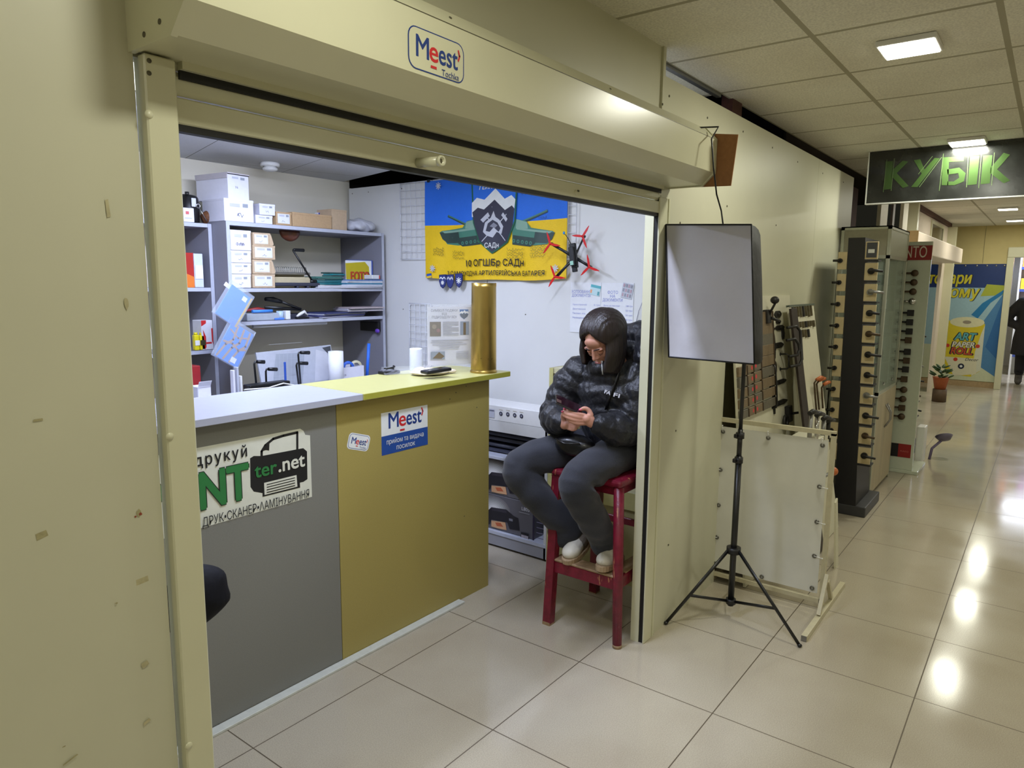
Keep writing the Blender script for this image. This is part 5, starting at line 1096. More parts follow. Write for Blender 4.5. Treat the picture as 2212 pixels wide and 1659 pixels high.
def plate(fr, par, px, py, wpx, hpx, name='hinge_plate', mt=IRON, tips=True, n0=.0):
    u, v = on(fr, px, py); u1, _ = on(fr, px+wpx/2, py); _, v1 = on(fr, px, py-hpx/2); w = u1-u; h = v1-v
    o = [(-w, -h*.5), (-w*.6, -h), (w*.6, -h), (w, -h*.5), (w*(1.25 if tips and w > h else 1), 0), (w, h*.5), (w*.6, h), (0, h*(1.25 if tips and h > w else 1)), (-w*.6, h), (-w, h*.5), (-w*(1.25 if tips and w > h else 1), 0)]
    m = MB(); m.prism([(u+a, v+b) for a, b in o], fr, n0, n0+.007, mt); m.fbox(fr, u-w*.3, u+w*.3, v-h*.3, v+h*.3, n0+.007, n0+.014, mt, .002); m.build(name, par)
def pull(fr, par, px0, py0, px1, py1, out, name='pull_handle', r=.007, mt=IRON):
    a = on(fr, px0, py0); b = on(fr, px1, py1); P = [fr.at(a[0], a[1], 0), fr.at(a[0], a[1], out*.8), fr.at(a[0]*.9+b[0]*.1, a[1]*.9+b[1]*.1, out), fr.at((a[0]+b[0])/2, (a[1]+b[1])/2, out*1.05), fr.at(a[0]*.1+b[0]*.9, a[1]*.1+b[1]*.9, out), fr.at(b[0], b[1], out*.8), fr.at(b[0], b[1], 0)]
    m = MB(); m.tube(P, r, mt, 8)
    for q in (a, b): m.lathe([(0, .006), (r*2, .004), (r*2.2, 0)], mt, fr.at(q[0], q[1], 0), fr.N, 10)
    m.build(name, par)
u, v = on(fa, 1652, 684); k_ = on(fa, 1651, 650)
m = MB(); m.fbox(fa, u-.035, u+.03, v-.04, v+.04, 0, .03, IRON, .004); m.tube([fa.at(u, v, .02), fa.at(k_[0], k_[1]-.02, .06), fa.at(*k_, .06)], .007, IRON, 8); m.ell(fa.at(*k_, .06), (.025, .025, .022), IRON); m.tube([fa.at(u+.02, v-.01, .03), fa.at(u+.09, v-.03, .05)], .009, IRON, 8); m.build('knob_lock', t)
for px, py, w, h, nm in ((1679, 679, 12, 15, 'lock_plate'), (1680, 695, 8, 9, 'knob'), (1660, 712, 20, 14, 'hinge_plate'), (1683, 708, 16, 11, 'hinge_plate'), (1657, 750, 7, 32, 'ring_plate'), (1671, 750, 4, 50, 'bolt'), (1680, 746, 18, 12, 'hinge_plate'), (1672, 795, 8, 26, 'lock_plate'), (1664, 825, 5, 56, 'bolt'), (1684, 825, 22, 10, 'strap_hinge'), (1684, 870, 26, 11, 'strap_hinge'), (1670, 850, 4, 90, 'bolt'), (1690, 720, 5, 26, 'hinge_plate')): plate(fa, t, px, py, w, h, nm)
pull(fa, t, 1685, 765, 1685, 797, .05, r=.005); pull(fa, t, 1664, 790, 1668, 880, .03, r=.005)
u, v = on(fa, 1700, 893); m = MB(); m.fbox(fa, u-.05, u+.02, v-.05, v+.05, 0, .03, IRON, .003); m.tube([fa.at(u, v, .03), fa.at(u+.05, v, .06), fa.at(u+.09, v, .06)], .008, IRON, 8); m.build('lever_lock', t)
u, v = on(fa, 1690, 910); m = MB(); m.tube([fa.at(u+.035*math.cos(i*.7), v+.035*math.sin(i*.7), .02) for i in range(9)], .010, IRON, 8, closed=True); m.build('ring_pull', t)
# dark strip between the boards
e0 = on(fb, 1698, 668); e1 = on(fb, 1711, 668); fs = Fr(fb.at(0, 0, .030), fb.U, fb.V); m = MB(); m.fbox(fs, e0[0], e1[0], 0, e0[1], -.014, 0, mat('dark_walnut_strip', (44, 34, 28), .5, noise=.2), .002)
btn = m.build('dark_batten', label='tall dark brown batten with two black pull handles leaning between the sample boards', cat='batten')
def pull2(x0, y0, x1, y1, dx):
    a = on(fs, x0, y0); b = on(fs, x1, y1); m = MB(); m.tube([fs.at(a[0], a[1], 0), fs.at(a[0]+dx*.7, a[1], .035), fs.at(a[0]+dx, a[1]-.03, .045), fs.at(b[0]+dx, b[1]+.03, .045), fs.at(b[0]+dx*.7, b[1], .035), fs.at(b[0], b[1], 0)], .0085, IRON, 8); m.build('pull_handle', btn)
pull2(1700, 708, 1706, 792, .10); pull2(1699, 735, 1704, 770, .07)
# second board
t = thing('sample_board', (4.85, 1.15, 0), 'second white leaning board with rows of keys and orange handled tools', 'sample board')
hb = on(fb, 1730, 660)[1]; u0b = on(fb, 1708, 700)[0]; u1b = on(fb, 1762, 700)[0]; u0b = max(u0b, -.30)
m = MB(); m.fbox(fb, u0b, u1b, 0, hb, -.012, 0, BRD); m.fbox(fb, u0b, u1b+.01, hb-.004, hb+.008, -.016, .004, ink((90, 98, 86))); m.build('panel', t)
KEY = mat('dull_keys', (92, 84, 62), .4, metal=.4, noise=.3, nscale=50)
for r_, (py, n_, hpx) in enumerate(((676, 8, 24), (704, 9, 14), (724, 7, 18))):
    for k in range(n_):
        a = on(fb, 1709+k*5.6, py-hpx/2-k*.6); b = on(fb, 1709+k*5.6+4, py+hpx/2-k*.6-rnd.uniform(0, 3)); m = MB(); m.fbox(fb, a[0], b[0], b[1], a[1], .0005, .012, (KEY, IRON)[(k*3+r_) % 4 == 0], .002); m.build('key_blank', t)
ORG = mat('orange_wood_grip', (190, 104, 52), .4, noise=.1)
for (x0p, y0p, x1p, y1p) in ((1752, 828, 1760, 888), (1757, 830, 1766, 885), (1768, 838, 1774, 882)):
    a = on(fb, x0p, y0p); b = on(fb, x1p, y1p); m = MB(); m.tube([fb.at(b[0], b[1], .01), fb.at(a[0], a[1], .02), fb.at(a[0]+.004, a[1]+.02, .035)], .006, RUST, 8); o = m.build('tool_blade', t)
    m = MB(); m.tube([fb.at(a[0], a[1]+.02, .035), fb.at(a[0]+.05, a[1]+.028, .05), fb.at(a[0]+.09, a[1]+.024, .05)], [.010, .013, .011], ORG, 10); m.build('tool_grip', o)
# black levers in a low white crate in front of the boards
cr = Fr((4.30, .98, .0), (1, 0, 0)); t = thing('handle_crate', (4.2, 1.05, 0), 'white crate with black and steel door levers standing behind the banner frame', 'crate')
m = MB(); zz = .80
m.box(4.05, 4.32, .97, 1.12, 0, .78, BRD, .004); m.build('crate', t)
m = MB(); m.box(4.05, 4.48, .975, .99, .74, .765, BRD); m.build('crate_rail', t)
for i, (px, py, L) in enumerate(((1752, 893, 14), (1766, 897, 10), (1780, 905, 12), (1790, 910, 12))):
    p = ony(px, py, .98); q = ony(px+6, 935, .98); m = MB(); m.cyl((p.x, .98, .74), (p.x, .98, p.z), .012, (STEEL, CHROME, STEEL, IRON)[i]); o = m.build('spindle', t)
    m = MB(); m.tube([(p.x-.03, .98, p.z+.004), (p.x+.02, .975, p.z+.008), (p.x+.075, .965, p.z-.004)], [.012, .015, .010], IRON, 10); m.build('lever', o)
q = ony(1800, 1018, .955); m = MB(); m.tube([Vector((4.2, .975, q.z)), q], .01, STEEL, 8); m.ell(q, (.028, .028, .026), ORG); m.build('orange_knob', t)
m = MB(); fo = Fr((4.25, .86, 0), (1, 0, 0), (.0, .05, 1)); m.prism([(.0, 0), (.07, 0), (.015, .42), (-.02, .40)], fo, -.01, 0, BRD); m.build('white_wedge', label='narrow white wedge leaning right behind the banner frame foot', cat='board')

# ---------------------------------------------------------------- black display stands with handle samples
SLB = mat('black_stand_board', (26, 25, 28), .5, noise=.06); CRD = mat('beige_sample_card', (206, 188, 146), .5, noise=.04); BASE = mat('dark_grey_base', (60, 60, 62), .5, noise=.05)
def black_stand(label, dx=0., dy=0.):
    t = thing('display_stand', (5.36+dx, 1.09+dy, 0), label, 'display stand', 'black handle display stands')
    m = MB(); m.box(5.35, 5.86, .92, 1.33, 0, .075, BASE, .006); m.build('base', t)
    m = MB(); V = [(5.352, .985, .075), (5.352, 1.128, .075), (5.352, 1.166, 1.955), (5.352, 1.060, 1.955)]; V += [(5.80, p[1], p[2]) for p in V]
    m.add(V, [(0, 1, 2, 3), (7, 6, 5, 4), (0, 3, 7, 4), (1, 5, 6, 2), (3, 2, 6, 7), (0, 4, 5, 1)], SLB); m.build('column', t)
    for k in range(11):
        z = 1.87-k*.142; yy = .985+.075*(z-.075)/1.88
        m = MB(); m.box(5.352, 5.366, yy-.082, yy-.002, z-.062, z+.056, CRD, .002); c = m.build('sample_card', t)
        m = MB(); m.box(5.35, 5.46, yy-.088, yy+.0, z-.076, z-.066, IRON); m.build('ledge', c)
        if k == 0: m = MB(); m.box(5.346, 5.3515, yy-.075, yy-.012, z-.05, z+.05, ink((70, 72, 78))); m.rc(Fr((5.3455, yy-.012, z-.05), (0, -1, 0)), .01, .03, .05, .055, WHT, .0002); m.build('picture', c)
        else:
            m = MB(); p = Vector((5.34, yy-.045, z)); mt = (IRON, IRON, STEEL, IRON, RUST)[k % 5]
            m.cyl((5.352, p.y, z), (5.335, p.y, z), .022, mt, n=14); m.cyl((5.335, p.y, z), (5.30, p.y, z), .010, mt); m.tube([(5.303, p.y+.004, z), (5.30, p.y-.03, z+.004), (5.303, p.y-.07-.01*(k % 3), z-.002)], [.011, .010, .008], mt, 8); m.build('door_handle', c)
    for k in range(10):
        z = 1.80-k*.15; yy = 1.128+.038*(z-.075)/1.88
        m = MB(); m.box(5.355, 5.367, yy+.002, yy+.062, z-.06, z+.06, CRD, .002); c = m.build('sample_card', t)
        m = MB(); m.cyl((5.355, yy+.045, z), (5.335, yy+.045, z), .016, IRON, n=12); m.tube([(5.335, yy+.045, z), (5.32, yy+.05, z), (5.32, yy+.085, z)], .008, IRON, 8); m.build('door_handle', c)
    return t
st1 = black_stand('tall black display stand of door handles on beige cards left of the glass cabinet')
st2 = dup(st1, (2.35, .03, 0), 'smaller looking black display stand of handles behind the white knob panel')

# ---------------------------------------------------------------- glass showcase
ALU = mat('anodised_profile', (176, 178, 160), .35, metal=.3, noise=.04); GLS = mat('showcase_glass', (206, 226, 214), .03, alpha=.18, spec=.8, noise=.01); PNL = mat('grey_beige_panel', (150, 146, 124), .5, noise=.05); HDR = mat('pale_green_header', (186, 190, 170), .4, noise=.03); WDG = mat('pale_wood_grain', (176, 164, 136), .5, noise=.10, nscale=10, stretch=(1, 1, .15))
x0c, x1c, y0c, y1c, zt = 5.90, 6.70, .995, 1.34, 2.07
t = thing('glass_showcase', (6.3, 1.17, 0), 'tall glass showcase with pale header and beige cupboard doors by the passage', 'showcase')
m = MB()
for x in (x0c, x1c-.025):
    for y in (y0c, y1c-.025): m.box(x, x+.025, y, y+.025, 0, zt, ALU, .003)
for z in (.80, 1.83, zt-.025):
    m.box(x0c, x1c, y0c, y0c+.025, z, z+.025, ALU); m.box(x0c, x1c, y1c-.025, y1c, z, z+.025, ALU); m.box(x0c, x0c+.025, y0c, y1c, z, z+.025, ALU); m.box(x1c-.025, x1c, y0c, y1c, z, z+.025, ALU)
m.build('frame', t)
m = MB(); m.box(x0c+.005, x0c+.012, y0c+.02, y1c-.02, 1.85, zt-.02, PNL); m.box(x0c+.02, x1c-.02, y0c+.005, y0c+.012, 1.85, zt-.02, HDR); m.box(x0c, x1c, y0c, y1c, zt-.008, zt, ALU); m.build('header', t)
m = MB(); m.box(x0c+.005, x0c+.012, y0c+.02, y1c-.02, .05, .80, PNL); m.box(x0c+.02, x1c-.02, y1c-.012, y1c-.006, .05, .80, PNL); m.box(x0c, x1c, y0c+.02, y1c, .03, .05, PNL); m.box(x0c+.01, x1c-.01, y0c+.02, y1c-.01, .80, .815, ALU); m.build('cupboard', t)
for xa_, xb_, hx in ((x0c+.02, 6.298, 6.265), (6.302, x1c-.02, 6.335)):
    m = MB(); m.box(xa_, xb_, y0c-.002, y0c+.014, .03, .80, WDG, .002); d_ = m.build('door', t)
    m = MB(); m.tube([(hx, y0c-.002, .50), (hx+(.02 if hx < 6.3 else -.0), y0c-.035, .56), (hx+(.02 if hx < 6.3 else -.0), y0c-.035, .62), (hx, y0c-.002, .69)], .006, STEEL, 8); m.build('handle', d_)
m = MB(); m.box(x0c+.010, x0c+.014, y0c+.025, y1c-.025, .825, 1.83, GLS); m.build('side_glass', t)
m = MB(); m.box(x1c-.014, x1c-.010, y0c+.025, y1c-.025, .825, 1.83, GLS); m.build('side_glass', t)
for xa_, xb_ in ((x0c+.03, 6.31), (6.30, x1c-.03)):
    m = MB(); m.box(xa_, xb_, y0c+.006, y0c+.010, .825, 1.83, GLS); g_ = m.build('sliding_glass', t)
    m = MB(); m.cyl(((xa_+xb_)/2, y0c+.006, .87), ((xa_+xb_)/2, y0c-.004, .87), .012, CHROME); m.build('glass_lock', g_)
for k, z in enumerate((1.03, 1.23, 1.43, 1.63)): m = MB(); m.box(x0c+.03, x1c-.03, y0c+.03, y1c-.03, z, z+.006, GLS); m.build('glass_shelf', t)
GC = [(196, 206, 210), (206, 176, 60), (60, 80, 60), (176, 60, 50), (120, 130, 150), (226, 220, 196), (90, 70, 50), (60, 60, 66)]
adj = ('first', 'second', 'third', 'fourth', 'fifth')
for k, z in enumerate((.815, 1.036, 1.236, 1.436, 1.636)):
    for j in range(4):
        x = x0c+.10+j*.18; h = (.10, .13, .08, .12)[(j+k) % 4]; y = 1.12+.06*((j+k) % 2); c = GC[(j*3+k*5) % 8]; m = MB()
        if (j+k) % 3: m.lathe([(0, 0), (.026, 0), (.032, h*.3), (.026, h*.7), (.012, h*.8), (.014, h), (0, h)], mat('ware_%02x%02x%02x' % c, c, .25, noise=.08), (x, y, z+.001), n=16)
        else: m.box(x-.035, x+.035, y-.02, y+.02, z+.001, z+.001+h, mat('ware_%02x%02x%02x' % c, c, .35, noise=.08), .004)
        m.build('shop_ware', label='small shop item, %s from the near end, %s showcase shelf up' % (adj[j], adj[k]), cat='shop item', group='wares in the glass showcase')

# ---------------------------------------------------------------- white knob display with the red and black header
WG = mat('white_glass_panel', (206, 214, 194), .15, coat=.5, noise=.02)
t = thing('knob_display', (6.95, 1.0, 0), 'white upright display panel of round and square door knobs under a red sign', 'display panel')
m = MB(); m.box(6.89, 6.915, .845, 1.30, .03, 2.0, WG, .003); m.build('panel', t)
m = MB(); m.box(6.885, 7.35, .80, 1.30, 0, .03, WG, .004); m.build('base', t)
a = onx(2009, 530, 6.885); b = onx(1964, 562, 6.885); f = Fr((6.8885, 1.30, b.z), (0, -1, 0)); w = 1.30-min(a.y, .845)+.0; h = a.z-b.z
m = MB(); m.fbox(f, 0, w, 0, h, 0, .004, ink((150, 34, 28))); m.rc(f, 0, 0, w-.20, h, ink((30, 22, 24)), .0044); m.rc(f, 0, 0, w-.34, h, ink((150, 34, 28)), .0048); m.tx(f, 'PUNTO', w-.165, h*.52, h*1.15, ink((226, 216, 196)), n=.0053, wid=.255); m.build('header_sign', t, label='red and black header with thin pale letters')
m = MB(); a = onx(1926, 956, 6.885); b = onx(1966, 990, 6.885); f = Fr((6.8885, a.y, b.z), (0, -1, 0)); w = a.y-b.y; h = a.z-b.z; m.fbox(f, 0, w, 0, h, 0, .003, ink((150, 30, 28))); m.rc(f, 0, 0, w*.36, h, INKK, .0034); m.tx(f, 'PUNTO', w*.68, h*.45, h*.16, ink((210, 120, 110)), n=.0034); m.build('lower_sticker', t)
for px, py, rd in ((1976, 590, 1), (1974, 610, 1), (1972, 630, 1), (1970, 651, 2), (1967, 676, 0), (1965, 696, 0), (1964, 716, 0), (1962, 735, 0), (1960, 760, 0), (1958, 779, 0), (1956, 798, 0), (1953, 819, 0), (1952, 842, 1), (1950, 862, 1), (1948, 881, 0), (1947, 900, 1)):
    p = onx(px, py, 6.84); mt = CHROME if rd == 2 else (RUST if rd else (IRON, RUST)[py % 2]); m = MB()
    if rd: m.lathe([(0, .012), (.02, .012), (.028, .004), (.028, -.008), (0, -.012)], mt, p, (-1, 0, 0), 18)
    else: m.box(p.x-.010, p.x+.008, p.y-.026, p.y+.026, p.z-.026, p.z+.026, mt, .003)
    m.cyl(p, (6.889, p.y, p.z), .010, mt, n=10); m.tube([p+Vector((.01, .0, .0)), p+Vector((.01, .055, .0)), p+Vector((.012, .10, -.002))], [.009, .008, .007], mt, 8); m.build('door_knob', t)
m = MB(); m.lathe([(0, .0), (.05, .012), (.075, .05), (.072, .052), (.045, .018), (0, .01)], mat('grey_violet_dish', (110, 104, 124), .4, noise=.05), (7.75, .70, .17), (.5, .3, .9), 24); m.tube([(7.62, .80, .0), (7.66, .79, .10), (7.72, .73, .17)], .012, mat('violet_leg', (110, 100, 130), .4, noise=.05), 8)
m.build('foot_dish', label='grey violet shallow dish on a short leg beside the far black stand', cat='dish')
m = MB(); m.box(7.40, 7.56, .83, .90, .0, .34, WHITE, .01); m.build('white_post_block', label='short white block standing on the floor past the knob display', cat='block')

# ---------------------------------------------------------------- next kiosk: white wall, window, shutter box
PKW = mat('pink_lit_white_panel', (222, 208, 192), .5, noise=.02)  # pinkish cast of the lights put into the white panel colour
m = MB(); xk = ony(1964, 470, 1.40).x
m.box(xk, 12.9, 1.40, 1.44, 1.95, 2.53, PKW); m.box(xk-.10, xk, 1.30, 1.44, 0, CEIL, CREAMM); m.box(12.55, 12.9, 1.40, 1.44, 0, 1.95, PKW); m.box(12.9, 13.0, 1.28, 1.44, 0, 2.53, CREAMM, .005); m.box(xk, 13.0, 1.36, 1.44, 2.53, CEIL, BROWNP)
struct(m, 'wall_kiosk')
xa_, xb_ = ony(2012, 500, 1.395).x, ony(2036, 500, 1.395).x; m = MB(); zt_ = ony(2024, 472, 1.395).z; m.box(xa_, xb_, 1.392, 1.399, 2.16, 2.46, mat('dark_window_glass', (70, 66, 70), .1, coat=.5, noise=.1)); m.box(xa_-.08, xa_, 1.385, 1.40, 2.12, 2.5, CREAMM); m.box(xb_, xb_+.08, 1.385, 1.40, 2.12, 2.5, CREAMM); m.box(xa_, xb_, 1.385, 1.40, 2.46, 2.5, CREAMM); struct(m, 'window_1')
x8 = ony(1983, 520, 1.15).x; t = thing('roller_shutter', (x8+1, 1.3, 1.9), 'white shutter box, pinkish light in its colour, over the opening of the next kiosk down the passage', 'roller shutter')
m = MB(); m.box(x8, 12.6, 1.15, 1.399, 1.97, 2.18, PKW, .01); m.build('housing', t); m = MB(); m.box(x8-.004, x8, 1.15, 1.399, 1.965, 2.185, mat('tan_end', (206, 176, 130), .5, noise=.03)); m.build('end_plate', t)
m = MB(); m.box(x8+.05, 12.5, 1.55, 1.60, 0, 1.97, mat('pale_goods_wall', (196, 196, 190), .6, noise=.08, nscale=4)); m.box(x8, 12.6, 2.6, 2.65, 0, 2.0, PKW); struct(m, 'wall_kiosk_back')
# loose boards and posts over the showcase
for i, (pxa, pxb, pyt, lean) in enumerate(((1902, 1917, 437, 0), (1951, 1961, 436, 0))):
    a = ony(pxa, 470, 1.25); b = ony(pxb, 470, 1.25); m = MB(); m.box(a.x, b.x, 1.25, 1.28, 0, CEIL-.002, mat('white_post', (226, 220, 204), .5, noise=.03)); struct(m, 'trim_%d' % (4+i))
a = ony(1926, 440, 1.3); m = MB(); m.prism([(-.02, 0), (.06, 0), (.10, 2.5), (.0, 2.5)], Fr((a.x, 1.30, 0), (1, 0, 0)), 0, .02, mat('grey_violet_board', (120, 110, 116), .5, noise=.05)); m.build('leaning_plank', label='grey plank leaning upright behind the glass showcase', cat='plank')
m = MB(); m.box(6.25, 7.6, 1.6, 1.63, 0, 2.55, mat('void_dark_red', (52, 18, 20), .8, noise=.3, nscale=6)); m.build('dark_red_panel', label='dark red panel standing in for the unlit gap past the end of the long cream wall', cat='panel')  # darkness of the gap before a reddish wall, put into the panel colour

# ---------------------------------------------------------------- hanging shop sign
SGM = mat('mottled_black_sign', (34, 36, 34), .22, noise=.55, nscale=9, bump=.03, coat=.4)
GG = ink((52, 76, 34), .35); t = thing('hanging_sign', (5.77, .2, 2.2), 'dark hanging sign with green letters across the passage under the ceiling', 'sign')
zb_ = onx(1868, 440, 5.765).z; zt_ = CEIL-.003; yl_ = onx(1874, 400, 5.765).y; f = Fr((5.765, yl_, zb_), (0, -1, 0)); H = zt_-zb_; Wd = yl_+1.0
m = MB(); m.fbox(f, 0, Wd, 0, H, -.05, 0, SGM); m.build('panel', t)
m = MB(); m.fbox(f, -.008, Wd+.008, -.008, .0, -.052, .004, WHT); m.fbox(f, -.008, 0, 0, H, -.052, .004, WHT); m.fbox(f, Wd, Wd+.008, 0, H, -.052, .004, WHT); m.build('edge_trim', t)
def su(px, py): q = onx(px, py, 5.764); return (yl_-q.y, q.z-zb_)
def S(*p): return [su(*a) for a in p]
m = MB()
for ps in (((1913, 349), (1929, 348), (1925, 408), (1910, 410)), ((1927, 368), (1950, 347), (1962, 349), (1937, 374), (1963, 402), (1950, 406), (1926, 381)),
           ((1974, 346), (1988, 344), (1997, 366), (2019, 341), (2030, 342), (1982, 404), (1968, 404), (1991, 375)),
           ((2036, 340), (2082, 338), (2082, 348), (2050, 350), (2048, 400), (2034, 400)), ((2046, 366), (2072, 362), (2086, 374), (2082, 392), (2062, 400), (2046, 400), (2047, 392), (2060, 392), (2072, 384), (2070, 374), (2047, 377)),
           ((2096, 338), (2116, 337), (2110, 398), (2090, 400)), ((2124, 336), (2144, 335), (2138, 396), (2118, 398)), ((2140, 362), (2168, 330), (2182, 334), (2154, 366), (2182, 390), (2168, 396), (2139, 374))): m.pl(f, S(*ps), GG, .0012)
LGN = ink((84, 104, 66), .35)
for ps in (((1916, 345), (1908, 415)), ((1932, 343), (1925, 412)), ((2014, 338), (1984, 376)), ((1986, 404), (2034, 340)), ((2038, 332), (2029, 412)), ((2092, 330), (2088, 404)), ((2120, 332), (2114, 406)), ((2148, 330), (2142, 400))): m.ln(f, S(*ps), .004, LGN, .0016)
m.build('lettering', t, label='rough green letters reading КУБІК')
m = MB(); m.cyl((5.79, .6, zt_), (5.79, .6, CEIL-.0005), .004, STEEL, n=6); m.build('hanger', t)

# ---------------------------------------------------------------- wall banner at the end of the passage
f = Fr((13.685, 1.75, .10), (0, -1, 0)); W = 1.75-.645; H = 1.885
t = thing('wall_banner', (13.68, 1.2, .1), 'large blue banner showing a yellow paper towel roll on the end wall', 'banner')
def bu(px, py): q = onx(px, py, 13.684); return (1.75-q.y, q.z-.10)
def B(*p): return [bu(*a) for a in p]
m = MB(); m.fbox(f, 0, W, 0, H, -.004, 0, ink((158, 192, 204)))
m.pl(f, [(0, 0), (W, 0), (W, H*.12), (W*.6, H*.30), (0, H*.3)], ink((206, 212, 180))); m.pl(f, [(W*.62, H*.2), (W, H*.05), (W, H*.75), (W*.78, H*.5)], ink((76, 130, 178))); m.pl(f, [(W*.85, H*.3), (W, H*.2), (W, H*.7)], ink((44, 104, 164)))
m.pl(f, [(0, H*.80), (W, H*.80), (W, H), (0, H)], ink((24, 52, 112))); m.pl(f, B((2118, 640), (2174, 637), (2174, 617), (2132, 614)), ink((168, 176, 60)))
m.pl(f, B((2112, 688), (2098, 680), (2122, 655), (2150, 638), (2170, 625), (2166, 636), (2140, 654), (2122, 676)), ink((30, 120, 176)))
YB_ = ink((214, 202, 48)); NB = ink((22, 32, 60))
a = bu(2072, 607); b = bu(2088, 631)
m.tx(f, 'товари', a[0]-.14, a[1]+.035, .25, NB, bold=.05, shear=.15, wid=.62); m.tx(f, 'товари', a[0]-.14, a[1]+.035, .25, YB_, bold=.022, shear=.15, wid=.60)
m.tx(f, 'дому', b[0]-.10, b[1]-.01, .25, NB, bold=.05, shear=.15, wid=.56); m.tx(f, 'дому', b[0]-.10, b[1]-.01, .25, YB_, bold=.022, shear=.15, wid=.54)
m.pl(f, B((2050, 692), (2128, 700), (2116, 802), (2096, 814), (2044, 806), (2038, 780)), ink((216, 196, 40)))
m.pl(f, B((2120, 720), (2128, 702), (2118, 800), (2098, 812), (2106, 760)), ink((214, 216, 196))); m.pl(f, B((2040, 770), (2110, 775), (2108, 808), (2060, 812)), ink((222, 218, 190)))
a = bu(2089, 696); m.cir(f, a[0], a[1], .245*.98, ink((222, 218, 178)), ry=.085); m.cir(f, a[0], a[1], .06, ink((150, 140, 120)), ry=.028)
for w_, px, py, sz, cc, wd in (('ART', 2084, 728, .17, (96, 176, 180), .30), ('PAPER', 2080, 745, .12, (226, 224, 206), .31), ('ROLL', 2076, 759, .15, (196, 80, 40), .30)):
    a = bu(px, py); m.tx(f, w_, a[0], a[1], sz, NB, bold=.09, shear=.2, wid=wd*1.06); m.tx(f, w_, a[0], a[1], sz, ink(cc), bold=.03, shear=.2, wid=wd)
a = bu(2098, 777); m.tx(f, 'Decor', a[0], a[1], .07, NB, shear=.3); a = bu(2076, 791); m.cir(f, a[0], a[1], .045, NB); m.cir(f, a[0], a[1], .02, WHT)
for px, py in ((2064, 776), (2047, 746), (2112, 748)): a = bu(px, py); m.cir(f, a[0], a[1], .03, ink((200, 60, 40)))
m.build('print', t)
for px in (2060, 2085, 2110, 2132, 2152, 2170):
    a = bu(px, 574); m = MB(); m.lathe([(0, .004), (.014, .003), (.016, 0)], STEEL, f.at(a[0], a[1], .001), (-1, 0, 0), 10); m.build('grommet', t)
q = onz(2052, 808, 0); t = thing('potted_plant', (11.6, 1.17, 0), 'small green plant in a terracotta pot before the wall banner', 'plant')
m = MB(); m.lathe([(0, 0), (.07, 0), (.10, .16), (.11, .17), (.09, .17), (0, .15)], mat('terracotta', (170, 90, 50), .7, noise=.1), (11.6, 1.17, .18), n=20); m.cyl((11.6, 1.17, 0), (11.6, 1.17, .18), .09, mat('plant_stool', (90, 70, 50), .6, noise=.1)); m.build('pot', t)
m = MB(); LFM = mat('dark_leaf', (44, 74, 34), .5, noise=.3)
for k in range(26):
    a = k*2.4; r = .05+.10*((k*37) % 10)/10; z = .36+.16*((k*53) % 10)/10; c = Vector((11.6+r*math.cos(a), 1.17+r*math.sin(a), z)); m.ell(c, (.05, .02, .012), LFM, M=Matrix.Rotation(a, 3, 'Z') @ Matrix.Rotation(-.5, 3, 'Y'), n=8, seg=6)
m.build('foliage', t, kind='stuff')
# shop seen through the end door
t = thing('shop_shelving', (16.2, .2, 0), 'lit white shop shelving with colourful goods seen through the end doorway', 'shelving unit'); m = MB()
for y in (-.6, .52): m.box(16.0, 16.4, y, y+.03, 0, 2.2, WHITE)
m.box(16.38, 16.4, -.6, .55, 0, 2.2, WHITE); m.build('frame', t)
for k, z in enumerate((.35, .75, 1.15, 1.55, 1.95)):
    m = MB(); m.box(16.0, 16.4, -.57, .52, z, z+.03, WHITE); m.rc(Fr((15.999, .52, z-.01), (0, -1, 0)), 0, 0, 1.09, .05, ink((70, 90, 170)), .0); m.build('shelf', t)
GD = [(206, 60, 60), (236, 196, 60), (70, 140, 200), (230, 230, 236), (236, 140, 60), (120, 190, 120), (200, 120, 180), (60, 60, 90)]
for k, z in enumerate((.38, .78, 1.18, 1.58, 1.98)):
    for j in range(7):
        y = .46-j*.15; m = MB(); c = GD[(j*5+k*3) % 8]; m.box(16.03, 16.2, y-.055, y+.05, z+.001, z+.001+(.20, .26, .17)[(j+k) % 3], mat('goods_%02x%02x%02x' % c, c, .5, noise=.2, nscale=12), .006)
        m.build('goods_pack', label='coloured goods pack, %s from the left, %s shelf up in the far shop' % (('first', 'second', 'third', 'fourth', 'fifth', 'sixth', 'seventh')[j], adj[k]), cat='pack', group='goods on the far shop shelving')

# ================================================================ STOOL
STL = mat('worn_crimson_paint', (116, 20, 42), .38, noise=.22, nscale=30, bump=.15, bscale=80); WRN = mat('bare_worn_wood', (150, 124, 92), .6, noise=.2, nscale=40)
WRM = bpy.data.materials.get('worn_crimson_paint'); nt = WRM.node_tree; bs = nt.nodes['Principled BSDF']   # chips of bare wood through the paint
ns = nt.nodes.new('ShaderNodeTexNoise'); ns.inputs['Scale'].default_value = 26; ns.inputs['Detail'].default_value = 6; tc_ = nt.nodes.new('ShaderNodeTexCoord'); mp_ = nt.nodes.new('ShaderNodeMapping'); mp_.inputs['Scale'].default_value = (2, 2, .35)
nt.links.new(tc_.outputs['Object'], mp_.inputs[0]); nt.links.new(mp_.outputs[0], ns.inputs[0]); rp = nt.nodes.new('ShaderNodeValToRGB'); rp.color_ramp.elements[0].position = .66; rp.color_ramp.elements[1].position = .69
nt.links.new(ns.outputs[0], rp.inputs[0]); mx_ = nt.nodes.new('ShaderNodeMix'); mx_.data_type = 'RGBA'; mx_.inputs['B'].default_value = lin((176, 120, 84))+(1,)
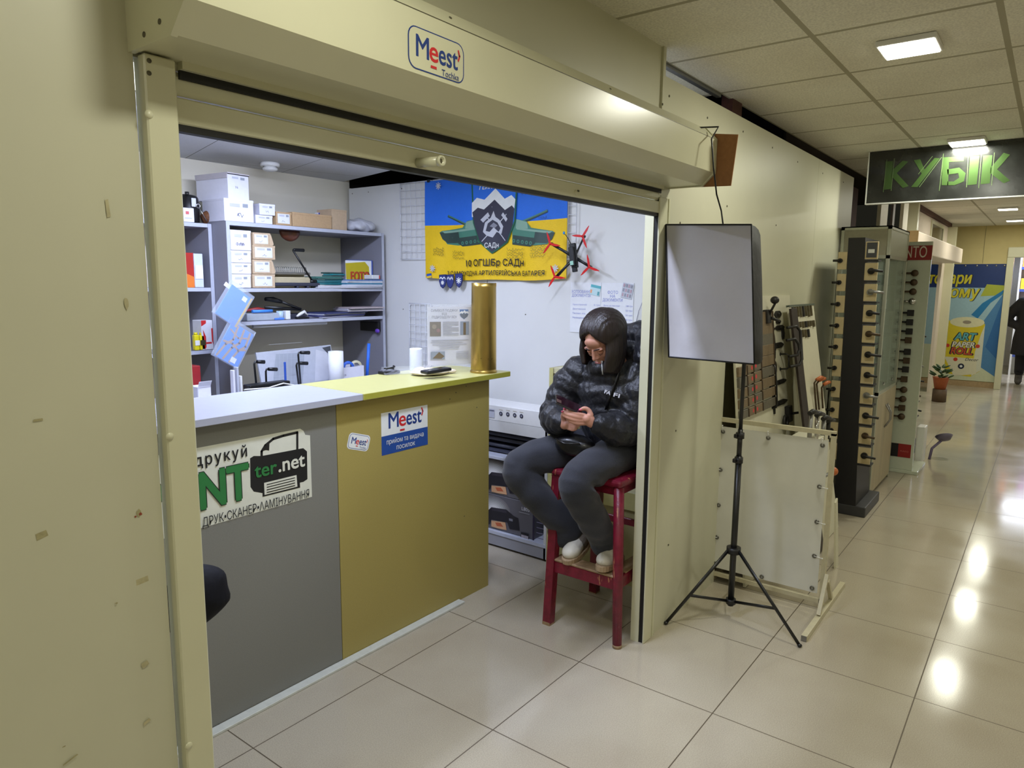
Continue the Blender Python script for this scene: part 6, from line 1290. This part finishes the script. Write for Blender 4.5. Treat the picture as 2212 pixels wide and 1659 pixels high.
old = bs.inputs['Base Color'].links[0].from_socket; nt.links.new(old, mx_.inputs['A']); nt.links.new(rp.outputs[0], mx_.inputs['Factor']); nt.links.new(mx_.outputs['Result'], bs.inputs['Base Color'])
t = thing('bar_stool', (2.89, 1.61, 0), 'tall crimson painted wooden stool with worn footrests under the seated young woman', 'stool')
m = MB(); m.box(2.665, 3.10, 1.425, 1.795, .742, .775, STL, .012); m.box(2.69, 3.08, 1.445, 1.775, .70, .742, STL, .004); m.build('seat', t)
LEGS = [((2.678, 1.425), (2.695, 1.45)), ((2.672, 1.797), (2.695, 1.772)), ((3.117, 1.805), (3.075, 1.772)), ((3.117, 1.43), (3.075, 1.45))]
for k, (a, b) in enumerate(LEGS):
    m = MB(); s_ = .021
    V = [(a[0]+i*s_, a[1]+j*s_, 0) for i, j in ((-1, -1), (1, -1), (1, 1), (-1, 1))]+[(b[0]+i*s_, b[1]+j*s_, .742) for i, j in ((-1, -1), (1, -1), (1, 1), (-1, 1))]
    if k == 0: m.tube([(a[0], a[1], 0), (a[0]*.5+b[0]*.5, a[1]*.5+b[1]*.5, .37), (b[0], b[1], .742)], [.021, .0235, .0235], STL, 16)
    else: m.add(V, [(3, 2, 1, 0), (4, 5, 6, 7)]+[(i, (i+1) % 4, 4+(i+1) % 4, 4+i) for i in range(4)], STL)
    lg = m.build('leg', t)
    m = MB(); (m.cyl((a[0], a[1], 0), (a[0], a[1], .016), .0213, WRN) if k == 0 else m.box(a[0]-.0213, a[0]+.0213, a[1]-.0213, a[1]+.0213, 0, .016, WRN)); m.build('worn_tip', lg)
m = MB(); m.box(2.672, 2.69, 1.44, 1.785, .268, .325, STL, .003); m.build('front_rail', t)
m = MB(); m.box(2.668, 2.745, 1.445, 1.78, .325, .336, WRN, .003); m.build('footboard', t, label='worn bare wood footboard')
m = MB(); m.box(2.70, 3.09, 1.428, 1.446, .268, .325, STL, .003); m.build('side_rail', t); m = MB(); m.box(2.75, 3.09, 1.43, 1.50, .325, .334, WRN, .003); m.build('footboard', t, label='worn bare wood side footboard')
for z, (xa_, xb_, ya_, yb_) in ((.44, (3.085, 3.103, 1.45, 1.79)), (.42, (2.70, 3.09, 1.783, 1.80))): m = MB(); m.box(xa_, xb_, ya_, yb_, z-.018, z+.018, STL, .003); m.build('rail', t)

# ================================================================ PEOPLE
def melt(mb, name, parent, voxel, smooth=4, fac=.5, mt=None, disp=None, label=None, reproj=False):
    """grow the joined volumes of mb into one continuous skin"""
    me = bpy.data.meshes.new(name+'_tmp'); me.from_pydata(mb.v, [], mb.f); o = bpy.data.objects.new(name+'_tmp', me); COL.objects.link(o)
    r = o.modifiers.new('r', 'REMESH'); r.mode = 'VOXEL'; r.voxel_size = voxel
    s = o.modifiers.new('s', 'SMOOTH'); s.factor = fac; s.iterations = smooth
    dg = bpy.context.evaluated_depsgraph_get(); ev = o.evaluated_get(dg); m2 = bpy.data.meshes.new_from_object(ev)
    bpy.data.objects.remove(o); bpy.data.meshes.remove(me)
    out_ = MB(); out_.v = [v.co.copy() for v in m2.vertices]; out_.f = [tuple(p.vertices) for p in m2.polygons]
    if disp:
        m2.calc_normals_split if False else None
        for i, v in enumerate(m2.vertices): out_.v[i] = disp(v.co.copy(), v.normal.copy())
    for fc in out_.f:
        c = out_.v[fc[0]]
        out_.mi.append(out_.m(mt(sum((out_.v[i] for i in fc), Vector())/len(fc)) if callable(mt) else mt)); out_.sm.append(True)
    bpy.data.meshes.remove(m2)
    if parent is None: return out_
    return out_.build(name, parent, label=label)
def spline(P, n=6):
    P = [Vector(p) for p in P]; out_ = []
    for i in range(len(P)-1):
        a, b, c, d = P[max(i-1, 0)], P[i], P[i+1], P[min(i+2, len(P)-1)]
        for k in range(n): t_ = k/n; out_.append(.5*((2*b)+(c-a)*t_+(2*a-5*b+4*c-d)*t_*t_+(3*b-a-3*c+d)*t_**3))
    out_.append(P[-1]); return out_
def limb(m, P, R, mt, n=14, sub=6, flat=1., up=None, puff=0., per=.06, ph=0.):
    S_ = spline(P, sub); RR = []
    for i in range(len(S_)):
        x = i/sub; k = min(int(x), len(R)-2); f_ = x-k; f_ = f_*f_*(3-2*f_); RR.append(R[k]*(1-f_)+R[k+1]*f_)
    if puff:
        L = 0.; 
        for i in range(len(S_)):
            if i: L += (S_[i]-S_[i-1]).length
            RR[i] *= 1-puff+puff*2*abs(math.sin(math.pi*(L/per+ph)))**.6
    m.tube(S_, RR, mt, n, flat=flat, up=up); m.ell(S_[0], (RR[0],)*3, mt, n=12, seg=8); m.ell(S_[-1], (RR[-1]*.96,)*3, mt, n=12, seg=8); return m
SKIN = mat('skin', (196, 142, 120), .5, noise=.05, nscale=25, spec=.4)
SKIN.node_tree.nodes['Principled BSDF'].inputs['Subsurface Weight'].default_value = .1; SKIN.node_tree.nodes['Principled BSDF'].inputs['Subsurface Radius'].default_value = (.02, .008, .004)
JKT = mat('black_puffer_nylon', (14, 15, 23), .46, spec=.5, bump=.5, bscale=48, noise=.05, nscale=12, sheen=.08)
JNS = mat('washed_black_denim', (41, 43, 52), .85, bump=.3, bscale=320, noise=.14, nscale=7, sheen=.15)
HAIRM = mat('dark_brown_hair', (33, 23, 20), .40, spec=.5, bump=.25, bscale=160, noise=.3, nscale=90, stretch=(1, 1, .08))
pr = thing('person', (2.85, 1.62, 0), 'young woman with dark hair and black puffer jacket sitting on the stool reading a phone', 'person')
H = Vector((2.80, 1.608, 1.377)); hf = Vector((-.74, .10, -.66)).normalized(); hl = Vector((-.12, -.99, 0)).normalized(); hl = (hl-hf*hl.dot(hf)).normalized(); hu = hl.cross(hf)*-1; hu = hu if hu.z > 0 else -hu
HM = Matrix((( hf.x, hl.x, hu.x), (hf.y, hl.y, hu.y), (hf.z, hl.z, hu.z)))
def hp(f_, l_, u_): return H+hf*f_+hl*l_+hu*u_
m = MB()
def he(f_, l_, u_, a, b, c, n=16): m.ell(hp(f_, l_, u_), (a, b, c), SKIN, M=HM, n=n, seg=12)
he(-.012, 0, .035, .092, .073, .085, 24); he(.030, 0, -.025, .062, .060, .075, 20); he(.058, 0, -.078, .028, .030, .026); he(.035, 0, -.062, .045, .046, .035)
he(.070, 0, .045, .018, .042, .028)
for s_ in (1, -1): he(.062, .034*s_, -.018, .022, .022, .022); he(.078, .030*s_, .022, .012, .022, .007); he(-.005, .073*s_, -.008, .014, .007, .026)
limb(m, [hp(.086, 0, .014), hp(.096, 0, -.006), hp(.104, 0, -.020)], [.008, .009, .010], SKIN, 10); he(.095, .010, -.024, .008, .007, .006, 8); he(.095, -.010, -.024, .008, .007, .006, 8)
he(.088, 0, -.050, .011, .022, .006); he(.086, 0, -.060, .010, .019, .006)
limb(m, [hp(-.03, 0, -.03), Vector((2.84, 1.605, 1.33)), Vector((2.88, 1.60, 1.24))], [.055, .052, .07], SKIN)
# torso, arms, legs: one continuous figure beneath the clothes
SH_R, SH_L = Vector((2.885, 1.765, 1.225)), Vector((2.905, 1.475, 1.205)); EL_R, EL_L = Vector((2.815, 1.865, 1.01)), Vector((2.835, 1.468, .985))
WR_R, WR_L = onx(1212, 915, 2.66), onx(1284, 917, 2.665)
limb(m, [(2.95, 1.60, .85), (2.945, 1.60, 1.0), (2.92, 1.605, 1.14), (2.89, 1.61, 1.23)], [.12, .11, .12, .09], SKIN)
limb(m, [SH_R, Vector((2.89, 1.62, 1.235)), SH_L], [.05, .06, .05], SKIN)
limb(m, [SH_R, EL_R, WR_R], [.045, .036, .024], SKIN); limb(m, [SH_L, EL_L, WR_L], [.045, .036, .024], SKIN)
HPR, HPL = Vector((2.95, 1.675, .862)), Vector((2.955, 1.525, .862)); KNR, KNL = Vector((2.585, 1.925, .775)), Vector((2.530, 1.572, .775)); AKR, AKL = onx(1240, 1160, 2.765), onx(1318, 1185, 2.78)
limb(m, [HPR, KNR, AKR], [.07, .048, .027], SKIN); limb(m, [HPL, KNL, AKL], [.07, .048, .027], SKIN)
TOR, HER = onx(1226, 1200, 2.672), onx(1262, 1163, 2.845); TOL, HEL = onx(1301, 1215, 2.672), onx(1336, 1193, 2.87)
limb(m, [AKR, HER*.7+TOR*.3, TOR*.75+HER*.25], [.027, .026, .016], SKIN); limb(m, [AKL, HEL*.7+TOL*.3, TOL*.75+HEL*.25], [.027, .026, .016], SKIN)
# her left hand, seen from outside, cradles the phone; five separate fingers
def hand(wr, palm, fing, thumb, pr_=.021):
    limb(m, [wr, wr.lerp(palm, .55), palm], [.022, .026, .022], SKIN, 14, flat=.75)
    for F_ in fing: limb(m, F_, [.0095, .0088, .0082, .0068][:len(F_)], SKIN, 10, 5)
    limb(m, thumb, [.014, .0115, .010, .0075][:len(thumb)], SKIN, 10, 5)
PL = onx(1268, 905, 2.640); d_ = onx
hand(WR_L, PL, [[d_(1262, 897, 2.635), d_(1248, 894, 2.615), d_(1232, 889, 2.600), d_(1219, 884, 2.600)],
                [d_(1261, 903, 2.632), d_(1245, 901, 2.606), d_(1229, 896, 2.590), d_(1215, 890, 2.592)],
                [d_(1261, 909, 2.632), d_(1244, 908, 2.604), d_(1229, 903, 2.590), d_(1217, 897, 2.594)],
                [d_(1263, 915, 2.636), d_(1248, 915, 2.610), d_(1235, 911, 2.598), d_(1226, 906, 2.600)]],
     [d_(1276, 897, 2.655), d_(1272, 887, 2.655), d_(1263, 882, 2.645), d_(1253, 886, 2.635)])
PRr = onx(1226, 917, 2.655)
hand(WR_R, PRr, [[d_(1230, 912, 2.650), d_(1240, 907, 2.632), d_(1246, 901, 2.622)], [d_(1231, 917, 2.650), d_(1243, 916, 2.628), d_(1250, 910, 2.618)],
                 [d_(1230, 921, 2.650), d_(1242, 923, 2.628), d_(1249, 919, 2.618)], [d_(1228, 925, 2.652), d_(1238, 928, 2.635), d_(1244, 926, 2.626)]],
     [d_(1221, 910, 2.655), d_(1216, 900, 2.645), d_(1219, 892, 2.632), d_(1226, 888, 2.622)])
body = melt(m, 'body', pr, .0034, 3, .5, SKIN)
# lips, brows, eyes and lashes are parts of the face
LIP = mat('lip', (176, 92, 88), .4, noise=.05); BRW = mat('dark_brow', (44, 30, 26), .7, noise=.2); PNK = mat('pink_nail', (228, 96, 130), .25, noise=.03)
m = MB(); m.ell(hp(.0965, 0, -.0515), (.005, .019, .0035), LIP, M=HM, n=14, seg=8); m.ell(hp(.094, 0, -.0595), (.006, .017, .0045), LIP, M=HM, n=14, seg=8); m.build('lips', body)
for s_ in (1, -1):
    m = MB(); m.tube([hp(.094, .012*s_, .024), hp(.092, .028*s_, .030), hp(.078, .045*s_, .024)], [.0022, .003, .0015], BRW, 8); m.build('eyebrow', body)
    m = MB(); m.ell(hp(.076, .030*s_, .004), (.0125, .0135, .0085), mat('lowered_eyelid', (186, 128, 104), .5, noise=.05), M=HM, n=14, seg=10); e_ = m.build('eye', body)
    m = MB(); m.tube([hp(.082, .018*s_, -.004), hp(.0895, .030*s_, -.007), hp(.081, .043*s_, -.003)], [.0008, .0011, .0007], BRW, 6); m.build('eyelashes', e_)
for q in (d_(1253, 885, 2.627), d_(1219, 883, 2.592), d_(1215, 889, 2.586)): m = MB(); m.ell(q, (.004, .007, .005), PNK, n=10, seg=6); m.build('fingernail', body)
# hair: a cap parted in the middle, long locks falling straight down past the cheeks
m = MB(); m.ell(hp(-.028, 0, .034), (.098, .080, .084), HAIRM, M=HM, n=26, seg=16); m.ell(hp(-.062, 0, -.005), (.055, .076, .080), HAIRM, M=HM, n=20, seg=12)
for s_ in (1, -1):
    NL = 17
    for k in range(NL):
        q_ = k/(NL-1); th = math.radians(47+q_*110); D0 = Vector((math.cos(th), 0, math.sin(th))); D1 = Vector(((.80 if s_ > 0 else .58)-1.5*q_, s_, .02-.25*q_)).normalized(); P = []
        for i in range(6):
            D = D0.lerp(D1, i/5).normalized(); D.y += .10*s_*(1-i/5)*(.35 if i else .1); D.normalize(); P.append(hp(-.022+.104*D.x, .089*D.y, .034+.094*D.z))
        e_ = P[-1]; zend = (1.246 if s_ > 0 else 1.272)-.006*math.sin(q_*3.1)
        n_ = max(.0, e_.z-zend); P += [Vector((e_.x-.006*(1-q_), e_.y-.004*s_, e_.z-n_*.5)), Vector((e_.x-.010*(1-q_), e_.y+.008*s_, zend))]
        limb(m, P, [.009, .0125, .0145, .015, .016, .016, .015, .011], HAIRM, 8, 4)
ridge = lambda c, n: c+n*(.0009*math.sin((c.y*1.0+c.x*.6)*420))
melt(m, 'hair', pr, .0045, 5, .5, HAIRM, disp=ridge, label='dark brown centre parted hair')
# jacket
m = MB()
def torso(zs):
    pts = [(2.955, 1.595, .80), (2.950, 1.598, .90), (2.935, 1.603, 1.02), (2.915, 1.608, 1.13), (2.905, 1.612, 1.195), (2.88, 1.612, 1.245)]
    rx = [.150, .158, .158, .150, .128, .090]; ry = [.172, .182, .192, .198, .172, .105]; V = []; F = []; n = 32; NR = 44
    for j in range(NR+1):
        x = j/NR*5; k = min(int(x), 4); f_ = x-k; g_ = f_*f_*(3-2*f_)
        c = Vector(pts[k]).lerp(Vector(pts[k+1]), f_); a_ = rx[k]*(1-g_)+rx[k+1]*g_; b_ = ry[k]*(1-g_)+ry[k+1]*g_
        pf = 1-.05+.075*abs(math.sin(math.pi*(c.z/.098)))**.6
        for i in range(n): t_ = 2*math.pi*i/n; V.append(c+Vector((a_*math.cos(t_)*pf, b_*math.sin(t_)*pf, 0)))
    for j in range(NR):
        for i in range(n): F.append((j*n+i, j*n+(i+1) % n, (j+1)*n+(i+1) % n, (j+1)*n+i))
    F.append(tuple(reversed(range(n)))); F.append(tuple(NR*n+i for i in range(n))); m.add(V, F, JKT, True)
torso(0)
limb(m, [SH_R+Vector((.01, -.03, .0)), SH_R+Vector((-.02, .035, -.06)), EL_R+Vector((.0, -.005, .0)), EL_R.lerp(WR_R, .5)+Vector((0, .01, -.01)), WR_R.lerp(EL_R, .16)], [.082, .090, .082, .074, .050], JKT, 18, 9, puff=.09, per=.08)
limb(m, [SH_L+Vector((.01, .03, .0)), SH_L+Vector((-.015, -.0, -.06)), EL_L+Vector((.0, .01, .0)), EL_L.lerp(WR_L, .5)+Vector((0, .0, -.012)), WR_L.lerp(EL_L, .16)], [.080, .082, .074, .074, .050], JKT, 18, 9, puff=.09, per=.08, ph=.4)
for wr, el in ((WR_R, EL_R), (WR_L, EL_L)): q = wr.lerp(el, .12); limb(m, [q, wr.lerp(el, .04)], [.040, .034], JKT, 14, 4)
# high collar and hood
cc = Vector((2.855, 1.606, 1.240))
for k in range(20):
    a_ = 2*math.pi*k/20; m.ell(cc+Vector((.078*math.cos(a_), .085*math.sin(a_), -.012*math.cos(a_))), (.026, .026, .036), JKT, n=10, seg=8)
limb(m, [(2.90, 1.72, 1.29), (2.985, 1.68, 1.335), (3.02, 1.58, 1.385), (2.985, 1.48, 1.395), (2.90, 1.465, 1.30)], [.038, .055, .062, .058, .040], JKT, 14, 6, puff=.10, per=.08)
limb(m, [(2.97, 1.62, 1.28), (2.99, 1.53, 1.30)], [.07, .075], JKT)
NRM = random.Random(3); CR = [(Vector((NRM.uniform(2.6, 3.1), NRM.uniform(1.4, 1.95), NRM.uniform(.85, 1.30))), NRM.uniform(0, 6.28)) for _ in range(30)]
def wr_(c, n):
    if c.y < 1.4: pass
    d = .0014*math.sin(c.z*130+2.2*math.sin(c.y*23)+c.x*29)+.0011*math.sin(c.y*170-c.z*60+3*math.sin(c.z*31))
    for p, a_ in CR:
        e = (c-p).length
        if e < .09: d += -.0036*math.cos((c-p).dot(Vector((math.cos(a_), math.sin(a_)*.6, .6)))*62)*(1-e/.09)**1.5
    c2 = c+n*d
    if c2.y < 1.398 and c2.x < 2.99: c2.y = 1.398
    if c2.z < .80 : pass
    return c2
jk = melt(m, 'puffer_jacket', pr, .0062, 4, .5, JKT, disp=wr_, label='black quilted puffer jacket with high collar and hood')
def jsurf(px, py):   # the front of the jacket met by a sight line
    r = ray(px, py).normalized(); mw = jk.matrix_basis; inv = WM[pr.name].inverted(); hit, loc, nn, _ = jk.ray_cast(inv @ CAM, r)
    return (WM[pr.name] @ loc, nn) if hit else (onx(px, py, 2.74), Vector((-1, 0, 0)))
zp = jsurf(1300, 790)[0]; ZW_ = mat('white_zip_pull', (226, 228, 230), .3, metal=.3, noise=.03)
q0, q1 = jsurf(1300, 784)[0], jsurf(1302, 808)[0]; off = Vector((-.010, -.006, 0))
m = MB(); m.tube([q0+off, (q0+q1)/2+off*1.2, q1+off*1.2], [.0035, .0052, .0045], ZW_, 8, flat=.5); m.tube([q0+off+Vector((0, .004*math.cos(k), .006+.004*math.sin(k))) for k in range(6)], .0015, ZW_, 6, closed=True); m.build('zip_pull', jk)
# chest lettering
a0_, n0 = jsurf(1306, 846); a1_, n1 = jsurf(1318, 850); b0_, _ = jsurf(1326, 853); b1_, _ = jsurf(1338, 856)
CLW = ink((206, 206, 214))
for txt_, p, q in (('FA', a0_, a1_), ('FI', b0_, b1_)):
    U = (q-p); c = (p+q)/2; vw = (CAM-c).normalized(); V_ = vw.cross(U).normalized(); V_ = V_ if V_.z > 0 else -V_
    f = Fr(c+vw*.014, U, V_); m = MB(); m.tx(f, txt_, 0, 0, .024, CLW, bold=.03, wid=U.length*1.05, n=.0); m.build('lettering', jk)
# jeans
m = MB()
limb(m, [(2.955, 1.60, .855), (2.955, 1.60, .93)], [.125, .12], JNS)
limb(m, [HPR+Vector((.01, 0, .0)), HPR.lerp(KNR, .5)+Vector((0, 0, .012)), KNR, KNR.lerp(AKR, .5)+Vector((-.012, .006, 0)), onx(1222, 1128, 2.755), onx(1218, 1148, 2.755)], [.098, .092, .076, .076, .083, .084], JNS, 22, 8)
limb(m, [HPL+Vector((.01, 0.01, .0)), HPL.lerp(KNL, .5)+Vector((0, .006, .012)), KNL, KNL.lerp(AKL, .5)+Vector((-.012, .0, 0)), onx(1301, 1158, 2.76), onx(1302, 1174, 2.76)], [.094, .090, .076, .072, .066, .066], JNS, 22, 8)
def jw(c, n):
    d = .0018*math.sin(c.z*50+3*math.sin(c.y*17)+c.x*30)+.0016*math.sin(c.x*50-c.z*34+2*math.sin(c.y*25))
    for p, rr_ in ((KNR+Vector((.07, -.05, -.04)), .10), (KNL+Vector((.07, -.03, -.04)), .10)):
        e = (c-p).length
        if e < rr_: d -= .010*math.sin((c-p).z*110+(c-p).x*60)*(1-e/rr_)
    c2 = c+n*d
    if c2.x > 2.67 and c2.z < .777 and 1.425 < c2.y < 1.795 and c2.z > .70: c2.z = .777
    if c2.y < 1.40: c2.y = 1.40
    return c2
jn = melt(m, 'jeans', pr, .0065, 4, .5, JNS, disp=jw, label='washed black wide leg jeans')
# shoes
SHW = mat('off_white_leather', (206, 200, 184), .55, noise=.06, bump=.1); SHS = mat('beige_ribbed_sole', (166, 142, 112), .7, noise=.06); SHG = mat('grey_suede', (120, 110, 98), .85, noise=.12)
for nm, TO, HE, AK in (('right', TOR, HER, AKR), ('left', TOL, HEL, AKL)):
    d = (TO-HE).normalized(); L = (TO-HE).length; up_ = Vector((0, 0, 1)); up_ = (up_-d*up_.dot(d)).normalized(); sd = d.cross(up_)
    m = MB(); M3 = Matrix(((d.x, sd.x, up_.x), (d.y, sd.y, up_.y), (d.z, sd.z, up_.z)))
    m.ell(TO-d*.045+up_*.004, (.062, .043, .034), SHW, M=M3, n=20, seg=12); m.ell(HE+d*.05+up_*.012, (.062, .037, .045), SHW, M=M3, n=20, seg=12); limb(m, [HE+d*.05+up_*.02, TO-d*.05+up_*.005], [.042, .040], SHW); limb(m, [HE+d*.05+up_*.03, AK+Vector((0, 0, .0))], [.042, .040], SHW)
    mm = (lambda c: SHW) if nm == 'left' else (lambda c, TO=TO, d=d: SHW if (TO-c).dot(d) < .085 else SHG)
    m2 = melt(m, 'upper', None, .004, 4, .5, SHW); 
    m2.mats = []; m2.mi = [m2.m(mm(sum((m2.v[i] for i in fc), Vector())/len(fc))) for fc in m2.f]; sho = m2.build('shoe', pr, label='off-white chunky sneaker on her %s foot' % nm)
    m = MB(); n = 56; V = []; F = []
    for j, (h_, o_) in enumerate(((-.040, -.004), (-.036, .002), (-.016, .003), (-.012, 0))):
        for i in range(n):
            a_ = 2*math.pi*i/n; lx = (L*.5+.030)*math.cos(a_); ly_ = (.042+.004*math.cos(a_))*(abs(math.sin(a_))**.8)*(1 if math.sin(a_) >= 0 else -1)
            rb = (.0016 if i % 2 else 0)*(1 if 0 < j < 3 else 0); V.append((TO+HE)/2-d*.006+d*(lx+(o_-rb)*math.cos(a_))+sd*(ly_+(o_-rb)*math.sin(a_))+up_*h_)
    for j in range(3):
        for i in range(n): F.append((j*n+i, j*n+(i+1) % n, (j+1)*n+(i+1) % n, (j+1)*n+i))
    F.append(tuple(reversed(range(n)))); F.append(tuple(3*n+i for i in range(n))); m.add(V, F, SHS); m.build('sole', sho)
    for k in range(3): m = MB(); c = TO-d*(.085+.02*k)+up_*(.038+.009*k); m.tube([c+sd*.022, c+up_*.006, c-sd*.022], .0028, WHT, 6); m.build('lace', sho)
# phone
pc_ = (d_(1207, 869, 2.575)+d_(1251, 889, 2.645))/2; ax_ = (d_(1207, 869, 2.575)-d_(1251, 889, 2.645)).normalized(); pc_ = pc_+Vector((0, 0, .005)); nf = ((H-pc_).normalized()*.55+(CAM-pc_).normalized()*.45).normalized(); nf = (nf-ax_*nf.dot(ax_)).normalized(); sx_ = ax_.cross(nf)
t = thing('smartphone', pc_, 'dark smartphone in a clear edged case held in both hands by the seated woman', 'phone')
f = Fr(pc_+nf*.004, ax_, sx_ if sx_.dot(Vector((0, 1, 0))) else sx_)
m = MB(); m.fbox(f, -.070, .070, -.034, .034, -.005, .004, mat('phone_case', (20, 18, 24), .15, spec=.7, coat=.6, noise=.05), .004); m.build('case', t)
m = MB(); m.fbox(f, -.066, .066, -.031, .031, .004, .0046, mat('phone_glass', (10, 10, 16), .05, coat=1., noise=.02)); m.fbox(f, -.068, .068, -.031, .031, -.0056, -.005, mat('phone_back', (40, 18, 26), .12, coat=.8, noise=.05)); m.build('glass', t)
m = MB(); m.fbox(f, .045, .068, -.028, -.006, -.0085, -.0056, mat('camera_bump', (90, 70, 66), .2, noise=.1), .002); m.build('camera', t)
# shoulder bag
LTH = mat('glossy_black_leather', (10, 10, 14), .36, coat=.2, noise=.1, bump=.1)
bc_ = onx(1243, 962, 2.70); t = thing('handbag', bc_, 'small glossy black shoulder bag on the lap of the seated woman', 'handbag')
m = MB(); m.ell(bc_, (.060, .105, .052), LTH, n=28, seg=14)
for v in m.v: v.x = max(v.x, bc_.x-.05)
m.build('body', t)
m = MB(); a = jsurf(1205, 940)[0]; m.tube([bc_+Vector((-.052, .075, .030)), bc_+Vector((-.066, .02, .018)), bc_+Vector((-.060, -.06, .026))], .0042, LTH, 8); m.build('flap_edge', t)
m = MB(); pts = [jsurf(px, py) for px, py in ((1337, 808), (1331, 826), (1323, 846), (1315, 866), (1309, 884))]; pts = [p+(CAM-p).normalized()*.006 for p, _ in pts]
pts = [pts[0]+Vector((.05, .01, .03))]+pts; m.tube(pts, .011, LTH, 8, flat=.4); m.build('strap', t)

# figure at the far doorway
XF = 14.6; cf = onx(2224, 740, XF); t = thing('person', (XF, cf.y, 0), 'standing person in a long dark coat beyond the far doorway', 'person')
y0 = cf.y; m = MB()
limb(m, [(XF, y0, .92), (XF, y0, 1.15), (XF, y0, 1.38), (XF, y0, 1.50)], [.13, .13, .15, .06], SKIN); m.ell((XF, y0, 1.62), (.09, .08, .12), SKIN); m.ell((XF-.09, y0, 1.61), (.02, .015, .02), SKIN); limb(m, [(XF, y0, 1.45), (XF, y0, 1.56)], [.05, .05], SKIN)
for s_ in (1, -1):
    limb(m, [(XF, y0+.09*s_, .92), (XF+.03*s_, y0+.10*s_, .5), (XF+.06*s_, y0+.10*s_, .08)], [.09, .06, .04], SKIN); limb(m, [(XF+.06*s_, y0+.10*s_, .05), (XF-.12+.06*s_, y0+.10*s_, .035)], [.04, .035], SKIN)
    limb(m, [(XF, y0+.17*s_, 1.38), (XF+.02, y0+.33*s_, 1.12), (XF-.05, y0+.18*s_, .98)], [.045, .04, .03], SKIN); q = Vector((XF-.06, y0+.16*s_, .97)); limb(m, [q, q+Vector((-.03, -.04*s_, -.01))], [.028, .022], SKIN)
    for k in range(4): limb(m, [q+Vector((-.03, -.04*s_, .02-.013*k)), q+Vector((-.05, -.075*s_, .015-.013*k))], [.009, .008], SKIN, 8, 3)
    limb(m, [q+Vector((-.01, -.01*s_, .02)), q+Vector((-.02, -.03*s_, .05))], [.011, .009], SKIN, 8, 3)
b2 = melt(m, 'body', t, .009, 3, .5, SKIN)
DCT = mat('dark_coat', (24, 22, 30), .8, noise=.2, bump=.3, bscale=12); m = MB()
V = []; F = []; n = 24; rows = [(.50, .20, .25), (.75, .19, .24), (.95, .17, .21), (1.2, .16, .20), (1.4, .15, .20), (1.49, .08, .09)]
for z, a_, b_ in rows:
    for i in range(n): t_ = 2*math.pi*i/n; V.append((XF+a_*math.cos(t_), y0+b_*math.sin(t_), z))
for j in range(len(rows)-1):
    for i in range(n): F.append((j*n+i, j*n+(i+1) % n, (j+1)*n+(i+1) % n, (j+1)*n+i))
F.append(tuple(reversed(range(n)))); F.append(tuple((len(rows)-1)*n+i for i in range(n))); m.add(V, F, DCT)
for s_ in (1, -1): limb(m, [(XF, y0+.15*s_, 1.38), (XF+.02, y0+.34*s_, 1.10), (XF-.05, y0+.20*s_, .98)], [.085, .085, .06], DCT)
melt(m, 'coat', t, .014, 3, .5, DCT)
m = MB(); m.ell((XF+.01, y0, 1.655), (.105, .095, .105), HAIRM, n=18, seg=12); m.build('hair', t)
for s_ in (1, -1):
    m = MB(); limb(m, [(XF+.03*s_, y0+.10*s_, .62), (XF+.05*s_, y0+.10*s_, .2)], [.085, .07], DCT); m.build('trouser_leg', t)
    m = MB(); limb(m, [(XF+.06*s_, y0+.10*s_, .16), (XF+.06*s_, y0+.10*s_, .06), (XF-.12+.06*s_, y0+.10*s_, .045)], [.055, .055, .045], mat('grey_boot', (86, 82, 80), .7, noise=.1)); m.build('boot', t)
